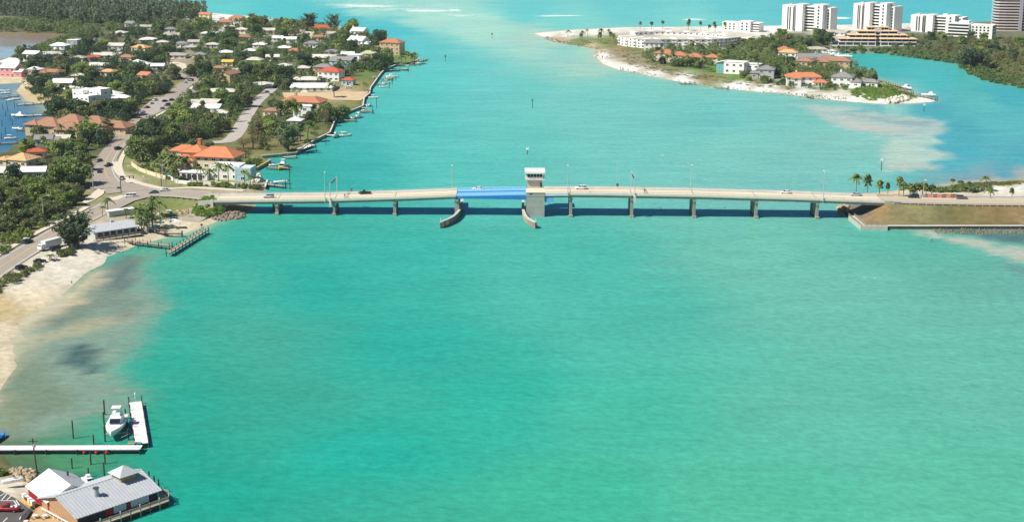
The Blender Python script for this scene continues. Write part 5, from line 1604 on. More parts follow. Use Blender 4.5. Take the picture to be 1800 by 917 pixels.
# ------------------------------------------------------------------ beach restaurant, its walkway piers and chairs
c0 = P(190, 412, 1.4)
T3 = frame_xy(c0, (math.cos(R(38)), math.sin(R(38))))
rest = thing('beach_restaurant', 'beach restaurant with low grey metal roof beside the casuarina tree', 'building', (0, 0, 0))
for s_, m_ in ((-1, METAL_R), (1, METAL_R)):
    quad = [T3(-9, 0, 6.0), T3(11, 0, 6.0), T3(11, s_ * 7, 4.6), T3(-9, s_ * 7, 4.6)]
    rf = MB().loft([quad, [(x, y, z - .2) for x, y, z in quad]]).build('roof', m_, rest)
    ribs(T3, -8.9, 10.9, 0, 6.0, s_ * 6.95, 4.61, .8).build('roof_ribs', m_, rf)['kind'] = 'stuff'
q = [T3(-8, -6.2, .3), T3(10, -6.2, .3), T3(10, 6.2, .3), T3(-8, 6.2, .3)]
MB().loft([q, [(x, y, 4.65) for x, y, z in q]]).build('wall', GREYW, rest)
for k in range(6):
    q = [T3(-6.8 + k * 2.8, -6.3, 2.4), T3(-4.9 + k * 2.8, -6.3, 2.4), T3(-4.9 + k * 2.8, -6.22, 2.4), T3(-6.8 + k * 2.8, -6.22, 2.4)]
    MB().loft([q, [(x, y, 4.0) for x, y, z in q]]).build('window', GLASS, rest)
q = [T3(-9, -9.5, 1.5), T3(11, -9.5, 1.5), T3(11, -6.4, 1.5), T3(-9, -6.4, 1.5)]
MB().loft([q, [(x, y, 1.75) for x, y, z in q]]).build('porch', WOOD, rest)
for k in range(8):
    q = T3(-8.6 + k * 2.7, -9.3, 0)
    MB().tube([(q[0], q[1], -.5), (q[0], q[1], 2.8)], .14, 6).build('porch_post', WOOD_D, rest)
q = [T3(-9, -9.35, 2.65), T3(11, -9.35, 2.65), T3(11, -9.2, 2.65), T3(-9, -9.2, 2.65)]
MB().loft([q, [(x, y, 2.8) for x, y, z in q]]).build('porch_rail', WOOD, rest)
q = T3(3, 2.5, 0)
MB().box(q[0], q[1], 5.2, 6.6, 1.3, 1.3, R(38)).build('roof_vent', STEEL, rest)
sh = thing('shed', 'long low shed with pale flat roof behind the beach restaurant', 'shed', P(212, 378, 1.4), R(34))
MB().box(0, 0, 0, 2.4, 11, 2.8).build('wall', GREYW, sh)
MB().box(0, 0, 2.41, 2.65, 12, 3.6).build('roof', WHITE_R, sh)
dock([P(222, 422, 1.8), P(262, 427, 1.8), P(300, 431, 1.8)], 1.8, 1.8, 'railed timber walkway running out from the beach restaurant', WOOD, 3.6, 1.1, True)
dock([P(297, 443, 1.8), P(362, 403, 1.8)], 2.2, 1.8, 'railed timber fishing pier standing across the end of the walkway', WOOD, 3.6, 1.1, True)
dock([P(262, 403, 1.7), P(292, 409, 1.7), P(320, 409, 1.7)], 1.6, 1.7, 'low timber walkway along the small beach', WOOD, 3.6, .9, True)
t_ = thing('sign_post', 'round dark sign on a post at the pier end', 'sign', P(355, 408, 1.8))
MB().tube([(0, 0, 0), (0, 0, 2.8)], .07, 6).build('post', STEEL_D, t_)
MB().tube([(0, -.06, 3.1), (0, .06, 3.1)], .5, 12).build('panel', STEEL_D, t_)
sh = thing('canopy', 'white canopy shelter on the small beach', 'canopy', P(308, 398, 1.4), R(20))
MB().loft([[(-2.2, -1.8, 2.4), (2.2, -1.8, 2.4), (2.2, 1.8, 2.4), (-2.2, 1.8, 2.4)], [(-.3, -.3, 3.3), (.3, -.3, 3.3), (.3, .3, 3.3), (-.3, .3, 3.3)]]).build('canopy_cloth', HULLW, sh)
for sx in (-2, 2):
    for sy in (-1.6, 1.6):
        MB().tube([(sx, sy, 0), (sx, sy, 2.4)], .06, 5).build('pole', STEEL, sh)
cols = [HULLW, mat('yellow_kayak', '#d9b93c', .5), mat('turquoise_kayak', '#4fa7a5', .5), mat('pale_blue_kayak', '#9fb9c9', .5), HULLW, HULLW, WOOD]
lbs = ['white dinghy', 'yellow kayak', 'turquoise kayak', 'pale blue kayak', 'white picnic table', 'white lounge seat', 'grey picnic table']
spots = [(270, 398), (292, 380), (283, 391), (302, 389), (258, 405), (277, 404), (262, 388), (250, 392), (290, 400), (244, 410), (270, 381), (297, 372), (280, 377), (256, 383)]
where = ['beside the canopy shelter', 'on the sand by the rocks', 'under the palms', 'next to the rocks', 'by the restaurant deck', 'behind the canopy shelter', 'below the palm trunks', 'between the palms and the restaurant', 'at the water side of the yard', 'beside the restaurant porch', 'at the grass edge', 'at the foot of the lawn', 'among the yard clutter', 'behind the restaurant yard']
for i, (px, py) in enumerate(spots):
    m_ = cols[i % 7]
    nm = lbs[i % 7]
    o = thing(('dinghy', 'kayak', 'kayak', 'kayak', 'picnic_table', 'lounge_seat', 'picnic_table')[i % 7], nm + ' ' + where[i], ('boat', 'kayak', 'kayak', 'kayak', 'table', 'seat', 'table')[i % 7], P(px, py, 1.35), R(rnd.uniform(0, 180)))
    if i % 7 < 4:
        MB().loft(hull_rings(3.6, 1.5 if i % 7 == 0 else .9, .5)).build('hull', m_, o, True)
        MB().box(-.2, 0, .3, .46, .5, .7).build('seat', SEATC, o)
    elif i % 7 == 5:
        MB().box(0, 0, .3, .42, 1.9, .7).build('seat', m_, o)
        MB().box(-.9, 0, .42, .95, .1, .7).build('backrest', m_, o)
        for k in (-.8, .8):
            MB().box(k, 0, 0, .3, .08, .6).build('leg', m_, o)
    else:
        MB().box(0, 0, .7, .78, 2.0, .9).build('tabletop', m_, o)
        for k in (-.8, .8):
            MB().box(0, k, .4, .46, 2.0, .3).build('bench', m_, o)
            MB().box(k * .9, 0, 0, .7, .1, 1.4).build('leg', m_, o)

# ------------------------------------------------------------------ docks and boats along the peninsula
for pts, wd, lb in (([(456, 322), (500, 327)], 2.2, 'small timber dock with blue jet boats beside the bridge'), ([(470, 294), (508, 295)], 2.0, 'dock under the yellow hulled sport boat'), ([(497, 276), (521, 274.5)], 1.8, 'pale dock along the dark seawall'), ([(527, 262), (549, 254)], 4.0, 'white concrete terrace dock with loungers'),
                    ([(572, 237), (592, 238)], 2.2, 'short white dock at the bend of the seawall'), ([(598, 211), (626, 211)], 2.0, 'tan dock below the grey trees'), ([(634, 196), (656, 196)], 1.8, 'dock with a small lift below the lawn'), ([(640, 184), (652, 184)], 1.5, 'short white dock beside the lone piling'), ([(663, 148), (678, 147)], 1.8, 'lower of two docks below the orange roofed house'),
                    ([(672, 140), (690, 139)], 1.8, 'upper of two docks below the orange roofed house'), ([(690, 121), (716, 122)], 2.0, 'dock in the inlet behind the point'), ([(722, 112), (750, 104)], 2.2, 'dock at the tip of the point'), ([(700, 115), (738, 113)], 1.8, 'low dock along the lawn of the point')):
    dock([P(a, b_, 1.2) for a, b_ in pts], wd, 1.3, lb, WOOD if 'white' not in lb and 'pale' not in lb else CONC_L, 4.5, .9)
for st, px, py, an, Lb, lb, hl, cv in (
        ('open', 478, 325, 20, 5.5, 'blue covered jet boat on the small dock beside the bridge', BOATBLUE, None), ('open', 495, 324, 200, 7, 'white open boat on the lift beside the bridge', HULLW, None), ('sport', 497, 296, -100, 12, 'yellow hulled sport boat with white tower on the peninsula dock', HULLY, None),
        ('open', 482, 292, 15, 6, 'blue covered boat inside the sport boat dock', HULLW, BOATBLUE), ('cruiser', 589, 242, -110, 7, 'white lift boat at the bend of the seawall', HULLW, None), ('open', 605, 240, 25, 8.5, 'white open boat floating off the seawall bend', HULLW, HULLW),
        ('cruiser', 630, 207, -100, 9, 'white cruiser on a lift at the tan dock', HULLW, None), ('open', 617, 210, 160, 6, 'tan decked boat beside the white cruiser', mat('tan_hull', '#c79a6a', .5), None), ('open', 641, 198, 30, 7, 'grey boat on the lift below the lawn', HULLW, HULLW), ('open', 648, 187, 80, 6.5, 'white boat beside the short white dock', HULLW, None),
        ('open', 656, 173, 0, 7, 'white boat at the corner of the sandy lot', HULLW, HULLW), ('open', 674, 154, 10, 7, 'white boat on the lower dock below the orange roof', HULLW, HULLW), ('open', 679, 147, 15, 7, 'white canopy boat on the upper dock below the orange roof', HULLW, HULLW), ('cruiser', 689, 138, 20, 10, 'white cruiser on the lift off the green lawn', HULLW, None), ('open', 684, 141, 30, 6, 'cream boat inside the cruiser lift', SEATC, None),
        ('open', 713, 124, 0, 6, 'white skiff at the end of the inlet dock', HULLW, None), ('open', 712, 117, 10, 7, 'dark decked boat in the inlet of the point', HULLW, None), ('open', 735, 114, 10, 6, 'small boat lift by the tip of the point', HULLW, None)):
    q = P(px, py, 0)
    boat(st, Vector((q.x, q.y, .9 if 'lift' in lb else .25)), R(an), Lb, lb, hl, cv)
for i, (px, py, h, lb) in enumerate(((510, 333, 9, 'tall dark piling standing off the small dock beside the bridge'), (540, 258 + 1, 4, 'piling off the white terrace dock closest to land'), (556, 269, 4.5, 'piling standing alone off the white terrace dock'), (573, 255, 4.0, 'piling between the terrace dock and the seawall bend'), (662, 190, 7, 'tall lone piling off the sandy lot'), (655, 200, 5, 'piling at the end of the lawn dock'),
                                     (685, 156, 5, 'piling off the lower orange roof dock'), (690, 149, 4.5, 'piling off the upper orange roof dock'), (696, 142, 5, 'piling at the outer corner of the cruiser lift'), (718, 127, 4, 'piling at the end of the inlet dock'), (502, 331, 4, 'dock piling at the corner of the white boat lift'))):
    piling(P(px, py, 0), h, lb)
# bay side docks
for pts, wd, lb in (([(0, 172), (32, 168)], 1.6, 'upper dock on the quiet bay behind the neighbourhood'), ([(30, 184), (86, 180)], 2.0, 'long pale dock on the bay below the beach strip'), ([(26, 204), (90, 201)], 2.2, 'white dock with a boat lift on the bay'), ([(30, 228), (54, 227)], 1.6, 'dock beside the brown tiled villa'), ([(0, 252), (30, 250)], 1.6, 'lowest dock on the bay')):
    dock([P(a, b_, 1.1) for a, b_ in pts], wd, 1.1, lb, CONC_L if 'white' in lb or 'pale' in lb else WOOD, 5, .8)
for st, px, py, an, Lb, lb, cv in (('open', 8, 161, 0, 8, 'teal canopied boat on the bay', BOATTEAL), ('open', 10, 165, 5, 7, 'white boat just below the teal canopied boat', None), ('open', 25, 176, 20, 8, 'white open boat beside the upper bay dock', None), ('cruiser', 34, 205, 170, 10, 'white cruiser on the bay lift', None), ('open', 32, 228, 160, 8, 'white boat on the dock beside the brown villa', None), ('open', 18, 245, 10, 7, 'small white boat covered by a pale roof on the bay', HULLW), ('open', 18, 178, 200, 5, 'small tender at the end of the bay dock', None)):
    q = P(px, py, 0)
    boat(st, Vector((q.x, q.y, .3)), R(an), Lb, lb, HULLW, cv)
gy = 'mooring posts standing in the bay'
for i, (px, py) in enumerate(((5, 193), (14, 197), (10, 205), (18, 213), (4, 223), (10, 235), (22, 220), (3, 246), (12, 185), (26, 190))):
    piling(P(px, py, 0), 4.0, 'dark mooring post standing in the quiet bay', gy)
# channel markers in the pass
for i, (px, py, h, c, lb) in enumerate(((783, 108, 5, STEEL_D, 'dark channel marker off the point'), (865, 68, 5, STEEL_D, 'dark channel marker far out near the bar'), (936, 190, 6, BOATTEAL, 'green channel marker in the middle of the pass'), (1549, 300, 6.5, HULLW, 'white sign marker standing off the shoal'), (1624, 196, 5, HULLW, 'white sign marker between the shoal and the spit'), (927, 272, 4, HULLW, 'small pale marker behind the tender house'))):
    q = P(px, py, 0)
    t_ = thing('channel_marker', lb, 'channel marker', (q.x, q.y, 0))
    MB().tube([(0, 0, -2), (0, 0, h)], .2, 6).build('post', WOOD_D, t_)
    MB().box(0, -.15, h - 1.4, h, 1.5 if c is HULLW else 1.2, .1).build('panel', c, t_)
q = P(1637, 425, 0)
t_ = thing('bird', 'dark bird standing on a post beside the sandbar', 'bird', (q.x, q.y, 0))
MB().loft([[(x, math.cos(a) * r_, .9 + x * .5 + math.sin(a) * r_) for a in [k * math.pi / 3 for k in range(6)]] for x, r_ in ((-.45, .03), (-.2, .14), (.1, .2), (.35, .14), (.5, .07), (.62, .1), (.85, .02))]).build('body', STEEL_D, t_)
MB().tube([(0, 0, -1), (0, 0, .75)], .1, 5).build('perch', WOOD_D, t_)
# marina in the basin
for i, (px, py, an, lb) in enumerate(((1450, 94, 10, 'white motor yacht in the basin closest to the boathouse'), (1459, 97, 15, 'white motor yacht in the basin, second from the boathouse'), (1467, 97.5, 10, 'white motor yacht in the basin, third from the boathouse'), (1476, 99, 20, 'white motor yacht in the basin beside the sailboat'))):
    q = P(px, py, 0)
    boat('cruiser', Vector((q.x, q.y, .2)), R(an), 9.5, lb)
q = P(1487, 101, 0)
boat('sail', Vector((q.x, q.y, .2)), R(170), 13, 'white sailboat with tall mast at the end of the basin moorings')
q = P(1462, 91, 0)
boat('sail', Vector((q.x, q.y, .2)), R(170), 10, 'smaller sailboat behind the motor yachts')
dock([P(1440, 98, 1), P(1480, 103, 1)], 2, 1.1, 'basin dock behind the row of white yachts', WOOD, 6, .8)
for pts, lb in (([(1560, 146), (1584, 153)], 'thin dock on the basin side of the spit'), ([(1580, 158), (1604, 163)], 'dock with white boathouse roof at the spit'), ([(1608, 167), (1646, 174)], 'longest dock at the point of the spit'), ([(1196, 147), (1222, 146)], 'ruined dock on the beach below the villa'), ([(1258, 153), (1280, 155)], 'ruined dock below the glass fronted house'), ([(1416, 168), (1428, 171)], 'small railed landing below the orange roofed beach house')):
    dock([P(a, b_, 1.2) for a, b_ in pts], 1.8, 1.4, lb, WOOD if 'ruined' not in lb else CONC, 3.5, 1.0)
for st, px, py, an, lb in (('cruiser', 1594, 158, -70, 'white covered boat on a lift beside the spit'), ('cruiser', 1634, 171, 170, 'white cruiser on a lift at the point of the spit')):
    q = P(px, py, 0)
    boat(st, Vector((q.x, q.y, 1.2)), R(an), 10, lb)
# orange safety barrier and digger by the embankment
ORG = mat('orange_mesh', '#d9603a', .7, .15, 2)
t_ = thing('safety_fence', 'orange plastic safety fence around the palms on the embankment', 'fence', (0, 0, 0))
pts = [Vector((x, 649 + (i % 2) * 1.2, 0)) for i, x in enumerate(np.linspace(P(1588, 335, 1).x, P(1648, 335, 1).x, 9))]
for i in range(8):
    a, b_ = pts[i], pts[i + 1]
    c = (a + b_) / 2
    z = max(gz(c.x, c.y), 4.6)
    MB().box(c.x, c.y, z - 1.0, z + 1.6, (b_ - a).length, .08, math.atan2((b_ - a).y, (b_ - a).x)).build('panel', ORG, t_)
    MB().box(a.x, a.y, z - 1.5, z + 1.8, .12, .12).build('post', STEEL_D, t_)
q = Vector((P(1503, 335, 5).x, 645, 0))
t_ = thing('excavator', 'orange digger parked behind the bridge parapet', 'digger', (q.x, q.y, gz(q.x, q.y) if gz(q.x, q.y) > 3 else 3.8))
MB().box(0, 0, .2, 1.1, 4.5, 2.6).build('tracks', STEEL_D, t_)
MB().box(-.3, 0, 1.1, 2.6, 3.8, 2.4, 0, .9).build('body', ORG, t_)
MB().box(.9, 0, 2.6, 4.2, 1.6, 1.8, 0, .9).build('cab', SHADE, t_)
MB().box(.9, 0, 4.2, 4.4, 1.9, 2.0).build('cab_roof', mat('yellow_machine', '#d8a73c', .5), t_)
MB().tube([(1.6, 0, 2), (4.0, 0, 3.3), (5.6, 0, 1.6)], [.3, .25, .2], 6).build('boom', ORG, t_)
MB().tube([(-1.6, 0, 2), (-4.0, 0, 2.8), (-5.2, 0, 1.4)], [.3, .25, .3], 6).build('counter_arm', ORG, t_)
# ------------------------------------------------------------------ houses
HOUSES = []        # (desc, x, y, radius, pixel box)
_winmesh = {}


def window_mesh(kind):
    if kind not in _winmesh:
        mb = MB()
        mb.cur = 0
        for x0, x1, z0, z1 in ((-.5, .5, -.5, -.42), (-.5, .5, .42, .5), (-.5, -.42, -.42, .42), (.42, .5, -.42, .42), (-.03, .03, -.42, .42)):
            mb.box((x0 + x1) / 2, -.06, z0, z1, x1 - x0, .12)
        mb.cur = 1
        mb.box(0, -.02, -.44, .44, .9, .05)
        _winmesh[kind] = mb.mesh('window', [WHITE, GLASS])
    return _winmesh[kind]


def add_window(parent, x, y, z, ang, w_, h_):
    o = link('window', window_mesh('w'), parent, (x, y, z), ang)
    o.scale = (w_, 1, h_)
    return o


def hip_roof(w_, d_, z, rise, over=.7, th=.22):
    a, b_ = w_ / 2 + over, d_ / 2 + over
    k = max(0.0, a - b_) if a > b_ else 0.0
    kb = max(0.0, b_ - a) if b_ > a else 0.0
    mb = MB()
    base = [(-a, -b_, z), (a, -b_, z), (a, b_, z), (-a, b_, z)]
    low = [(x, y, z - th) for x, y, _ in base]
    e = .03
    if a >= b_:
        r_ = [(-k - e, 0, z + rise), (k + e, 0, z + rise)]
        mb.add(base + low + r_, [(0, 1, 9, 8), (2, 3, 8, 9), (1, 2, 9), (3, 0, 8), (7, 6, 5, 4), (0, 4, 5, 1), (1, 5, 6, 2), (2, 6, 7, 3), (3, 7, 4, 0)])
    else:
        r_ = [(0, -kb - e, z + rise), (0, kb + e, z + rise)]
        mb.add(base + low + r_, [(0, 1, 8), (1, 2, 9, 8), (2, 3, 9), (3, 0, 8, 9), (7, 6, 5, 4), (0, 4, 5, 1), (1, 5, 6, 2), (2, 6, 7, 3), (3, 7, 4, 0)])
    return mb


def gable_roof(w_, d_, z, rise, over=.6, th=.25):
    a, b_ = w_ / 2 + over, d_ / 2 + over
    mb = MB()
    for s_ in (-1, 1):
        q = [(-a, 0, z + rise), (a, 0, z + rise), (a, s_ * b_, z - .1), (-a, s_ * b_, z - .1)]
        mb.loft([q, [(x, y, zz - th) for x, y, zz in q]])
    return mb


def gable_fill(w_, d_, z, rise):
    mb = MB()
    for s_ in (-1, 1):
        x = s_ * (w_ / 2 - .12)
        tri = [(x - .1, -d_ / 2 + .05, z), (x - .1, d_ / 2 - .05, z), (x - .1, 0, z + rise - .3)]
        mb.loft([tri, [(xx + .2, y, zz) for xx, y, zz in tri]])
    return mb


def block(t_, dx, dy, w_, d_, z0, z1, kind, rm, wm_, rise=None, over=.6, win=True, floors=None, wh=1.5):
    """One wing of a house: walls, roof, windows."""
    e = link('wing', None, t_, (dx, dy, 0))
    wl = MB().box(0, 0, z0 - .8, z1, w_, d_).build('wall', wm_, t_)
    wl.location = (dx, dy, 0)
    bpy.data.objects.remove(e)
    rise = rise if rise is not None else min(w_, d_) * .24
    if kind == 'hip':
        rf = hip_roof(w_, d_, z1 + .05, rise, over).build('roof', rm, t_)
        # raised ridge tiles
        a, b_ = w_ / 2 + over, d_ / 2 + over
        k, kb = max(0, a - b_), max(0, b_ - a)
        zt = z1 + .05
        mb = MB()
        for sx in (-1, 1):
            for sy in (-1, 1):
                mb.tube([(sx * a, sy * b_, zt + .03), (sx * k, sy * kb, zt + rise + .03)], .13, 4)
        if max(k, kb) > .5:
            mb.tube([(-k, -kb, zt + rise + .03), (k, kb, zt + rise + .03)], .14, 4)
        mb.build('ridge_tiles', rm, rf)
    elif kind == 'gable':
        rf = gable_roof(w_, d_, z1 + .05, rise, over).build('roof', rm, t_)
        g = gable_fill(w_, d_, z1, rise).build('gable', wm_, t_)
        g.location = (dx, dy, 0)
        MB().tube([(-w_ / 2 - over, 0, z1 + .09 + rise), (w_ / 2 + over, 0, z1 + .09 + rise)], .13, 4).build('ridge_cap', rm, rf)
    else:
        mb = MB().box(0, 0, z1 + .004, z1 + .28, w_ + over, d_ + over)
        rf = mb.build('roof', rm, t_)
        if kind == 'parapet':
            for x, y, sx, sy in ((0, -d_ / 2 - over / 2 + .1, w_ + over, .22), (0, d_ / 2 + over / 2 - .1, w_ + over, .22), (-w_ / 2 - over / 2 + .1, 0, .22, d_ + over - .46), (w_ / 2 + over / 2 - .1, 0, .22, d_ + over - .46)):
                MB().box(x, y, z1 + .285, z1 + .75, sx, sy).build('parapet', wm_, rf)
    rf.location = (dx, dy, 0)
    if win:
        nf = floors or max(1, int(round((z1 - z0) / 3.2)))
        fh = (z1 - z0) / nf
        for f in range(nf):
            zc = z0 + fh * (f + .52)
            n = max(1, int(w_ / 4.2))
            for i in range(n):
                x = (i + .5) / n * w_ - w_ / 2
                add_window(t_, dx + x, dy - d_ / 2 - .01, zc, 0, min(2.2, w_ / n * .55), wh)
            n = max(1, int(d_ / 5.0))
            for i in range(n):
                y = (i + .5) / n * d_ - d_ / 2
                add_window(t_, dx - w_ / 2 - .01, dy + y, zc, R(-90), min(2.0, d_ / n * .5), wh)
                add_window(t_, dx + w_ / 2 + .01, dy + y, zc, R(90), min(2.0, d_ / n * .5), wh)
    return rf


def register(desc, p, rad, box):
    HOUSES.append((desc, p.x, p.y, rad, box))


def house(px, py, wpx, floors, kind, rm, wm_, rot, desc, place, wing=None, chimney=False, dfac=.62, cat='house'):
    """py = foot of the front wall in the photograph, wpx = overall width there."""
    s_ = scale_at(py)
    if kind == 'flat' and floors == 1:
        dfac = .8
    W = wpx * 1.08 / s_
    a = abs(R(rot))
    w_ = W / (math.cos(a) + dfac * math.sin(a))
    d_ = max(6.0, w_ * dfac)
    fp = P(px, py, 1.3)
    back = (d_ * math.cos(a) + w_ * math.sin(a)) / 2
    c = Vector((fp.x * (1 + back / fp.y), fp.y + back * .8, 1.25))
    t_ = thing('house', (desc + ' ' + place).strip(), cat, c, R(rot))
    z1 = 3.3 * floors + .4
    rise_ = None
    if kind == 'flat' and floors == 1:      # low pitched bungalow roofs
        z1, rise_ = 2.8, 1.5
        if rm is WHITE_R:
            rm = WHITE_V[int(px * 7 + py) % 5]
        kind = 'gable' if int(px) % 3 == 0 else 'hip'
    if wing == 'l' or wing == 'r':
        s2 = -1 if wing == 'l' else 1
        block(t_, -s2 * w_ * .14, 0, w_ * .70, d_, 0, z1, kind, rm, wm_, rise_)
        block(t_, s2 * w_ * .34, -d_ * .18, w_ * .34, d_ * .72, 0, z1 * (.62 if floors > 1 else .88), kind, rm, wm_, rise_)
    elif wing == 'x':
        block(t_, 0, 0, w_, d_ * .7, 0, z1, kind, rm, wm_, rise_)
        block(t_, -w_ * .22, -d_ * .3, w_ * .34, d_ * .75, 0, z1 * .92, kind, rm, wm_, rise_)
        block(t_, w_ * .25, d_ * .25, w_ * .36, d_ * .6, 0, z1 * 1.06, kind, rm, wm_, rise_)
    else:
        block(t_, 0, 0, w_, d_, 0, z1, kind, rm, wm_, rise_)
    MB().box(w_ * .07, -d_ / 2 - .06, 0, 2.3, 1.2, .12).build('door', SHADE, t_)
    MB().box(-w_ * .2, -d_ / 2 - 3.6, -.3, .09, w_ * .34, 7.0).build('driveway', WALK, t_)
    MB().box(w_ * .3, -d_ / 2 - 2.2, -.3, .07, w_ * .36, 4.2).build('patio', CONC_L, t_)
    if chimney:
        MB().box(-w_ * .22, d_ * .1, z1 - .5, z1 + d_ * .24 + 1.3, 1.3, 1.3).build('chimney', wm_, t_)
    top = proj(c.x, c.y, c.z + z1 + (d_ * .24 if kind in ('hip', 'gable') else .5))[1]
    register(desc, c, max(w_, d_) / 2, (px - wpx / 2, px + wpx / 2, top, top + (py - top) * .5))
    return t_


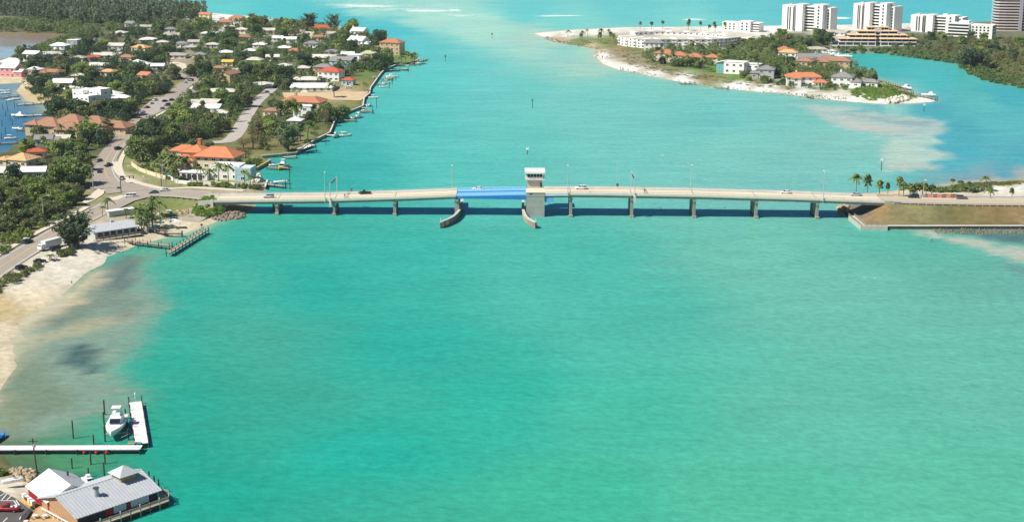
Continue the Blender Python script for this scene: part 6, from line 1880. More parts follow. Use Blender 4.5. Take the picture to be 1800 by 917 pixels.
W_, G_ = WHITE, GREYW
for row in (
    # px, py, width, floors, roof kind, roof, wall, rot, description, place
    (234, 54, 24, 2, 'gable', GREY_R, W_, -20, 'grey roofed house with a tall white block', 'below the pine wood', 'r'),
    (212, 63, 24, 1, 'flat', WHITE_R, W_, -10, 'low white flat roofed house', 'just in front of the pine wood', None),
    (258, 52, 20, 1, 'flat', WHITE_R, W_, -5, 'small white bungalow', 'beside the tall white block house', None),
    (303, 67, 28, 1, 'flat', WHITE_R, W_, 5, 'long white flat roofed bungalow', 'in the upper trees', None),
    (262, 75, 26, 1, 'flat', WHITE_R, CREAM, 0, 'cream bungalow under white slab roofs', 'behind the tan roofed house', None),
    (156, 77, 40, 1, 'flat', GREY_R, G_, 0, 'long grey flat roofed house', 'near the tidal flat', None),
    (131, 85, 21, 2, 'flat', WHITE_R, G_, -15, 'grey two-storey box house with white roof', 'near the tidal flat', None),
    (107, 88, 30, 1, 'hip', WHITE_R, W_, -15, 'white hipped bungalow', 'at the edge of the lagoon', None),
    (250, 99, 32, 2, 'hip', TAN_R, CREAM, -25, 'tan hip roofed cream house', 'in the middle of the woods', None),
    (207, 88, 28, 1, 'gable', PALE_R, G_, -10, 'pale gabled cottage', 'behind the white rambling house', None),
    (225, 109, 28, 1, 'hip', BROWN_R, CREAM, -20, 'brown hip roofed bungalow', 'in front of the tan roofed house', None),
    (192, 103, 50, 1, 'flat', WHITE_R, W_, -8, 'sprawling white flat roofed house', 'with a terrace among trees', 'l'),
    (166, 109, 20, 1, 'gable', RED_R, W_, 15, 'small red roofed house', 'at the end of the sprawling white house', None),
    (92, 101, 40, 1, 'flat', PALE_R, G_, 0, 'pale flat roofed villa', 'behind the lagoon shore', None),
    (60, 110, 30, 2, 'gable', WHITE_R, W_, -20, 'white gabled house with chimney', 'above the pink house', None),
    (24, 118, 40, 1, 'hip', WHITE_R, W_, -12, 'wide white hip roofed house', 'beside the lagoon', None),
    (28, 136, 44, 2, 'gable', WHITE_R, PINK, -15, 'pink walled house with white roof', 'facing the quiet bay', 'r'),
    (64, 131, 26, 1, 'hip', WHITE_R, CREAM, -20, 'cream house with bright white hip roof', 'behind the brown tiled roofs', None),
    (94, 136, 42, 1, 'hip', BROWN_R, TANW, -20, 'brown tiled bungalow', 'beside the bright white hip roof', 'x'),
    (248, 120, 36, 1, 'hip', WHITE_R, W_, -10, 'white hip roofed bungalow', 'above the street bend', 'r'),
    (279, 122, 20, 1, 'flat', WHITE_R, W_, 0, 'small white garage house', 'next to the street bend', None),
    (170, 121, 38, 1, 'flat', WHITE_R, W_, 0, 'long white carport house', 'in the dense trees', None),
    (192, 135, 26, 1, 'hip', TAN_R, CREAM, -10, 'low tan roofed cottage', 'in the dense trees', None),
    (262, 150, 34, 2, 'gable', ORANGE_R, W_, -30, 'white two-storey house with orange tile gables', 'beside the street bend', 'r'),
    (114, 154, 34, 1, 'gable', WHITE_R, CREAM, -5, 'cream walled house with white gable', 'above the white cubic villa', None),
    (194, 176, 40, 1, 'hip', WHITE_R, W_, -15, 'large white hip roofed house', 'beside the white cubic villa', None),
    (214, 182, 30, 1, 'hip', WHITE_R, W_, 10, 'small white hip roofed house', 'by the roadside parking', None),
    (128, 164, 30, 1, 'flat', WHITE_R, W_, -5, 'white slab roofed house', 'directly behind the white cubic villa', None),
    (362, 37, 20, 2, 'gable', ORANGE_R, CREAM, -15, 'cream beach house with orange roof', 'at the end of the pine wood', None),
    (397, 45, 22, 1, 'hip', TERRA_R, TANW, 0, 'terracotta roofed beach house', 'behind the gulf beach', None),
    (417, 38, 24, 1, 'hip', TERRA_R, CREAM, 0, 'long terracotta roofed house', 'right on the gulf beach', None),
    (310, 103, 36, 1, 'flat', WHITE_R, W_, 0, 'white pavilion house', 'beside the sunlit court', None),
    (342, 79, 18, 1, 'flat', WHITE_R, W_, 0, 'tiny white flat roofed house', 'among dark trees', None),
    (337, 89, 24, 1, 'flat', WHITE_R, W_, 8, 'white double roofed bungalow', 'among dark trees', None),
    (392, 168, 42, 1, 'flat', WHITE_R, W_, 0, 'broad white flat roofed house', 'beside the brown gabled house', None),
    (366, 188, 52, 1, 'flat', PALE_R, G_, -12, 'beige roofed long house', 'near the side street', 'l'),
    (366, 197, 46, 1, 'flat', WHITE_R, W_, -3, 'long white slab roofed house', 'in front of the beige roofed house', None),
    (405, 148, 30, 2, 'gable', BROWN_R, TANW, 70, 'brown gabled house', 'standing tall among the trees', None),
    (402, 117, 20, 1, 'gable', YELLOW_R, CREAM, -10, 'yellow roofed house', 'in the middle of the peninsula', None),
    (628, 68, 36, 2, 'gable', WHITE_R, W_, -20, 'white gabled mansion with chimneys', 'behind the point', 'l', True),
    (636, 86, 44, 2, 'gable', WHITE_R, W_, -25, 'white mansion with stepped gables', 'on the shore of the point', 'r', True),
    (690, 97, 40, 3, 'hip', TERRA_R, TANW, -20, 'tan three-storey villa with terracotta roof', 'on the point', None, True),
    (650, 102, 28, 1, 'hip', GREEN_R, CREAM, -5, 'pale green roofed house', 'behind the tan three-storey villa', None),
    (630, 113, 34, 2, 'flat', WHITE_R, W_, -20, 'bright white modern block house', 'beside the point', 'r'),
    (604, 122, 46, 2, 'gable', GREY_R, AQUA, -25, 'grey gabled house with pale blue wall', 'behind the orange roofed waterfront house', 'x'),
    (570, 127, 34, 1, 'hip', GREY_R, TANW, -15, 'grey brown hip roofed house', 'beside the grey gabled house', None),
    (583, 143, 42, 2, 'hip', RED_R, W_, -18, 'white waterfront house with bright orange-red hip roof', '', None),
    (613, 150, 22, 1, 'hip', RED_R, AQUA, -15, 'small house with orange-red roof', 'next to the green lawn', None),
    (542, 147, 44, 1, 'flat', WHITE_R, GREEN_R, 0, 'long low house with white rim roof', 'beside the orange-red hip roof', None),
    (552, 160, 66, 1, 'flat', WHITE_R, W_, 0, 'white modern house with a central gable', 'behind the sandy vacant lot', None),
    (590, 97, 36, 1, 'flat', GREY_R, G_, -10, 'grey house with white canopy', 'above the white court', 'r'),
    (562, 107, 52, 1, 'flat', WHITE_R, CREAM, -3, 'low cream house with white terraces', 'in the middle of the point', None),
    (535, 191, 78, 1, 'hip', TERRA_R, TANW, -18, 'sprawling terracotta tiled villa', 'below the sandy vacant lot', 'x', True),
    (535, 207, 32, 2, 'flat', WHITE_R, W_, -10, 'white house with square tower', 'below the terracotta tiled villa', 'l'),
    (566, 56, 30, 1, 'hip', RED_R, TANW, 0, 'rust red roofed beach house', 'between the tall gulf pines', None),
    (582, 64, 14, 1, 'flat', WHITE_R, W_, 0, 'tiny white roofed house', 'under the gulf pines', None),
    (473, 60, 20, 1, 'gable', PALE_R, CREAM, 0, 'cream cottage', 'near the gulf beach', None),
    (510, 74, 24, 1, 'flat', WHITE_R, W_, 5, 'white roofed bungalow', 'behind the gulf pines', None),
    (457, 86, 22, 1, 'hip', WHITE_R, W_, -10, 'white hip roofed cottage', 'in the heart of the peninsula woods', None),
    (398, 98, 22, 1, 'flat', WHITE_R, G_, 0, 'pale roofed bungalow', 'above the yellow roofed house', None),
    (448, 114, 28, 1, 'hip', PALE_R, TANW, -10, 'sand coloured hip roofed house', 'in the heart of the peninsula woods', None),
    (533, 126, 22, 1, 'flat', WHITE_R, CREAM, 0, 'cream house with a white colonnade', 'behind the grey brown hip roof', None),
    (463, 156, 34, 1, 'flat', WHITE_R, G_, 5, 'grey walled flat roofed house', 'beside the top of the side street', None),
    (388, 206, 24, 1, 'flat', WHITE_R, W_, 0, 'small white slab house', 'at the side street corner', None),
    (489, 72, 16, 1, 'flat', WHITE_R, W_, 0, 'little white house', 'near the gulf pines', None),
    (430, 72, 22, 1, 'hip', BROWN_R, CREAM, -5, 'brown hip roofed cottage', 'behind the gulf beach', None),
    (440, 95, 18, 1, 'flat', WHITE_R, W_, 0, 'small white box house', 'in the peninsula woods', None),
    (520, 97, 24, 1, 'hip', TERRA_R, CREAM, -5, 'faded terracotta cottage', 'in the peninsula woods', None),
    (370, 64, 26, 1, 'flat', WHITE_R, W_, 0, 'white ribbon roofed house', 'below the cream beach house', None),
    (320, 84, 20, 1, 'hip', GREY_R, W_, 0, 'small grey hip roofed house', 'among the upper trees', None),
    (86, 256, 42, 1, 'gable', GREY_R, G_, 10, 'grey gabled bungalow', 'below the brown tiled villa', 'r'),
    (113, 254, 22, 1, 'gable', PALE_R, G_, 0, 'pale gabled outbuilding', 'below the brown tiled villa', None),
    (36, 294, 66, 1, 'hip', TAN_R, CREAM, -20, 'tan tiled house', 'beside the bay with a red roofed annexe', 'l'),
    (66, 279, 30, 1, 'hip', RED_R, CREAM, 10, 'bright red hip roofed house', 'behind the tan tiled house', None),
    (12, 312, 54, 1, 'flat', WHITE_R, W_, -5, 'white flat roofed house', 'below the tan tiled house', None),
    (62, 314, 40, 1, 'gable', WHITE_R, AQUA, 5, 'white roofed house with aqua walls', 'below the tan tiled house', None),
    (286, 80, 20, 1, 'flat', WHITE_R, W_, 5, 'little pale bungalow', 'beside the cream bungalow', None),
    (352, 104, 22, 1, 'hip', GREY_R, CREAM, -8, 'grey hip roofed cream cottage', 'uphill of the street bend', None),
    (374, 84, 20, 1, 'flat', WHITE_R, W_, 0, 'white roofed cottage', 'among the dark peninsula trees', None),
    (386, 128, 22, 1, 'hip', BROWN_R, TANW, -12, 'small brown roofed cottage', 'below the yellow roofed house', None),
    (425, 57, 18, 1, 'flat', WHITE_R, CREAM, 4, 'slim pale cottage', 'near the gulf beach houses', None),
    (500, 90, 22, 1, 'flat', WHITE_R, W_, -4, 'plain white bungalow', 'uphill of the faded terracotta cottage', None),
    (548, 84, 24, 1, 'hip', GREY_R, W_, -6, 'white walled grey roofed bungalow', 'below the rust red roof', None),
    (480, 106, 22, 1, 'flat', WHITE_R, G_, 6, 'long grey walled cottage', 'beside the faded terracotta cottage', None),
    (500, 122, 24, 1, 'flat', WHITE_R, CREAM, -6, 'broad cream bungalow', 'beside the colonnade house', None),
    (420, 133, 20, 1, 'gable', PALE_R, W_, 20, 'pale gabled cottage with white walls', 'beside the brown gabled house', None),
    (612, 101, 20, 1, 'flat', WHITE_R, G_, 0, 'compact pale roofed house', 'between the white mansions and the grey gables', None),
    (560, 72, 20, 1, 'hip', TERRA_R, CREAM, 5, 'small terracotta hip cottage', 'below the gulf pines', None),
    (336, 172, 26, 1, 'hip', GREY_R, TANW, -14, 'tan walled grey roofed bungalow', 'between the street bend and the broad white house', None),
    (140, 108, 24, 1, 'flat', WHITE_R, W_, -6, 'low bone white bungalow', 'between the lagoon and the red roofed house', None),
    (140, 142, 22, 1, 'hip', PALE_R, TANW, -10, 'sandy roofed cottage', 'beside the cream walled white gable', None),
    (300, 58, 18, 1, 'hip', GREY_R, W_, 0, 'small slate roofed bungalow', 'at the foot of the pine wood', None),
    (520, 220, 24, 1, 'flat', WHITE_R, W_, -8, 'white garden house', 'under the palms of the seawall gardens', None),
    (478, 205, 26, 1, 'hip', BROWN_R, CREAM, -12, 'brown roofed garden bungalow', 'beside the pale side street', None),
    # the spit
    (1150, 90, 34, 2, 'hip', GREY_R, W_, -10, 'grey hip roofed house', 'in front of the crescent apartments', None),
    (1382, 96, 38, 1, 'hip', TERRA_R, CREAM, -20, 'pale terracotta roofed house', 'in the woods of the spit', 'r'),
    (1384, 108, 34, 2, 'hip', TAN_R, W_, -20, 'white walled house with pyramid tan roof', 'in the woods of the spit', None),
    (1428, 112, 52, 1, 'gable', GREY_R, W_, -5, 'long house with slate grey metal roof', 'beside the basin', None),
    (1408, 124, 44, 2, 'hip', BROWN_R, TANW, -25, 'pale brown hip roofed mansion', 'behind the orange roofed beach house', 'l'),
    (1464, 124, 62, 2, 'hip', BROWN_R, TANW, -20, 'many hipped brown mansion', 'beside the basin', 'x'),
    (1340, 139, 42, 2, 'hip', GREY_R, G_, -15, 'grey dormered house', 'beside the glass fronted house', 'l', True),
    (1487, 154, 54, 2, 'hip', GREY_R, W_, -20, 'white house with grey hip roof', 'beside the orange roofed beach house', 'r', True),
    (1528, 154, 32, 1, 'hip', GREY_R, W_, -25, 'low grey hip roofed house', 'closest to the point of the spit', None),
    (1300, 119, 30, 1, 'flat', WHITE_R, W_, -5, 'low white flat roofed house', 'in the palms behind the glass fronted house', None),
    (1433, 92, 32, 1, 'flat', WHITE_R, W_, 0, 'white flat roofed boathouse', 'beside the basin moorings', None),
    (1470, 63, 44, 1, 'flat', WHITE_R, W_, -30, 'low white clubhouse', 'between the two tall white condominiums', None),
):
    house(*row)

# orange-roofed beach house on the spit
c = P(1422, 153, 1.3)
hz = thing('house', 'large white beach house with vivid orange tile roof on the spit', 'house', c + Vector((0, 6, 0)), R(-6))
block(hz, -3, 3, 24, 10, 0, 6.6, 'hip', ORANGE_R, WHITE, 2.6, .9)
block(hz, -8.5, -2.5, 7, 6, 0, 6.2, 'hip', ORANGE_R, WHITE, 1.8, .7)
block(hz, 8.5, -4, 9, 6, 0, 3.4, 'hip', ORANGE_R, WHITE, 1.8, .7)
for k in range(4):
    MB().tube([(4.5 + k * 2.4, -8.2, 0), (4.5 + k * 2.4, -8.2, 3.0)], .25, 8).build('column', WHITE, hz)
MB().box(-8, 4, 8.5, 10.5, 1, 1).build('chimney', WHITE, hz)
register('orange roofed beach house', c + Vector((0, 6, 0)), 12, (1392, 1454, 122, 144))
# long terracotta villa on the spit
for k, (px, py, wpx, an) in enumerate(((1182, 104, 40, -20), (1215, 112, 36, -22), (1246, 114, 30, -20))):
    pass
c = P(1200, 112, 1.3)
hz = thing('house', 'long terracotta roofed villa behind palms on the spit', 'house', c + Vector((0, 8, 0)), R(-24))
block(hz, -16, 8, 17, 12, 0, 6.4, 'hip', TERRA_R, CREAM, 2.6)
block(hz, -3, 2, 15, 12, 0, 6.0, 'hip', TERRA_R, CREAM, 2.4)
block(hz, 11, 0, 16, 12, 0, 5.2, 'hip', TERRA_R, CREAM, 2.6)
block(hz, 24, 6, 12, 10, 0, 5.0, 'hip', TERRA_R, CREAM, 2.2)
register('long terracotta roofed villa', c + Vector((0, 8, 0)), 14, (1155, 1255, 84, 98))
# glass fronted modern house
c = P(1290, 131, 1.3)
hz = thing('house', 'white modern house with curved aqua glass front facing the pass', 'house', c + Vector((0, 8, 0)), R(-28))
block(hz, 3, 0, 16, 11, 0, 9.0, 'flat', WHITE_R, WHITE, win=True, floors=2, wh=2.0)
block(hz, 13, 7, 14, 9, 0, 7.2, 'flat', WHITE_R, WHITE)
MB().box(-8.2, .5, .2, 8.2, 6.2, 9.5).build('wall', WHITE, hz)
rf = MB().loft([[(-12, -5.2, 8.0), (-5, -5.8, 9.4), (-5, 5.5, 9.4), (-12, 5.5, 8.0)], [(-12, -5.2, 8.25), (-5, -5.8, 9.7), (-5, 5.5, 9.7), (-12, 5.5, 8.25)]]).build('curved_roof', WHITE_R, hz)
for i in range(4):
    for j in range(3):
        MB().box(-10.5 + i * 1.55, -4.32, .5 + j * 2.5, 2.8 + j * 2.5, 1.4, .1).build('pane', AQGLASS, hz)
for i in range(5):
    for j in range(3):
        MB().box(-11.36, -3.2 + i * 1.8, .5 + j * 2.5, 2.8 + j * 2.5, .1, 1.6).build('pane', AQGLASS, hz)
register('glass fronted house', c + Vector((0, 8, 0)), 16, (1260, 1335, 108, 130))

# white cubic villa
c = P(150, 196, 1.3)
hz = thing('house', 'big white cubic villa with stepped parapets above the dark tree', 'house', c + Vector((0, 8, 0)), R(-35))
block(hz, 2, -2, 13, 9, 0, 9.4, 'parapet', WHITE, WHITE, floors=3, over=.1, wh=1.2)
block(hz, -7.5, 3, 10, 10, 0, 11.6, 'parapet', WHITE, WHITE, floors=3, over=.1, wh=1.2)
block(hz, 3, 7, 12, 8, 0, 12.6, 'parapet', WHITE, WHITE, floors=3, over=.1, wh=1.2)
for k in range(4):
    MB().box(-12.6, -1 + k * 2.4, 11.9, 13.0, .3, 1.3).build('merlon', WHITE, hz)
register('white cubic villa', c + Vector((0, 8, 0)), 14, (126, 175, 150, 188))
# brown tiled villa by the bay
c = P(122, 240, 1.3)
hz = thing('house', 'sprawling brown tiled villa with many hips facing the bay', 'house', c + Vector((0, 9, 0)), R(-18))
block(hz, -14, -2, 18, 14, 0, 5.4, 'hip', BROWN_R, TANW, 4.0, 1.0)
block(hz, -2, 3, 21, 17, 0, 5.8, 'hip', BROWN_R, TANW, 5.2, 1.0)
block(hz, 9, 9, 19, 14, 0, 5.2, 'hip', BROWN_R, TANW, 4.4, 1.0)
block(hz, 2, -5, 15, 12, 0, 4.2, 'hip', BROWN_R, TANW, 3.6, 1.0)
block(hz, 20, 12, 20, 11, 0, 4.0, 'hip', BROWN_R, TANW, 3.0, 1.0)
block(hz, -22, -5, 8, 9, 0, 5.8, 'hip', BROWN_R, TANW, 2.4, .9)
for k in range(3):
    MB().box(-25.6, -8 + k * 2.4, .2, 2.8, .15, 1.6).build('arch_opening', SHADE, hz)
    MB().box(-24.5 + k * 2.2, -9.1, 3.6, 5.6, 1.5, .15).build('balcony_opening', SHADE, hz)
register('brown tiled villa', c + Vector((0, 9, 0)), 18, (54, 192, 198, 222))
# orange villa near the junction
c = P(352, 298, 1.4)
hz = thing('house', 'large villa with vivid orange tile roofs beside the junction', 'house', c + Vector((0, 8, 0)), R(-14))
block(hz, 8, 2, 21, 13, 0, 6.2, 'hip', ORANGE_R, CREAM, 4.2, 1.1)
block(hz, -6, 6, 12, 12, 0, 7.2, 'hip', ORANGE_R, CREAM, 3.0, .9)
block(hz, -14, 10, 14, 9, 0, 6.6, 'hip', ORANGE_R, CREAM, 2.4, .8)
block(hz, -8, -3, 11, 8, 0, 4.2, 'hip', ORANGE_R, CREAM, 2.2, .8)
block(hz, -10, -9, 10, 8, 0, 3.2, 'hip', ORANGE_R, CREAM, 2.0, .8)
ch = MB().box(-5.5, 8.5, 8, 12.4, 1.7, 1.7).build('chimney', ORANGE_R, hz)
MB().box(-5.5, 8.5, 12.41, 12.8, 2.2, 2.2).build('chimney_cap', ORANGE_R, ch)
for s_ in (-5.2, -1.7, 1.8, 5.3):
    MB().box(18.62, 2 + s_ * .9, .4, 3.0, .15, 1.8).build('arch_opening', SHADE, hz)
register('orange tiled villa', c + Vector((0, 8, 0)), 22, (303, 412, 250, 298))
# white modern house in front of it
c = P(384, 318, 1.4)
hz = thing('house', 'white modern house with dark pergola in front of the orange villa', 'house', c + Vector((0, 5, 0)), R(-10))
block(hz, 3, 3, 15, 9, 0, 6.4, 'parapet', WHITE, WHITE, over=.1, floors=2)
block(hz, -12, -1, 14, 7, 0, 3.4, 'flat', WHITE_R, WHITE)
block(hz, 13, 0, 8, 8, 0, 6.0, 'parapet', WHITE, AQUA, over=.1, floors=2)
for k in range(6):
    MB().box(-2.5 + k * 1.6, -.2 + 1.0, 7.25, 7.55, .35, 6.0, R(28)).build('pergola_beam', STEEL_D, hz)
for k in range(4):
    MB().box(-17 + k * 2.8, -4.62, .2, 2.8, 1.9, .12).build('garage_opening', SHADE, hz)
register('white modern house', c + Vector((0, 5, 0)), 20, (322, 425, 286, 312))
gw = thing('garden_wall', 'low white garden wall with gate in front of the white modern house', 'wall', (0, 0, 0))
pts = [P(296, 313, 1.4), P(312, 322, 1.4), P(335, 324, 1.4), P(380, 325, 1.4), P(445, 329, 1.4)]
for i in range(4):
    a, b_ = pts[i], pts[i + 1]
    m2 = (a + b_) / 2
    MB().box(m2.x, m2.y, 1.2, 3.0, (b_ - a).length, .3, math.atan2((b_ - a).y, (b_ - a).x)).build('wall_panel', WHITE, gw)
    MB().box(a.x, a.y, 1.2, 3.4, .7, .7).build('post', WHITE, gw)
yw = thing('garden_wall', 'cream curved garden wall along the lawn of the orange villa', 'wall', (0, 0, 0))
pts = [P(a, b_, 1.4) for a, b_ in ((232, 291), (244, 300), (258, 305), (276, 311), (292, 315))]
for i in range(4):
    a, b_ = pts[i], pts[i + 1]
    m2 = (a + b_) / 2
    MB().box(m2.x, m2.y, 1.2, 3.2, (b_ - a).length, .35, math.atan2((b_ - a).y, (b_ - a).x)).build('wall_panel', CREAM, yw)
    MB().box(a.x, a.y, 1.2, 3.6, .8, .8).build('post', CREAM, yw)
gh = thing('gatehouse', 'small white kiosk at the wooded end of the bridge', 'kiosk', PR(500, 337.5) * 1.0)
gh.location = (P(503, 337, 1.6).x, 652, 1.4)
MB().box(0, 0, -1, 3.4, 4.2, 3.4).build('wall', CONC_L, gh)
MB().box(0, 0, 3.41, 3.8, 4.8, 4.0).build('roof', WHITE_R, gh)
MB().box(0, -1.72, 1.2, 2.4, 1.4, .1).build('window', GLASS, gh)


# ------------------------------------------------------------------ apartment buildings on the spit
def slab_block(t_, x, y, w_, d_, z1, m_=WHITE, slots=0, side='front', nfl=8, balc=False, z0=0):
    b_ = MB().box(x, y, z0 - 1, z1, w_, d_).build('wall', m_, t_)
    MB().box(x, y, z1 + .004, z1 + .5, w_ + .25, d_ + .25).build('roof', WHITE_R, t_)
    fh = (z1 - z0 - 1.5) / nfl
    for f in range(nfl):
        z = z0 + 1.2 + f * fh
        for i in range(slots):
            xx = x + ((i + .5) / slots - .5) * w_ * .8
            MB().box(xx, y - d_ / 2 - .03, z + .4, z + fh * .75, min(1.6, w_ / (slots + 1) * .8), .1).build('window', GLASS, t_)
        if balc:
            MB().box(x, y - d_ / 2 - .05, z + .35, z + fh * .92, w_ * .96, .12).build('window_band', GLASS, t_)
            MB().box(x, y - d_ / 2 - .8, z - .1, z + .95, w_, 1.5).build('balcony', m_, t_)
    return b_


def side_bands(t_, x, y0, y1, z1, nfl, s_):
    fh = (z1 - 1.5) / nfl
    for f in range(nfl):
        z = 1.2 + f * fh
        MB().box(x, (y0 + y1) / 2, z + .3, z + fh * .85, .12, abs(y1 - y0)).build('window_band', GLASS, t_)


def tower_condo(px, py, label, desc, Wm, h, rot, nfl, box):
    c = P(px, py, 1.3)
    t_ = thing('condominium', label, 'building', c, R(rot))
    k = Wm / 50.0
    slab_block(t_, -20 * k, 2, 9 * k, 16, h * .92, WHITE, 0, nfl=nfl)
    slab_block(t_, -13.4 * k, 1.2, 3.4 * k, 16, h * .92, WHITE, 0, nfl=nfl)
    slab_block(t_, -10.2 * k, 5, 3 * k, 14, h * .9, SHADE, 0, nfl=nfl)  # this and the next recess block are coloured dark in place of shade
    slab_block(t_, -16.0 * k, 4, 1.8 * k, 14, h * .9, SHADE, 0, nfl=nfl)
    slab_block(t_, -5 * k, -1, 7 * k, 14, h * .98, WHITE, 0, nfl=nfl)
    slab_block(t_, 5.5 * k, 6, 14 * k, 14, h * .9, WHITE, 0, nfl=nfl, balc=True)
    slab_block(t_, 16.5 * k, -2, 9 * k, 15, h, WHITE, 1, nfl=nfl)
    slab_block(t_, 23.5 * k, 5, 5 * k, 15, h * .88, WHITE, 1, nfl=nfl)
    for x, y in ((-15.4 * k, -6.9), (-18.2 * k, -6.05), (-11.55 * k, -6.9)):
        MB().box(x, y, 1, h * .88, 1.1, .3).build('shade_slit', GLASS, t_)  # dark strips standing in for shade in the slits between the blocks
    MB().box(6 * k, 6, h * .9 + .5, h * .9 + 2.4, 4, 4).build('lift_housing', WHITE, t_)
    MB().box(-20 * k, 4, h * .92 + .5, h * .92 + 1.6, 3, 2.4).build('roof_unit', CONC, t_)
    for x, d_ in ((21.1 * k, -1), (-1.44 * k, -1)):
        fh = (h - 1.5) / nfl
        for f in range(nfl):
            MB().box(x, -1.5, 1.4 + f * fh + .4, 1.4 + f * fh + fh * .75, .12, 2.2).build('window', GLASS, t_)
    register(desc, c, 14, box)
    return t_


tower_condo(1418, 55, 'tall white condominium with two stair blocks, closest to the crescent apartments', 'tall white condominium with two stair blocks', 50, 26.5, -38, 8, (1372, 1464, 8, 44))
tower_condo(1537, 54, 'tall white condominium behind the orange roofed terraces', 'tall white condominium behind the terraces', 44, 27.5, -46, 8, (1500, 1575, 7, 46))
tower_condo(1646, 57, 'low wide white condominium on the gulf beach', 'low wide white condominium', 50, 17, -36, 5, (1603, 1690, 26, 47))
# white stepped mid-rise
c = P(1704, 68, 1.3)
t_ = thing('condominium', 'white mid-rise apartment block with shaded blue side', 'building', c + Vector((0, 10, 0)), R(-32))
slab_block(t_, -6, 0, 20, 14, 13.0, WHITE, 0, nfl=4, balc=True)
slab_block(t_, 14, 2, 22, 14, 12.2, WHITE, 5, nfl=4)
slab_block(t_, -3, 3, 9, 8, 15.0, WHITE, 0, nfl=4)
for f in range(4):
    for k in range(6):
        MB().box(25.1, -3 + k * 2.2, 1.6 + f * 2.8, 3.2 + f * 2.8, .12, 1.5).build('window', GLASS, t_)
register('white mid-rise block', c, 20, (1674, 1735, 43, 64))
c = P(1305, 56, 1.3)
t_ = thing('condominium', 'small white apartment block with shaded end behind the crescent apartments', 'building', c + Vector((0, 6, 0)), R(-30))
slab_block(t_, -10, 0, 16, 12, 8.5, WHITE, 3, nfl=3)
slab_block(t_, 6, -2, 12, 12, 10.0, WHITE, 2, nfl=3)
slab_block(t_, 16, 2, 8, 12, 8.5, WHITE, 0, nfl=3, balc=True)
register('small white apartment block', c, 16, (1272, 1335, 37, 54))
# round balconied tower cut by the edge of the frame
c = P(1778, 54, 1.3)
t_ = thing('condominium', 'tall tower with curved white balcony bands at the edge of the view', 'building', c + Vector((0, 8, 0)), R(-8))
PINKB = mat('rosy_white_band', '#dcd0c8', .7, .04)
nfl = 12
fh = 2.75
core = [(14 * math.cos(a) * 1.25 + 2, 11 * math.sin(a)) for a in [R(q) for q in range(0, 360, 20)]]
core = [(-15, -3), (-14, -7), (-11, -10), (-6, -11), (40, -11), (40, 12), (-12, 12), (-15, 8)]
MB().prism(core, -1, nfl * fh).build('wall', mat('bronze_glass', '#4a3f45', .25, .2, .4, 0, .6), t_)
for f in range(nfl):
    z = f * fh
    ring = [(x * 1.0 - (1.6 if x < -10 else 0), y - 1.6 if y < 0 else y + .6) for x, y in core]
    MB().prism(ring, z + fh - .35, z + fh).build('balcony_slab', PINKB, t_)
    edge = [(-16.6, 8), (-16.6, -4.6), (-15.6, -8.6), (-12.6, -11.6), (-6, -12.6), (6, -12.6)]
    for i in range(len(edge) - 1):
        a, b_ = Vector((*edge[i], 0)), Vector((*edge[i + 1], 0))
        m2 = (a + b_) / 2
        MB().box(m2.x, m2.y, z + .004, z + .85, (b_ - a).length + .1, .12, math.atan2((b_ - a).y, (b_ - a).x)).build('balcony_front', PINKB, t_)
for x in (8, 19, 30):
    MB().box(x, -12.2, -1, nfl * fh + .6, 3.2, 2.6).build('pier_wall', mat('lilac_grey_wall', '#aaa6ae', .7, .05), t_)
MB().prism([(x * 1.04, y * 1.12) for x, y in core], nfl * fh + .35, nfl * fh + 1.1).build('roof', WHITE_R, t_)
MB().box(8, 2, nfl * fh + 1.11, nfl * fh + 4.2, 12, 10).build('penthouse', WHITE, t_)
MB().box(24, 2, nfl * fh + 1.11, nfl * fh + 3.6, 8, 9).build('penthouse', WHITE, t_)
register('curved balcony tower', c, 24, (1740, 1830, -10, 50))

# terraced condominium with orange canopy roofs
c = P(1546, 82, 1.3)
t_ = thing('condominium', 'terraced apartment building with stacked orange tiled eaves beside the basin', 'building', c + Vector((0, 10, 0)), R(-4))
for wing, sgn in ((-22, -1), (22, 1)):
    for f in range(5):
        z = f * 3.3
        inner = -sgn * 14.5
        half = 20.5 - f * 4.1 if sgn < 0 else 20.5 - f * 4.1
        wd = half * 2 * .98
        x = wing - sgn * (20.5 - half)
        dpt = 14 - f * 1.2
        y = f * .9
        if half < 4:
            continue
        MB().box(x, y, z - (1 if f == 0 else 0), z + 3.0, wd - 1.6, dpt - 1.6).build('wall', SHADE, t_)  # recessed wall coloured dark to stand for shade behind the balcony
        MB().box(x, y - dpt / 2 + .2, z - .25, z + .85, wd, .35).build('balcony', WHITE, t_)
        MB().box(x - wd / 2 + .2, y, z - .25, z + .85, .35, dpt - .5).build('balcony', WHITE, t_)
        n = max(2, int(wd / 6))
        for i in range(n + 1):
            MB().box(x - wd / 2 + .5 + i * (wd - 1) / n, y - dpt / 2 + .5, z + .86, z + 2.9, .5, .5).build('column', WHITE, t_)
        if f >= 1:
            pl = [(x - wd / 2 - .8, y - dpt / 2 - .8), (x + wd / 2 + .8, y - dpt / 2 - .8), (x + wd / 2 + .8, y + dpt / 2 + 1), (x - wd / 2 - .8, y + dpt / 2 + 1)]
            tp = [(x - wd / 2 + 1.2, y - dpt / 2 + 1.6), (x + wd / 2 - 1.2, y - dpt / 2 + 1.6), (x + wd / 2 - 1.2, y + dpt / 2 - 1.6), (x - wd / 2 + 1.2, y + dpt / 2 - 1.6)]
            MB().loft([[(a, b_, z + 2.7) for a, b_ in pl], [(a, b_, z + 2.95) for a, b_ in pl], [(a, b_, z + 3.6) for a, b_ in tp]]).build('eave_roof', ORANGE_C, t_)
MB().box(0, 3, -1, 15.2, 6.4, 10).build('stair_tower', CONC_L, t_)
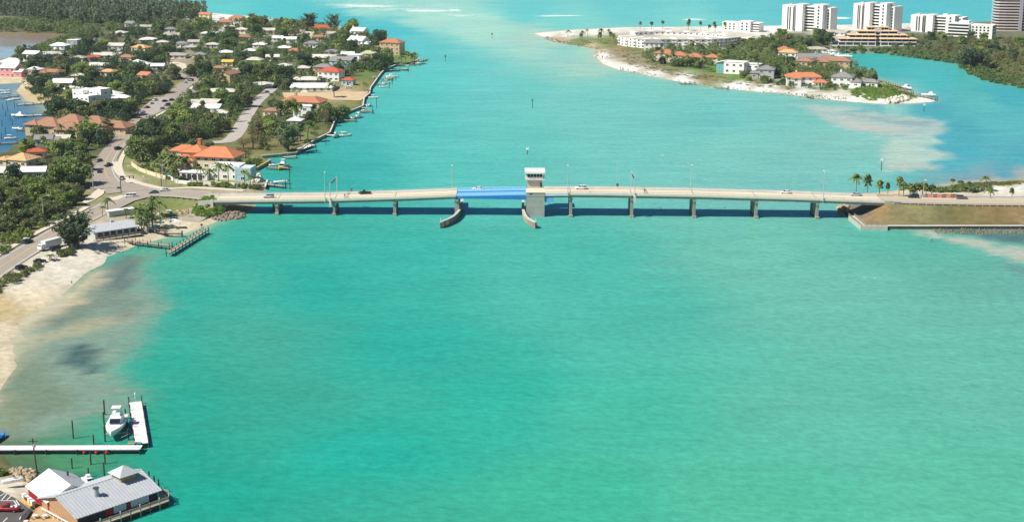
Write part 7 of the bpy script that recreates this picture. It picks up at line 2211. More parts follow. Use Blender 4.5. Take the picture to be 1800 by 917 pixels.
for f in range(4):
    MB().box(0, -2.05, 1.0 + f * 3.0, 2.8 + f * 3.0, 4.4, .12).build('stair_opening', GLASS, t_)
register('terraced apartment building', c + Vector((0, 8, 0)), 12, (1458, 1630, 54, 84))


# crescent apartments
def crescent(path, depth, h, nfl, label, desc, box):
    pts = smooth_path([P(a, b_, 1.3) for a, b_ in path], 4)
    t_ = thing('apartment_building', label, 'building', (0, 0, 0))
    back = offset_path(pts, depth)
    for i in range(len(pts) - 1):
        q = [pts[i], pts[i + 1], back[i + 1], back[i]]
        MB().prism([(v.x, v.y) for v in q], .3, 1.3 + h).build('wall', WHITE, t_)
        c = (q[0] + q[1] + q[2] + q[3]) / 4
        q2 = [(c.x + (v.x - c.x) * 1.0 + 0, c.y + (v.y - c.y) * 1.12) for v in q]
        MB().prism(q2, 1.31 + h, 1.75 + h).build('roof', PALE_R if i % 3 else WHITE_R, t_)
        d = pts[i + 1] - pts[i]
        an = math.atan2(d.y, d.x)
        nrm = Vector((math.sin(an), -math.cos(an), 0))
        L = d.length
        n = max(1, int(L / 3.6))
        for f in range(nfl):
            for j in range(n):
                p = pts[i].lerp(pts[i + 1], (j + .5) / n) + nrm * .02
                add_window(t_, p.x, p.y, 1.3 + (f + .55) * h / nfl, an, min(2.4, L / n * .7), 1.5)
            if i % 2 == 0:
                p = (pts[i] + pts[i + 1]) / 2 + nrm * .7
                MB().box(p.x, p.y, 1.25 + f * h / nfl, 2.3 + f * h / nfl, L * .8, 1.3, an).build('balcony', WHITE, t_)
    register(desc, (pts[len(pts) // 2]), 8, box)
    return t_


crescent([(1086, 79), (1112, 83), (1142, 85.5), (1180, 85), (1220, 85), (1262, 84.5), (1302, 81)], 15, 7.6, 3, 'curved white three-storey apartment building sweeping across the spit', 'curved apartment building', (1084, 1308, 62, 78))
crescent([(1116, 63), (1150, 61.5), (1190, 62), (1230, 63.5), (1270, 67), (1326, 76)], 9, 3.0, 1, 'low curved rear range of the crescent apartments along the beach', 'curved rear range', (1110, 1330, 54, 70))
# ------------------------------------------------------------------ vegetation
def leaf_quads(rg, cen, nrm, size, elong=1.0):
    """Small leaf faces: centres, normals, sizes -> vertices, quads."""
    n = len(cen)
    a = rg.normal(size=(n, 3))
    u = np.cross(nrm, a)
    u /= np.linalg.norm(u, axis=1, keepdims=True) + 1e-9
    v = np.cross(nrm, u)
    s_ = size[:, None]
    u, v = u * s_ * elong, v * s_ * .62
    V = np.stack([cen - u - v * .4, cen + u * .15 - v, cen + u + v * .3, cen - u * .1 + v], 1).reshape(-1, 3)
    return V, np.arange(4 * n).reshape(n, 4)


def lobe_cloud(rg, lobes, n, size, spread=.5, shell=(.55, 1.04), elong=1.0, up=.25):
    w_ = np.array([l[3] * l[4] + l[4] * l[5] + l[3] * l[5] for l in lobes])
    pick = rg.choice(len(lobes), n, p=w_ / w_.sum())
    Lb = np.array(lobes)[pick]
    d = rg.normal(size=(n, 3))
    d[:, 2] += up
    d /= np.linalg.norm(d, axis=1, keepdims=True)
    r_ = rg.uniform(shell[0], shell[1], (n, 1)) ** .6
    cen = Lb[:, :3] + d * Lb[:, 3:6] * r_
    nr = d + rg.normal(size=(n, 3)) * spread
    nr /= np.linalg.norm(nr, axis=1, keepdims=True)
    return leaf_quads(rg, cen, nr, size * rg.uniform(.6, 1.35, n), elong)


def broad_lobes(rg, rx, h0, h1, k):
    out = []
    for i in range(k):
        a, q = rg.uniform(0, 6.28), rg.uniform(.15, .85) ** .6
        z = h0 + (h1 - h0) * rg.uniform(.25, .82)
        f = 1 - .55 * abs((z - h0) / (h1 - h0) - .4)
        s_ = rx * rg.uniform(.26, .46)
        out.append((math.cos(a) * q * rx * .75 * f, math.sin(a) * q * rx * .75 * f, z, s_, s_, s_ * rg.uniform(.6, .85)))
    out.append((0, 0, (h0 + h1) / 2, rx * .55, rx * .55, (h1 - h0) * .38))
    return out


def limb_trunk(rg, h, r0, lobes, bark=BARK, name='trunk'):
    mb = MB()
    top = Vector((rg.uniform(-.3, .3), rg.uniform(-.3, .3), h * .62))
    mb.tube([(0, 0, -.6), (.05, .02, h * .3), top], [r0, r0 * .75, r0 * .5], 7)
    for l in lobes[:6]:
        s_ = Vector((0, 0, h * rg.uniform(.28, .5)))
        e = Vector(l[:3])
        mb.tube([s_, s_.lerp(e, .5) + Vector((0, 0, .3)), e], [r0 * .45, r0 * .3, r0 * .12], 5)
    return mb.mesh(name, bark)


def mk_broad(seed, leafm, n=1500, dens=1.0, bare=False):
    rg = np.random.RandomState(seed)
    lb = broad_lobes(rg, 5.0, 1.3, 8.6, 18)
    if not bare:
        lb += [(math.cos(q) * 3.2, math.sin(q) * 3.2, 1.9, 1.5, 1.5, 1.3) for q in rg.uniform(0, 6.28, 6)]
    V, Q = lobe_cloud(rg, lb, int(n * (.35 if bare else 1)), .42 if not bare else .3, .7)
    return limb_trunk(rg, 8.5, .38, lb), np_mesh('crown', V, Q, leafm)


def mk_pine(seed, n=2600):
    """Casuarina: open feathery plumes that sweep upward."""
    rg = np.random.RandomState(seed)
    lobes, mb = [], MB()
    mb.tube([(0, 0, -.6), (.1, 0, 5), (.0, .1, 11.5)], [.34, .22, .06], 7)
    for i in range(46):
        z = rg.uniform(.6, 10.5)
        R_ = (1.2 + 2.9 * math.sin(min(1.0, (z + 1.2) / 6.5) * 1.57) * (1 - max(0, z - 4) / 8.5)) * rg.uniform(.55, 1.15)
        a = rg.uniform(0, 6.28)
        e = (math.cos(a) * R_, math.sin(a) * R_, z + R_ * 1.05)
        mb.tube([(0, 0, z * .9), e], [.08, .02], 4)
        for q in (.4, .7, .95, 1.15, 1.32):
            w_ = .52 * (1.3 - q * .78)
            lobes.append((e[0] * q, e[1] * q, z * .9 + (e[2] - z * .9) * q + .2, w_, w_, w_ * 2.1))
    V, Q = lobe_cloud(rg, lobes, n, .23, 1.0, (.2, 1.1), 2.6, .5)
    return mb.mesh('trunk', BARK), np_mesh('crown', V, Q, PINEL)


def mk_palm(seed, h=8.0, kind='coconut', lean=0.0):
    rg = np.random.RandomState(seed)
    mb = MB()
    tp = Vector((lean, lean * .3, h))
    mb.tube([(0, 0, -.5), (lean * .15, 0, h * .35), (lean * .5, lean * .1, h * .7), tp], [.24, .19, .16, .15], 7)
    Vs, Fs = [], []
    nf = 17 if kind == 'coconut' else 30
    Lf = 3.1 if kind == 'coconut' else 1.9
    o = 0
    for i in range(nf):
        az = 2 * math.pi * i / nf * 2.618 + rg.uniform(-.2, .2)
        el = rg.uniform(-.35, 1.15) if kind == 'coconut' else rg.uniform(-.95, 1.4)
        d = Vector((math.cos(az) * math.cos(el), math.sin(az) * math.cos(el), math.sin(el)))
        side = Vector((-math.sin(az), math.cos(az), 0))
        L_ = Lf * rg.uniform(.8, 1.15)
        seg = 6 if kind == 'coconut' else 4
        pts = []
        for j in range(seg + 1):
            f = j / seg
            droop = -(f ** 2.0) * L_ * (.55 if kind == 'coconut' else .3)
            pts.append(tp + d * (f * L_) + Vector((0, 0, droop)))
        for j in range(seg):
            f = (j + .5) / seg
            wd = (.62 * (1 - f * .75) + .12) if kind == 'coconut' else (.16 + .85 * f)
            for s_ in (-1, 1):
                a, b_ = pts[j], pts[j + 1]
                dn = Vector((0, 0, -.42 * wd))
                Vs += [a, b_, b_ + side * s_ * wd * (.8 if j == seg - 1 else 1) + dn - d * -.12, a.lerp(b_, .35) + side * s_ * wd + dn]
                Fs.append((o, o + 1, o + 2, o + 3))
                o += 4
    if kind != 'coconut':
        rg2 = np.random.RandomState(seed + 5)
        Vq, Qq = lobe_cloud(rg2, [(tp.x, tp.y, tp.z + .1, 1.35, 1.35, 1.25)], 160, .5, .7, (.5, 1.1))
        Vs = np.concatenate([np.array([tuple(q) for q in Vs]), Vq])
        Fs = np.concatenate([np.array(Fs), Qq + o])
    return mb.mesh('trunk', PALMB), np_mesh('crown', np.array([tuple(q) for q in Vs]), np.array(Fs), PALML)


BROAD = [mk_broad(100 + i, LEAF[[0, 3, 1, 4, 1, 0, 3, 4][i]], 2600) for i in range(8)]
BARE = [mk_broad(140 + i, LEAF[2], 1700, 1, True) for i in range(2)]
PINES = [mk_pine(160 + i) for i in range(3)]
COCO = [mk_palm(180 + i, 6.6 + i * .9, 'coconut', (-.8, .5, 1.2, 0)[i]) for i in range(4)]
SABAL = [mk_palm(190 + i, 7.0 + i * .8, 'sabal', (0, .9, -.3)[i]) for i in range(3)]
VEG = []           # (object, kind, x, y, size word)


def plant(kind, var, x, y, sx, sz, name, label=None, z=None, rot=None, group=None):
    lib = dict(broad=BROAD, bare=BARE, pine=PINES, coco=COCO, sabal=SABAL)[kind]
    tr, cr = lib[var % len(lib)]
    t_ = link(name, None, None, (x, y, (gz(x, y) if z is None else z) - .05), rnd.uniform(0, 6.28) if rot is None else rot)
    t_.scale = (sx, sx, sz)
    link('trunk', tr, t_)
    link('crown', cr, t_)
    t_['category'] = 'palm' if kind in ('coco', 'sabal') else 'tree'
    if label:
        t_['label'] = label
        if group:
            t_['group'] = group
    else:
        VEG.append((t_, kind, x, y, sz))
    return t_


HT = dict(broad=8.6, bare=8.6, pine=13.0, coco=9.0, sabal=9.0)
WD = dict(broad=5.0, bare=5.0, pine=3.6, coco=2.6, sabal=1.9)


def blocks_view(px, py, kind, sx, sz, soft=0.0):
    """Would this plant hide a house, a street or a lawn that the photograph shows?"""
    s_ = scale_at(py)
    hw, top = WD[kind] * sx * s_ * .8, py - HT[kind] * sz * s_ * .97
    for r_ in ROAD_PX:
        if in_poly(px, py, r_) or in_poly(px, (py * .55 + top * .45), r_) or in_poly(px, top + 2, r_):
            return True
    for desc, hx, hy, rad, (x0, x1, y0, y1) in HOUSES:
        if px + hw > x0 + 2 and px - hw < x1 - 2 and top < y1 - 1 and py > y0 + 1:
            base = proj(hx, hy, 1.3)[1]
            if py >= base - 1.5 and kind not in ('coco', 'sabal') and top < y0 + (y1 - y0) * (1 - soft):   # stands in front: would hide it
                return True
        p = P(px, py, 1.3)
        if (p.x - hx) ** 2 + (p.y - hy) ** 2 < (rad * .9) ** 2:
            return True
    for q in CLEAR:
        if in_poly(px, py, q) or in_poly(px, top + (py - top) * .35, q):
            return True
    return False


CLEAR = [[(494, 161), (650, 159), (642, 178), (500, 178)], [(296, 104), (334, 104), (334, 126), (296, 122)], [(232, 290), (300, 312), (380, 318), (440, 324), (450, 345), (280, 345), (215, 315)],
         [(378, 252), (400, 222), (424, 210), (440, 225), (430, 252)], [(622, 134), (668, 130), (656, 154), (610, 162)], [(690, 100), (736, 100), (730, 112), (696, 116)], [(270, 355), (330, 355), (320, 382), (260, 372)],
         [(0, 140), (40, 140), (40, 160), (82, 183), (84, 190), (30, 180)], [(1000, 60), (1080, 62), (1100, 84), (1150, 114), (1240, 124), (1300, 142), (1400, 156), (1500, 166), (1500, 178), (1200, 145), (1060, 113), (1044, 98)], [(300, 168), (326, 148), (312, 142), (296, 160)]]


def scatter(poly, n, kinds, srange, name, seed, dmin=5.5):
    rg = random.Random(seed)
    xs_, ys_ = [q[0] for q in poly], [q[1] for q in poly]
    got, tries, pts = 0, 0, []
    while got < n and tries < n * 60:
        tries += 1
        a, b_ = rg.uniform(min(xs_), max(xs_)), rg.uniform(min(ys_), max(ys_))
        if not in_poly(a, b_, poly) or not -12 < a < 1812:
            continue
        kind = rg.choice(kinds)
        var = rg.randrange(8)
        if kind == 'olive':
            kind, var = 'broad', rg.choice((2, 4, 7))
        sx = rg.uniform(*srange)
        sz = sx * rg.uniform(.85, 1.15)
        if kind in ('coco', 'sabal'):
            sx, sz = rg.uniform(.85, 1.1), rg.uniform(.8, 1.25)
        if blocks_view(a, b_, kind, sx, sz, .45):
            continue
        p = P(a, b_, 1.3)
        if any((p.x - q[0]) ** 2 + (p.y - q[1]) ** 2 < (dmin * (.6 if kind in ('coco', 'sabal') else 1)) ** 2 for q in pts):
            continue
        if gz(p.x, p.y) < .7:
            continue
        pts.append((p.x, p.y))
        plant(kind, var, p.x, p.y, sx, sz, {'broad': 'broadleaf_tree', 'bare': 'bare_tree', 'pine': 'pine_tree', 'coco': 'palm_tree', 'sabal': 'palm_tree'}[kind])
        got += 1


# single trees that stand out
for kind, var, px, py, sx, sz, nm, lb in (
        ('broad', 0, 128, 327, 1.95, 1.75, 'broadleaf_tree', 'huge dark green tree shading the junction beside the winding street'), ('broad', 3, 112, 331, 1.5, 1.5, 'broadleaf_tree', 'dark green tree joined to the huge junction tree on its bay side'), ('broad', 1, 118, 206, 2.1, 1.35, 'broadleaf_tree', 'broad dark tree below the white cubic villa'),
        ('broad', 6, 95, 204, 1.5, 1.2, 'broadleaf_tree', 'rounded dark tree on the bay beside the long pale dock'), ('broad', 0, 252, 284, 1.6, 1.6, 'broadleaf_tree', 'large green tree beside the winding street facing the orange villa'), ('broad', 3, 238, 276, 1.3, 1.45, 'broadleaf_tree', 'green tree at the street edge beside the large roadside tree'), ('broad', 6, 268, 278, 1.3, 1.4, 'broadleaf_tree', 'dark tree between the roadside tree and the orange villa'),
        ('pine', 0, 276, 258, 1.5, 1.3, 'pine_tree', 'tall dark pointed tree behind the large roadside tree'), ('broad', 1, 255, 240, 1.3, 1.2, 'broadleaf_tree', 'bright green tree left of the pointed tree on the street'), ('pine', 1, 138, 436, 2.05, 1.15, 'pine_tree', 'big feathery casuarina beside the white box truck'), ('pine', 2, 122, 434, 1.5, .8, 'pine_tree', 'lower casuarina plume leaning toward the white box truck'),
        ('pine', 0, 545, 53, 2.2, 1.25, 'pine_tree', 'spreading pine on the gulf shore, the first of two'), ('pine', 1, 587, 55, 2.0, 1.3, 'pine_tree', 'tall pine on the gulf shore beside the rust red roof'), ('pine', 2, 507, 266, 1.75, 1.15, 'pine_tree', 'dark feathery pine leaning over the long seawall'), ('pine', 1, 498, 55, 1.5, 1.0, 'pine_tree', 'pine behind the gulf beach near the white bungalow'), ('pine', 0, 443, 37, 1.2, .6, 'pine_tree', 'low dark pine on the gulf beach sand'),
        ('broad', 2, 170, 232, .9, 1.0, 'broadleaf_tree', 'yellow green tree beside the street lamp of the winding street'), ('bare', 0, 445, 262, 1.3, 1.0, 'bare_tree', 'grey leafless tree on the lot behind the orange villa'), ('bare', 1, 462, 258, 1.3, .95, 'bare_tree', 'grey twiggy tree beside the leafless tree on the lot'), ('bare', 0, 428, 262, 1.0, .8, 'bare_tree', 'thin bare tree at the end of the side street'),
        ('broad', 4, 335, 135, 1.2, 1.1, 'broadleaf_tree', 'olive tree beside the upper street bend'), ('broad', 5, 600, 205, 1.4, 1.1, 'broadleaf_tree', 'grey green tree above the tan dock'), ('broad', 5, 575, 213, 1.5, 1.2, 'broadleaf_tree', 'wide greyish tree on the shore below the terracotta villa'), ('broad', 1, 435, 138, 1.7, 1.3, 'broadleaf_tree', 'bright green rounded tree beside the brown gabled house'), ('broad', 0, 455, 143, 1.5, 1.2, 'broadleaf_tree', 'green tree beside the top of the side street'),
        ('broad', 6, 25, 318, .9, .95, 'broadleaf_tree', 'round clipped dark tree in front of the white flat roofed house'), ('broad', 5, 678, 114, 1.4, 1.2, 'broadleaf_tree', 'dusky tree beside the tan three-storey villa'), ('broad', 2, 662, 100, 1.4, 1.0, 'broadleaf_tree', 'olive tree in front of the tan three-storey villa'), ('broad', 2, 395, 228, .9, .8, 'broadleaf_tree', 'small round dark shrub tree beside the side street lawn'),
        ('pine', 0, 1708, 119, 3.0, 1.2, 'pine_tree', 'large olive casuarina clump on the basin shore'), ('pine', 2, 1728, 120, 2.6, 1.1, 'pine_tree', 'casuarina joined to the large clump on the basin shore'), ('pine', 1, 1690, 117, 2.4, 1.0, 'pine_tree', 'bright casuarina at the water edge of the basin'),
        ('broad', 3, 1258, 77, .9, .8, 'broadleaf_tree', 'round clipped tree in the court of the crescent apartments'), ('broad', 0, 1228, 76, 1.0, .55, 'broadleaf_tree', 'low clipped tree beside the round one in the crescent court')):
    p = P(px, py, 1.3)
    if px > 1650:
        sx = sx * .8
    plant(kind, var, p.x, p.y, sx, sz, nm, lb)
# single palms
for kind, var, px, py, s_, z_, lb in (
        ('coco', 0, 190, 376, 1.1, .95, 'coconut palm on the grass beside the junction'), ('coco', 2, 273, 384, 1.15, 1.05, 'coconut palm in the beach yard, the taller of a pair'), ('coco', 1, 281, 386, 1.0, .95, 'coconut palm in the beach yard beside its taller twin'), ('coco', 3, 250, 394, .9, .9, 'coconut palm beside the restaurant roof'), ('coco', 1, 240, 398, .85, .8, 'short coconut palm against the restaurant roof'),
        ('coco', 0, 222, 384, .8, .6, 'small palm beside the long low shed'), ('coco', 2, 180, 380, .7, .45, 'low yellowish palm on the roadside grass'), ('coco', 0, 86, 458, .8, .35, 'low palm beside the dark car at the beach'), ('coco', 1, 352, 323, 1.1, 1.0, 'palm in front of the white modern house, nearest the garage'), ('coco', 0, 368, 325, 1.15, 1.05, 'palm in front of the white modern house, second from the garage'), ('coco', 2, 385, 324, 1.2, 1.15, 'tall palm in front of the white modern house'),
        ('coco', 3, 402, 326, 1.15, 1.0, 'palm in front of the white modern house beside the lamp'), ('coco', 1, 430, 327, 1.1, .95, 'palm at the corner of the white modern house'), ('coco', 0, 440, 329, 1.1, .8, 'palm closest to the pale rocks and small dock'), ('coco', 2, 331, 306, 1.1, 1.0, 'palm against the lower orange roof of the villa'), ('coco', 1, 305, 320, 1.0, .95, 'palm by the gate of the garden wall'), ('coco', 3, 318, 312, 1.0, .9, 'palm below the orange villa porch'), ('coco', 0, 295, 305, 1.0, .9, 'palm beside the utility pole'),
        ('sabal', 0, 528, 248, 1.4, 1.25, 'tall slim palm above the white terrace dock'), ('sabal', 1, 541, 246, 1.3, 1.2, 'slim palm beside the tall one above the terrace dock'), ('coco', 2, 588, 172, 1.6, 1.1, 'dark palm at the edge of the sandy vacant lot'), ('coco', 0, 518, 172, 1.2, 1.0, 'palm standing on the sandy vacant lot edge'), ('coco', 1, 722, 111, 1.6, 1.1, 'palm on the lawn of the point, nearest the tip'), ('coco', 3, 729, 110, 1.5, 1.0, 'palm at the very tip of the point'), ('coco', 0, 705, 112, 1.4, .9, 'palm on the lawn in front of the tan villa'), ('coco', 2, 712, 110, 1.4, 1.0, 'palm on the lawn between the tan villa and the tip'),
        ('coco', 1, 640, 161, 1.0, .8, 'palm near the pale seawall lawn')):
    p = P(px, py, 1.3)
    plant(kind, var, p.x, p.y, s_, z_, 'palm_tree', lb)
for kind, var, px, top, Yw, s_, lb in (
        ('coco', 3, 1505, 305, 660, 1.25, 'palm above the orange digger behind the bridge'), ('sabal', 0, 1525, 305, 660, 0.99, 'round headed palm on a straight trunk beyond the digger'), ('sabal', 1, 1546, 315, 658, 0.99, 'round headed palm with a bent trunk'), ('sabal', 2, 1561, 319, 658, 0.56, 'small thin palm beside the bent palm'), ('sabal', 0, 1581, 309, 668, 0.93, 'round palm rising behind the dark palm clump'),
        ('sabal', 1, 1588, 320, 655, 1.12, 'thick palm at the start of the clump behind the orange fence'), ('sabal', 2, 1600, 321, 655, 1.12, 'palm in the clump behind the orange fence, beside the lamp'), ('sabal', 0, 1612, 320, 656, 1.18, 'dark palm in the middle of the clump behind the orange fence'), ('sabal', 1, 1621, 319, 658, 1.12, 'tallest palm of the clump behind the orange fence'), ('sabal', 2, 1628, 324, 655, 0.99, 'yellowish palm in the clump behind the orange fence'), ('sabal', 0, 1638, 323, 655, 1.05, 'last palm of the clump behind the orange fence'), ('sabal', 1, 1607, 332, 645, 0.81, 'small round palm right beside the embankment road'),
        ('sabal', 2, 1690, 316, 680, 0.81, 'slim palm at the grassy sand beyond the embankment'), ('sabal', 0, 1704, 318, 676, 0.68, 'second slim palm on the grassy sand'), ('coco', 2, 1737, 309, 680, 1.1, 'tall yellow palm on the white sand'), ('sabal', 1, 1780, 329, 655, 0.62, 'short palm on the white sand at the edge of the view'), ('sabal', 2, 1676, 313, 690, 0.62, 'dark umbrella shaped palm behind the grassy sand'), ('coco', 0, 1742, 329, 652, 1.0, 'low bushy palm on the white sand'), ('sabal', 0, 1673, 324, 668, 0.56, 'low palm beside the white shrubs')):
    x = (px - 900) / FPX * (Yw * CT + (CAM_H - 6) * ST)
    # crown top height from the row it reaches
    v = (top - 458.5) / FPX
    zt = CAM_H + Yw * (-ST - v * CT) / (CT - v * ST)
    z0 = gz(x, Yw)
    lib = COCO if kind == 'coco' else SABAL
    h = max(v_.co.z for v_ in lib[var][1].vertices)
    plant(kind, var, x, Yw, s_, max(.35, (zt - z0) / h), 'palm_tree', lb, z=z0)

# woods of the neighbourhood
Z_WEST = [(35, 100), (120, 80), (220, 58), (335, 48), (345, 70), (300, 125), (320, 150), (292, 178), (232, 200), (205, 240), (170, 262), (100, 218), (92, 200), (50, 172), (40, 140)]
Z_MID = [(335, 48), (420, 42), (530, 48), (600, 58), (640, 70), (668, 78), (672, 108), (690, 112), (668, 126), (640, 132), (600, 140), (560, 150), (490, 160), (448, 188), (405, 236), (320, 252), (235, 262), (232, 240), (262, 206), (310, 180), (345, 145), (350, 120)]
Z_STREET = [(470, 172), (560, 192), (596, 205), (575, 235), (530, 258), (450, 268), (432, 235), (455, 190)]
Z_WOOD = [(-60, 322), (60, 318), (150, 330), (150, 350), (110, 378), (60, 408), (20, 432), (-60, 482)]
Z_BAYSIDE = [(20, 262), (90, 222), (160, 255), (165, 300), (120, 320), (80, 300)]
Z_VILLA = [(276, 262), (330, 262), (420, 268), (460, 275), (450, 300), (420, 305), (412, 280), (330, 268), (300, 285)]
Z_SPIT = [(1120, 104), (1150, 94), (1200, 90), (1300, 88), (1330, 80), (1350, 78), (1440, 82), (1436, 100), (1500, 122), (1540, 144), (1500, 148), (1440, 146), (1390, 142), (1340, 138), (1300, 126), (1250, 116), (1180, 118)]
Z_BACK = [(1325, 66), (1460, 68), (1470, 88), (1440, 90), (1350, 82), (1310, 90), (1300, 78)]
Z_EAST = [(1570, 76), (1640, 66), (1760, 66), (1900, 80), (1900, 128), (1800, 122), (1740, 108), (1660, 96), (1630, 90)]
scatter(Z_WEST, 76, ['broad'] * 7 + ['bare'], (.9, 1.6), 'tree', 11)
scatter(Z_MID, 80, ['broad'] * 7 + ['bare'], (.95, 1.75), 'tree', 12)
scatter(Z_STREET, 16, ['broad'] * 4 + ['bare'], (.7, 1.2), 'tree', 13)
scatter(Z_WOOD, 36, ['olive'] * 2 + ['broad'], (.6, 1.0), 'tree', 14, 4.5)
scatter(Z_BAYSIDE, 16, ['broad'] * 5 + ['bare'], (.7, 1.1), 'tree', 15)
scatter(Z_VILLA, 8, ['broad'] * 3 + ['bare'], (.5, .9), 'tree', 16)
scatter(Z_SPIT, 48, ['broad'] * 6, (.6, 1.05), 'tree', 17, 5)
scatter([(1150, 108), (1190, 114), (1250, 118), (1260, 124), (1180, 122)], 9, ['broad', 'coco'], (.6, .85), 'tree', 34, 4.5)
scatter([(1300, 134), (1325, 138), (1366, 146), (1390, 148), (1460, 150), (1466, 156), (1380, 154), (1320, 146)], 9, ['broad'], (.45, .75), 'tree', 35, 4.5)
scatter(Z_BACK, 26, ['broad'] * 6, (.8, 1.3), 'tree', 18)
scatter(Z_EAST, 32, ['broad'] * 4 + ['bare'], (.7, 1.2), 'tree', 19, 6.5)
scatter(Z_WEST, 44, ['coco', 'sabal'], (1, 1), 'palm', 21, 4)
scatter(Z_MID, 40, ['coco', 'sabal'], (1, 1), 'palm', 22, 4)
scatter(Z_STREET, 14, ['coco', 'sabal'], (1, 1), 'palm', 23, 4)
scatter([(250, 300), (300, 300), (420, 318), (440, 328), (330, 324)], 14, ['coco'], (1, 1), 'palm', 31, 3.5)
scatter([(70, 238), (110, 246), (180, 246), (196, 232), (150, 240)], 9, ['broad', 'coco'], (.45, .7), 'tree', 32, 4)
scatter([(225, 405), (250, 385), (300, 378), (296, 396), (240, 412)], 9, ['coco'], (1, 1), 'palm', 33, 3)
scatter(Z_BAYSIDE, 8, ['coco', 'sabal'], (1, 1), 'palm', 24, 4)
scatter(Z_SPIT, 32, ['coco', 'sabal'], (1, 1), 'palm', 25, 4)
CLEAR_S, CLEAR = CLEAR, []
scatter([(995, 66), (1040, 70), (1080, 70), (1085, 80), (1050, 78), (1010, 74)], 12, ['sabal', 'coco'], (1, 1), 'palm', 26, 5)
scatter([(1160, 118), (1240, 128), (1270, 134), (1240, 122), (1180, 114)], 8, ['coco'], (1, 1), 'palm', 28, 4)
scatter([(1100, 50), (1300, 54), (1300, 62), (1240, 60), (1120, 54)], 10, ['sabal'], (1, 1), 'palm', 29, 8)
CLEAR = CLEAR_S
# labels: which house a tree stands by, and on which side
KW = dict(broad='tree', bare='grey sparse tree', pine='pine', coco='feathery palm', sabal='round palm')
ORD = ['closest', 'second closest', 'third closest', 'fourth closest', 'fifth closest', 'sixth closest', 'seventh closest', 'eighth closest', 'ninth closest', 'tenth closest'] + [q + ' closest' for q in ('eleventh', 'twelfth', 'thirteenth', 'fourteenth', 'fifteenth', 'sixteenth', 'seventeenth', 'eighteenth', 'nineteenth', 'twentieth', 'twenty-first', 'twenty-second')]
keyed = {}
for o, kind, x, y, sz in VEG:
    near = min(HOUSES, key=lambda h: (h[1] - x) ** 2 + (h[2] - y) ** 2)
    desc = near[0]
    dist = math.hypot(near[1] - x, near[2] - y)
    dx, dy = x - near[1], y - near[2]
    if dist > 70 and x < -150 and y < 720:
        side, desc = 'in the wood beside the shore road', ''
        dist = math.hypot(x + 198, y - 640)
    elif dist > 75:
        side, desc = ('in the scrub beyond the basin' if x > 0 else 'in the open wood'), ''
    else:
        side = ('before the' if dy < 0 else 'behind the') if abs(dy) > abs(dx) * .8 else ('bridgeward of the' if dx * x < 0 else 'outward of the')
    size = ('short' if sz < .95 else 'tall' if sz > 1.15 else 'mid-height')
    keyed.setdefault((size + ' ' + KW[kind] + ' ' + side + ' ' + desc).strip(), []).append((dist, o))
for base, rows in keyed.items():
    rows.sort(key=lambda q: q[0])
    for k, (_, o) in enumerate(rows):
        if len(rows) == 1:
            o['label'] = base
        elif k < 22 and len(base.split()) < 15:
            o['label'] = base + ', ' + ORD[k] + (' to the junction' if 'shore road' in base else '')
        else:
            o['label'] = base
            o['group'] = 'alike: ' + base


# ------------------------------------------------------------------ masses that nobody could count
def mass(name, items, leafm, label, seed, n_leaf, size, mode='bush'):
    """Many bushes or far trees that read as one mass: items = (x, y, z, radius, height)."""
    rg = np.random.RandomState(seed)
    Vs, Qs, o = [], [], 0
    for x, y, z, r_, h in items:
        if mode == 'bush':
            lb = [(x, y, z + h * .45, r_ * .8, r_ * .8, h * .5)] + [(x + rg.uniform(-.6, .6) * r_, y + rg.uniform(-.6, .6) * r_, z + h * rg.uniform(.4, .75), r_ * .45, r_ * .45, h * .3) for _ in range(3)]
        else:
            lb = []
            for _ in range(10):
                f = rg.uniform(.15, 1.0)
                R_ = r_ * (1 - f * .75)
                a = rg.uniform(0, 6.28)
                lb.append((x + math.cos(a) * R_ * .6, y + math.sin(a) * R_ * .6, z + h * f * .95, r_ * .35, r_ * .35, h * .11))
        V, Q = lobe_cloud(rg, lb, n_leaf, size, .8, (.45, 1.05), 1.0 if mode == 'bush' else 1.6)
        Vs.append(V)
        Qs.append(Q + o)
        o += len(V)
    return tag(link(name, np_mesh(name, np.concatenate(Vs), np.concatenate(Qs), leafm)), label, None, None, 'stuff')


def fill(poly, n, r_, h, seed, check=False, wet=False):
    rg = random.Random(seed)
    xs_, ys_ = [q[0] for q in poly], [q[1] for q in poly]
    out, tries = [], 0
    while len(out) < n and tries < n * 40:
        tries += 1
        a, b_ = rg.uniform(min(xs_), max(xs_)), rg.uniform(min(ys_), max(ys_))
        if not in_poly(a, b_, poly):
            continue
        hh, rr = rg.uniform(*h), rg.uniform(*r_)
        if check:
            bad = any(in_poly(a, b_, q) for q in ROAD_PX + CLEAR)
            p = P(a, b_, 1.3)
            bad = bad or any((p.x - q[1]) ** 2 + (p.y - q[2]) ** 2 < (q[3] * 1.05) ** 2 for q in HOUSES)
            if bad:
                continue
        p = P(a, b_, 1.2)
        z = gz(p.x, p.y)
        if z < .5 and not wet:
            continue
        out.append((p.x, p.y, max(z, 0), rr, hh))
    return out




def canopy(poly, n, seed, lo=.55, hi=1.0):
    rg = random.Random(seed)
    xs_, ys_ = [q[0] for q in poly], [q[1] for q in poly]
    out, tries = [], 0
    while len(out) < n and tries < n * 24:
        tries += 1
        a, b_ = rg.uniform(min(xs_), max(xs_)), rg.uniform(min(ys_), max(ys_))
        s_ = rg.uniform(lo, hi)
        if in_poly(a, b_, poly) and not blocks_view(a, b_, 'broad', s_, s_, .65):
            p = P(a, b_, 1.2)
            if gz(p.x, p.y) > .6:
                out.append((p.x, p.y, 1.0, 4.6 * s_, 8.2 * s_))
    return out


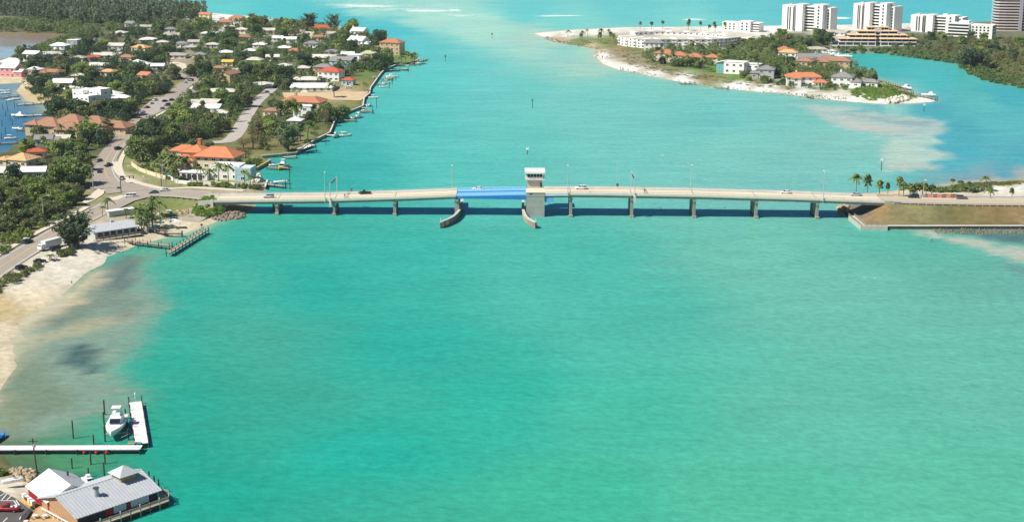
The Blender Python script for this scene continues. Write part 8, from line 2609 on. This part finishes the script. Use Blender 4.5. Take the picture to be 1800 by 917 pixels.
mass('tree_canopy', canopy(Z_WEST, 460, 61, .55, 1.15), LEAF[3], 'smaller trees filling the wooded neighbourhood on the bay side', 61, 210, .46)
mass('tree_canopy', canopy(Z_MID, 540, 62, .55, 1.2), LEAF[0], 'smaller trees filling the wooded peninsula', 62, 210, .46)
mass('tree_canopy', canopy([(1340, 148), (1392, 150), (1460, 152), (1500, 156), (1480, 160), (1400, 157), (1345, 152)], 26, 66, .3, .5), LEAF[0], 'small garden trees in front of the beach houses of the spit', 66, 160, .3)
mass('tree_canopy', canopy(Z_SPIT, 320, 63, .55, 1.1), LEAF[0], 'smaller trees filling the gardens of the spit', 63, 200, .46)
mass('tree_canopy', canopy([(180, 52), (330, 44), (420, 38), (530, 44), (620, 56), (660, 72), (640, 90), (560, 60), (440, 50), (340, 56), (200, 62)], 190, 64, .6, 1.1), LEAF[0], 'smaller trees behind the gulf beach', 64, 210, .5)
PINE_WOOD = [(-80, 26), (0, 30), (60, 34), (120, 44), (180, 48), (240, 46), (330, 38), (366, 34), (362, 26), (300, 20), (150, 13), (0, 5), (-80, 2)]
mass('pine_forest', fill(PINE_WOOD, 900, (3.2, 5.2), (12, 19), 31), PINEL, 'tall feathery pine forest between the lagoon and the gulf', 31, 190, .62, 'pine')
MANG = [(-80, 40), (0, 40), (70, 42), (130, 46), (180, 54), (160, 66), (130, 70), (122, 58), (60, 56), (0, 55), (-80, 53)]
mass('mangrove_thicket', fill(MANG, 260, (3, 5), (4.5, 8), 32, wet=True), LEAF[0], 'dark mangrove thicket fringing the tidal flat', 32, 150, .6)
LAGE = [(70, 80), (122, 62), (140, 70), (120, 84), (80, 98), (40, 106), (20, 110), (40, 96)]
mass('mangrove_thicket', fill(LAGE, 90, (2.5, 4), (3, 5), 33, wet=True), LEAF[0], 'low mangroves along the near side of the lagoon', 33, 130, .5)
SHORE_E = [(1470, 86), (1560, 87), (1610, 92), (1690, 100), (1720, 118), (1750, 132), (1800, 140), (1900, 156), (1900, 166), (1789, 151), (1744, 144), (1717, 135), (1697, 124), (1680, 110.5), (1605, 99.5), (1550, 93.5), (1480, 92.5)]
mass('mangrove_thicket', fill(SHORE_E, 360, (2.0, 3.4), (2.0, 4.0), 34, wet=True), LEAF[0], 'mangrove thicket along the far shore of the basin', 34, 140, .5)
mass('scrub', fill([(1640, 92), (1900, 96), (1900, 150), (1760, 130), (1700, 112)], 420, (1.8, 3.4), (1.8, 3.8), 35), LEAF[1], 'brownish scrub on the flat land beyond the basin', 35, 110, .45)
mass('scrub', fill([(1600, 62), (1700, 68), (1900, 80), (1900, 98), (1640, 92), (1570, 84)], 160, (2, 3.5), (2.5, 5), 36, True), LEAF[1], 'olive scrub between the apartment buildings', 36, 130, .5)
mass('undergrowth', fill(Z_WEST, 420, (1.4, 2.6), (1.4, 3.0), 37, True), SHRUBL, 'green shrubs and hedges between the bay side houses', 37, 80, .42)
mass('undergrowth', fill(Z_MID, 420, (1.4, 2.6), (1.4, 3.0), 38, True), LEAF[0], 'green shrubs and hedges between the peninsula houses', 38, 80, .42)
mass('undergrowth', fill(Z_STREET + [], 90, (1.2, 2.2), (1.2, 2.6), 39, True), SHRUBL, 'shrubs along the side street gardens', 39, 90, .38)
mass('undergrowth', fill([(-60, 318), (60, 312), (158, 332), (150, 352), (112, 380), (60, 412), (20, 436), (-60, 490)], 330, (1.4, 2.6), (1.6, 3.6), 40), SHRUBL, 'tangled shrubs of the wood beside the shore road', 40, 170, .36)
mass('undergrowth', fill(Z_SPIT, 220, (1.3, 2.4), (1.2, 2.6), 41, True), LEAF[0], 'shrubs and hedges between the houses of the spit', 41, 80, .42)
mass('undergrowth', fill(Z_BACK + [], 120, (1.5, 3), (2, 4), 42, True), LEAF[0], 'shrubs behind the crescent apartments', 42, 100, .45)
POINT = [(1495, 160), (1530, 150), (1560, 150), (1600, 166), (1610, 172), (1580, 176), (1530, 176), (1500, 170)]
mass('dune_scrub', fill(POINT, 240, (1.2, 2.4), (.8, 2.2), 43), GRASSY, 'bright green dune scrub on the point of the spit', 43, 80, .35)
mass('beach_scrub', fill([(0, 492), (40, 478), (66, 464), (72, 472), (40, 492), (0, 514), (-60, 540), (-60, 525)], 70, (1.2, 2.2), (1.0, 2.2), 44), LEAF[1], 'low dusty scrub between the shore road and the beach', 44, 190, .26)
mass('beach_scrub', fill([(104, 446), (120, 436), (130, 440), (126, 450), (108, 456)], 18, (1.4, 2.4), (1.2, 2.4), 45), LEAF[1], 'bush on the sand below the casuarina', 45, 260, .26)
mass('bank_shrubs', fill([(338, 374), (352, 366), (372, 366), (392, 372), (386, 381), (345, 381)], 46, (1.4, 2.2), (1.2, 2.6), 46), GRASSY, 'green bushes on the bank beside the bridge abutment', 46, 200, .26)
mass('hedge', fill([(330, 327), (380, 326), (450, 330), (455, 334), (380, 331), (332, 331)], 70, (1.0, 1.5), (1.6, 2.4), 47), SHRUBL, 'clipped dark hedge in front of the white modern house', 47, 120, .26)
mass('garden_shrubs', fill([(235, 296), (262, 304), (292, 316), (330, 322), (330, 312), (300, 300), (262, 292)], 60, (.9, 1.8), (1.0, 2.2), 48), SHRUBL, 'garden shrubs behind the cream wall of the orange villa', 48, 130, .28)
mass('garden_shrubs', fill([(420, 300), (452, 306), (470, 292), (452, 276), (430, 285)], 50, (1, 1.8), (1, 2.4), 49), SHRUBL, 'garden shrubs beside the sport boat dock', 49, 120, .28)
mass('shore_bushes', fill([(1640, 334), (1680, 330), (1720, 330), (1740, 333), (1720, 338), (1650, 339)], 70, (1.0, 2.2), (.8, 2.4), 50), LEAF[0], 'dark bushes on the white sand beyond the embankment', 50, 150, .28)
mass('dune_grass', fill([(1655, 327), (1700, 322), (1790, 319), (1800, 324), (1730, 330), (1660, 332)], 130, (1.2, 2.2), (.4, .8), 51), LEAF[1], 'dune grass on the sandbank beyond the embankment', 51, 40, .3)
mass('beach_scrub', fill([(1080, 88), (1130, 90), (1180, 122), (1300, 142), (1400, 156), (1400, 160), (1300, 150), (1180, 132), (1110, 116)], 200, (1.2, 2.2), (.25, .6), 52), LEAF[1], 'dry dune scrub along the beach of the spit', 52, 26, .3)
mass('shore_weed', fill([(-20, 796), (14, 800), (20, 818), (8, 832), (-20, 835)], 40, (.8, 1.5), (.7, 1.6), 54), SHRUBL, 'green weeds beside the rubble pile and the pier', 54, 180, .2)

mass('undergrowth', fill([(215, 412), (240, 396), (262, 382), (300, 376), (292, 384), (262, 398), (236, 416)], 40, (.8, 1.5), (.7, 1.6), 55), SHRUBL, 'shrubs and clutter of plants in the beach restaurant yard', 55, 110, .24)
# ------------------------------------------------------------------ person on the wet sand
p = P(126, 499, .15)
me = bpy.data.meshes.new('body')
J = [(0, 0, .95), (0, 0, 1.2), (0, 0, 1.45), (0, 0, 1.53), (0, 0, 1.7), (-.2, 0, 1.42), (-.28, .02, 1.15), (-.26, -.1, .9), (.2, 0, 1.42), (.28, .02, 1.15), (.26, -.1, .9), (-.1, 0, .88), (-.12, -.03, .5), (-.12, .02, .08), (-.12, -.16, .04), (.1, 0, .88), (.13, .02, .5), (.14, .06, .08), (.14, -.12, .04)]
Ed = [(0, 1), (1, 2), (2, 3), (3, 4), (2, 5), (5, 6), (6, 7), (2, 8), (8, 9), (9, 10), (0, 11), (11, 12), (12, 13), (13, 14), (0, 15), (15, 16), (16, 17), (17, 18)]
me.from_pydata(J, Ed, [])
me.materials.append(mat('skin_and_shirt', '#b98a6c', .8))
o = link('person', me, None, (p.x, p.y, gz(p.x, p.y)))
md = o.modifiers.new('skin', 'SKIN')
rad = [.16, .16, .17, .06, .11, .07, .05, .04, .07, .05, .04, .1, .07, .05, .05, .1, .07, .05, .05]
for v, r_ in zip(me.skin_vertices[0].data, rad):
    v.radius = (r_, r_)
me.skin_vertices[0].data[0].use_root = True
o.modifiers.new('sub', 'SUBSURF').levels = 1
tag(o, 'person standing on the wet sand at the edge of the cove', 'person')
sh = MB().loft([[(x * .5 + .19 * math.cos(a) * k, .15 * math.sin(a) * k, z) for a in [i * math.pi / 4 for i in range(8)]] for z, k, x in ((.98, 1.0, 0), (1.2, .98, 0), (1.4, 1.15, 0), (1.5, .55, 0))]).build('shirt', HULLW, o)
MB().loft([[(.2 * math.cos(a) * k, .16 * math.sin(a) * k, z) for a in [i * math.pi / 4 for i in range(8)]] for z, k in ((.62, 1.05), (.8, 1.05), (.99, .95))]).build('shorts', CARS['dark'], o)

# ------------------------------------------------------------------ the air
hv = bpy.data.materials.new('thin_sea_haze')
hv.use_nodes = True
t = hv.node_tree
t.nodes.remove(t.nodes['Principled BSDF'])
pv = t.nodes.new('ShaderNodeVolumePrincipled')
pv.inputs['Color'].default_value = (0.72, 0.86, 1.0, 1)
pv.inputs['Density'].default_value = 0.00005
pv.inputs['Anisotropy'].default_value = 0.2
t.links.new(pv.outputs[0], t.nodes['Material Output'].inputs['Volume'])
o = MB().box(0, 0, -3.5, 152, 90000, 130000).build('haze', hv)
tag(o, 'thin pale sea haze over the whole scene', None, None, 'stuff')
S.cycles.volume_bounces = 0
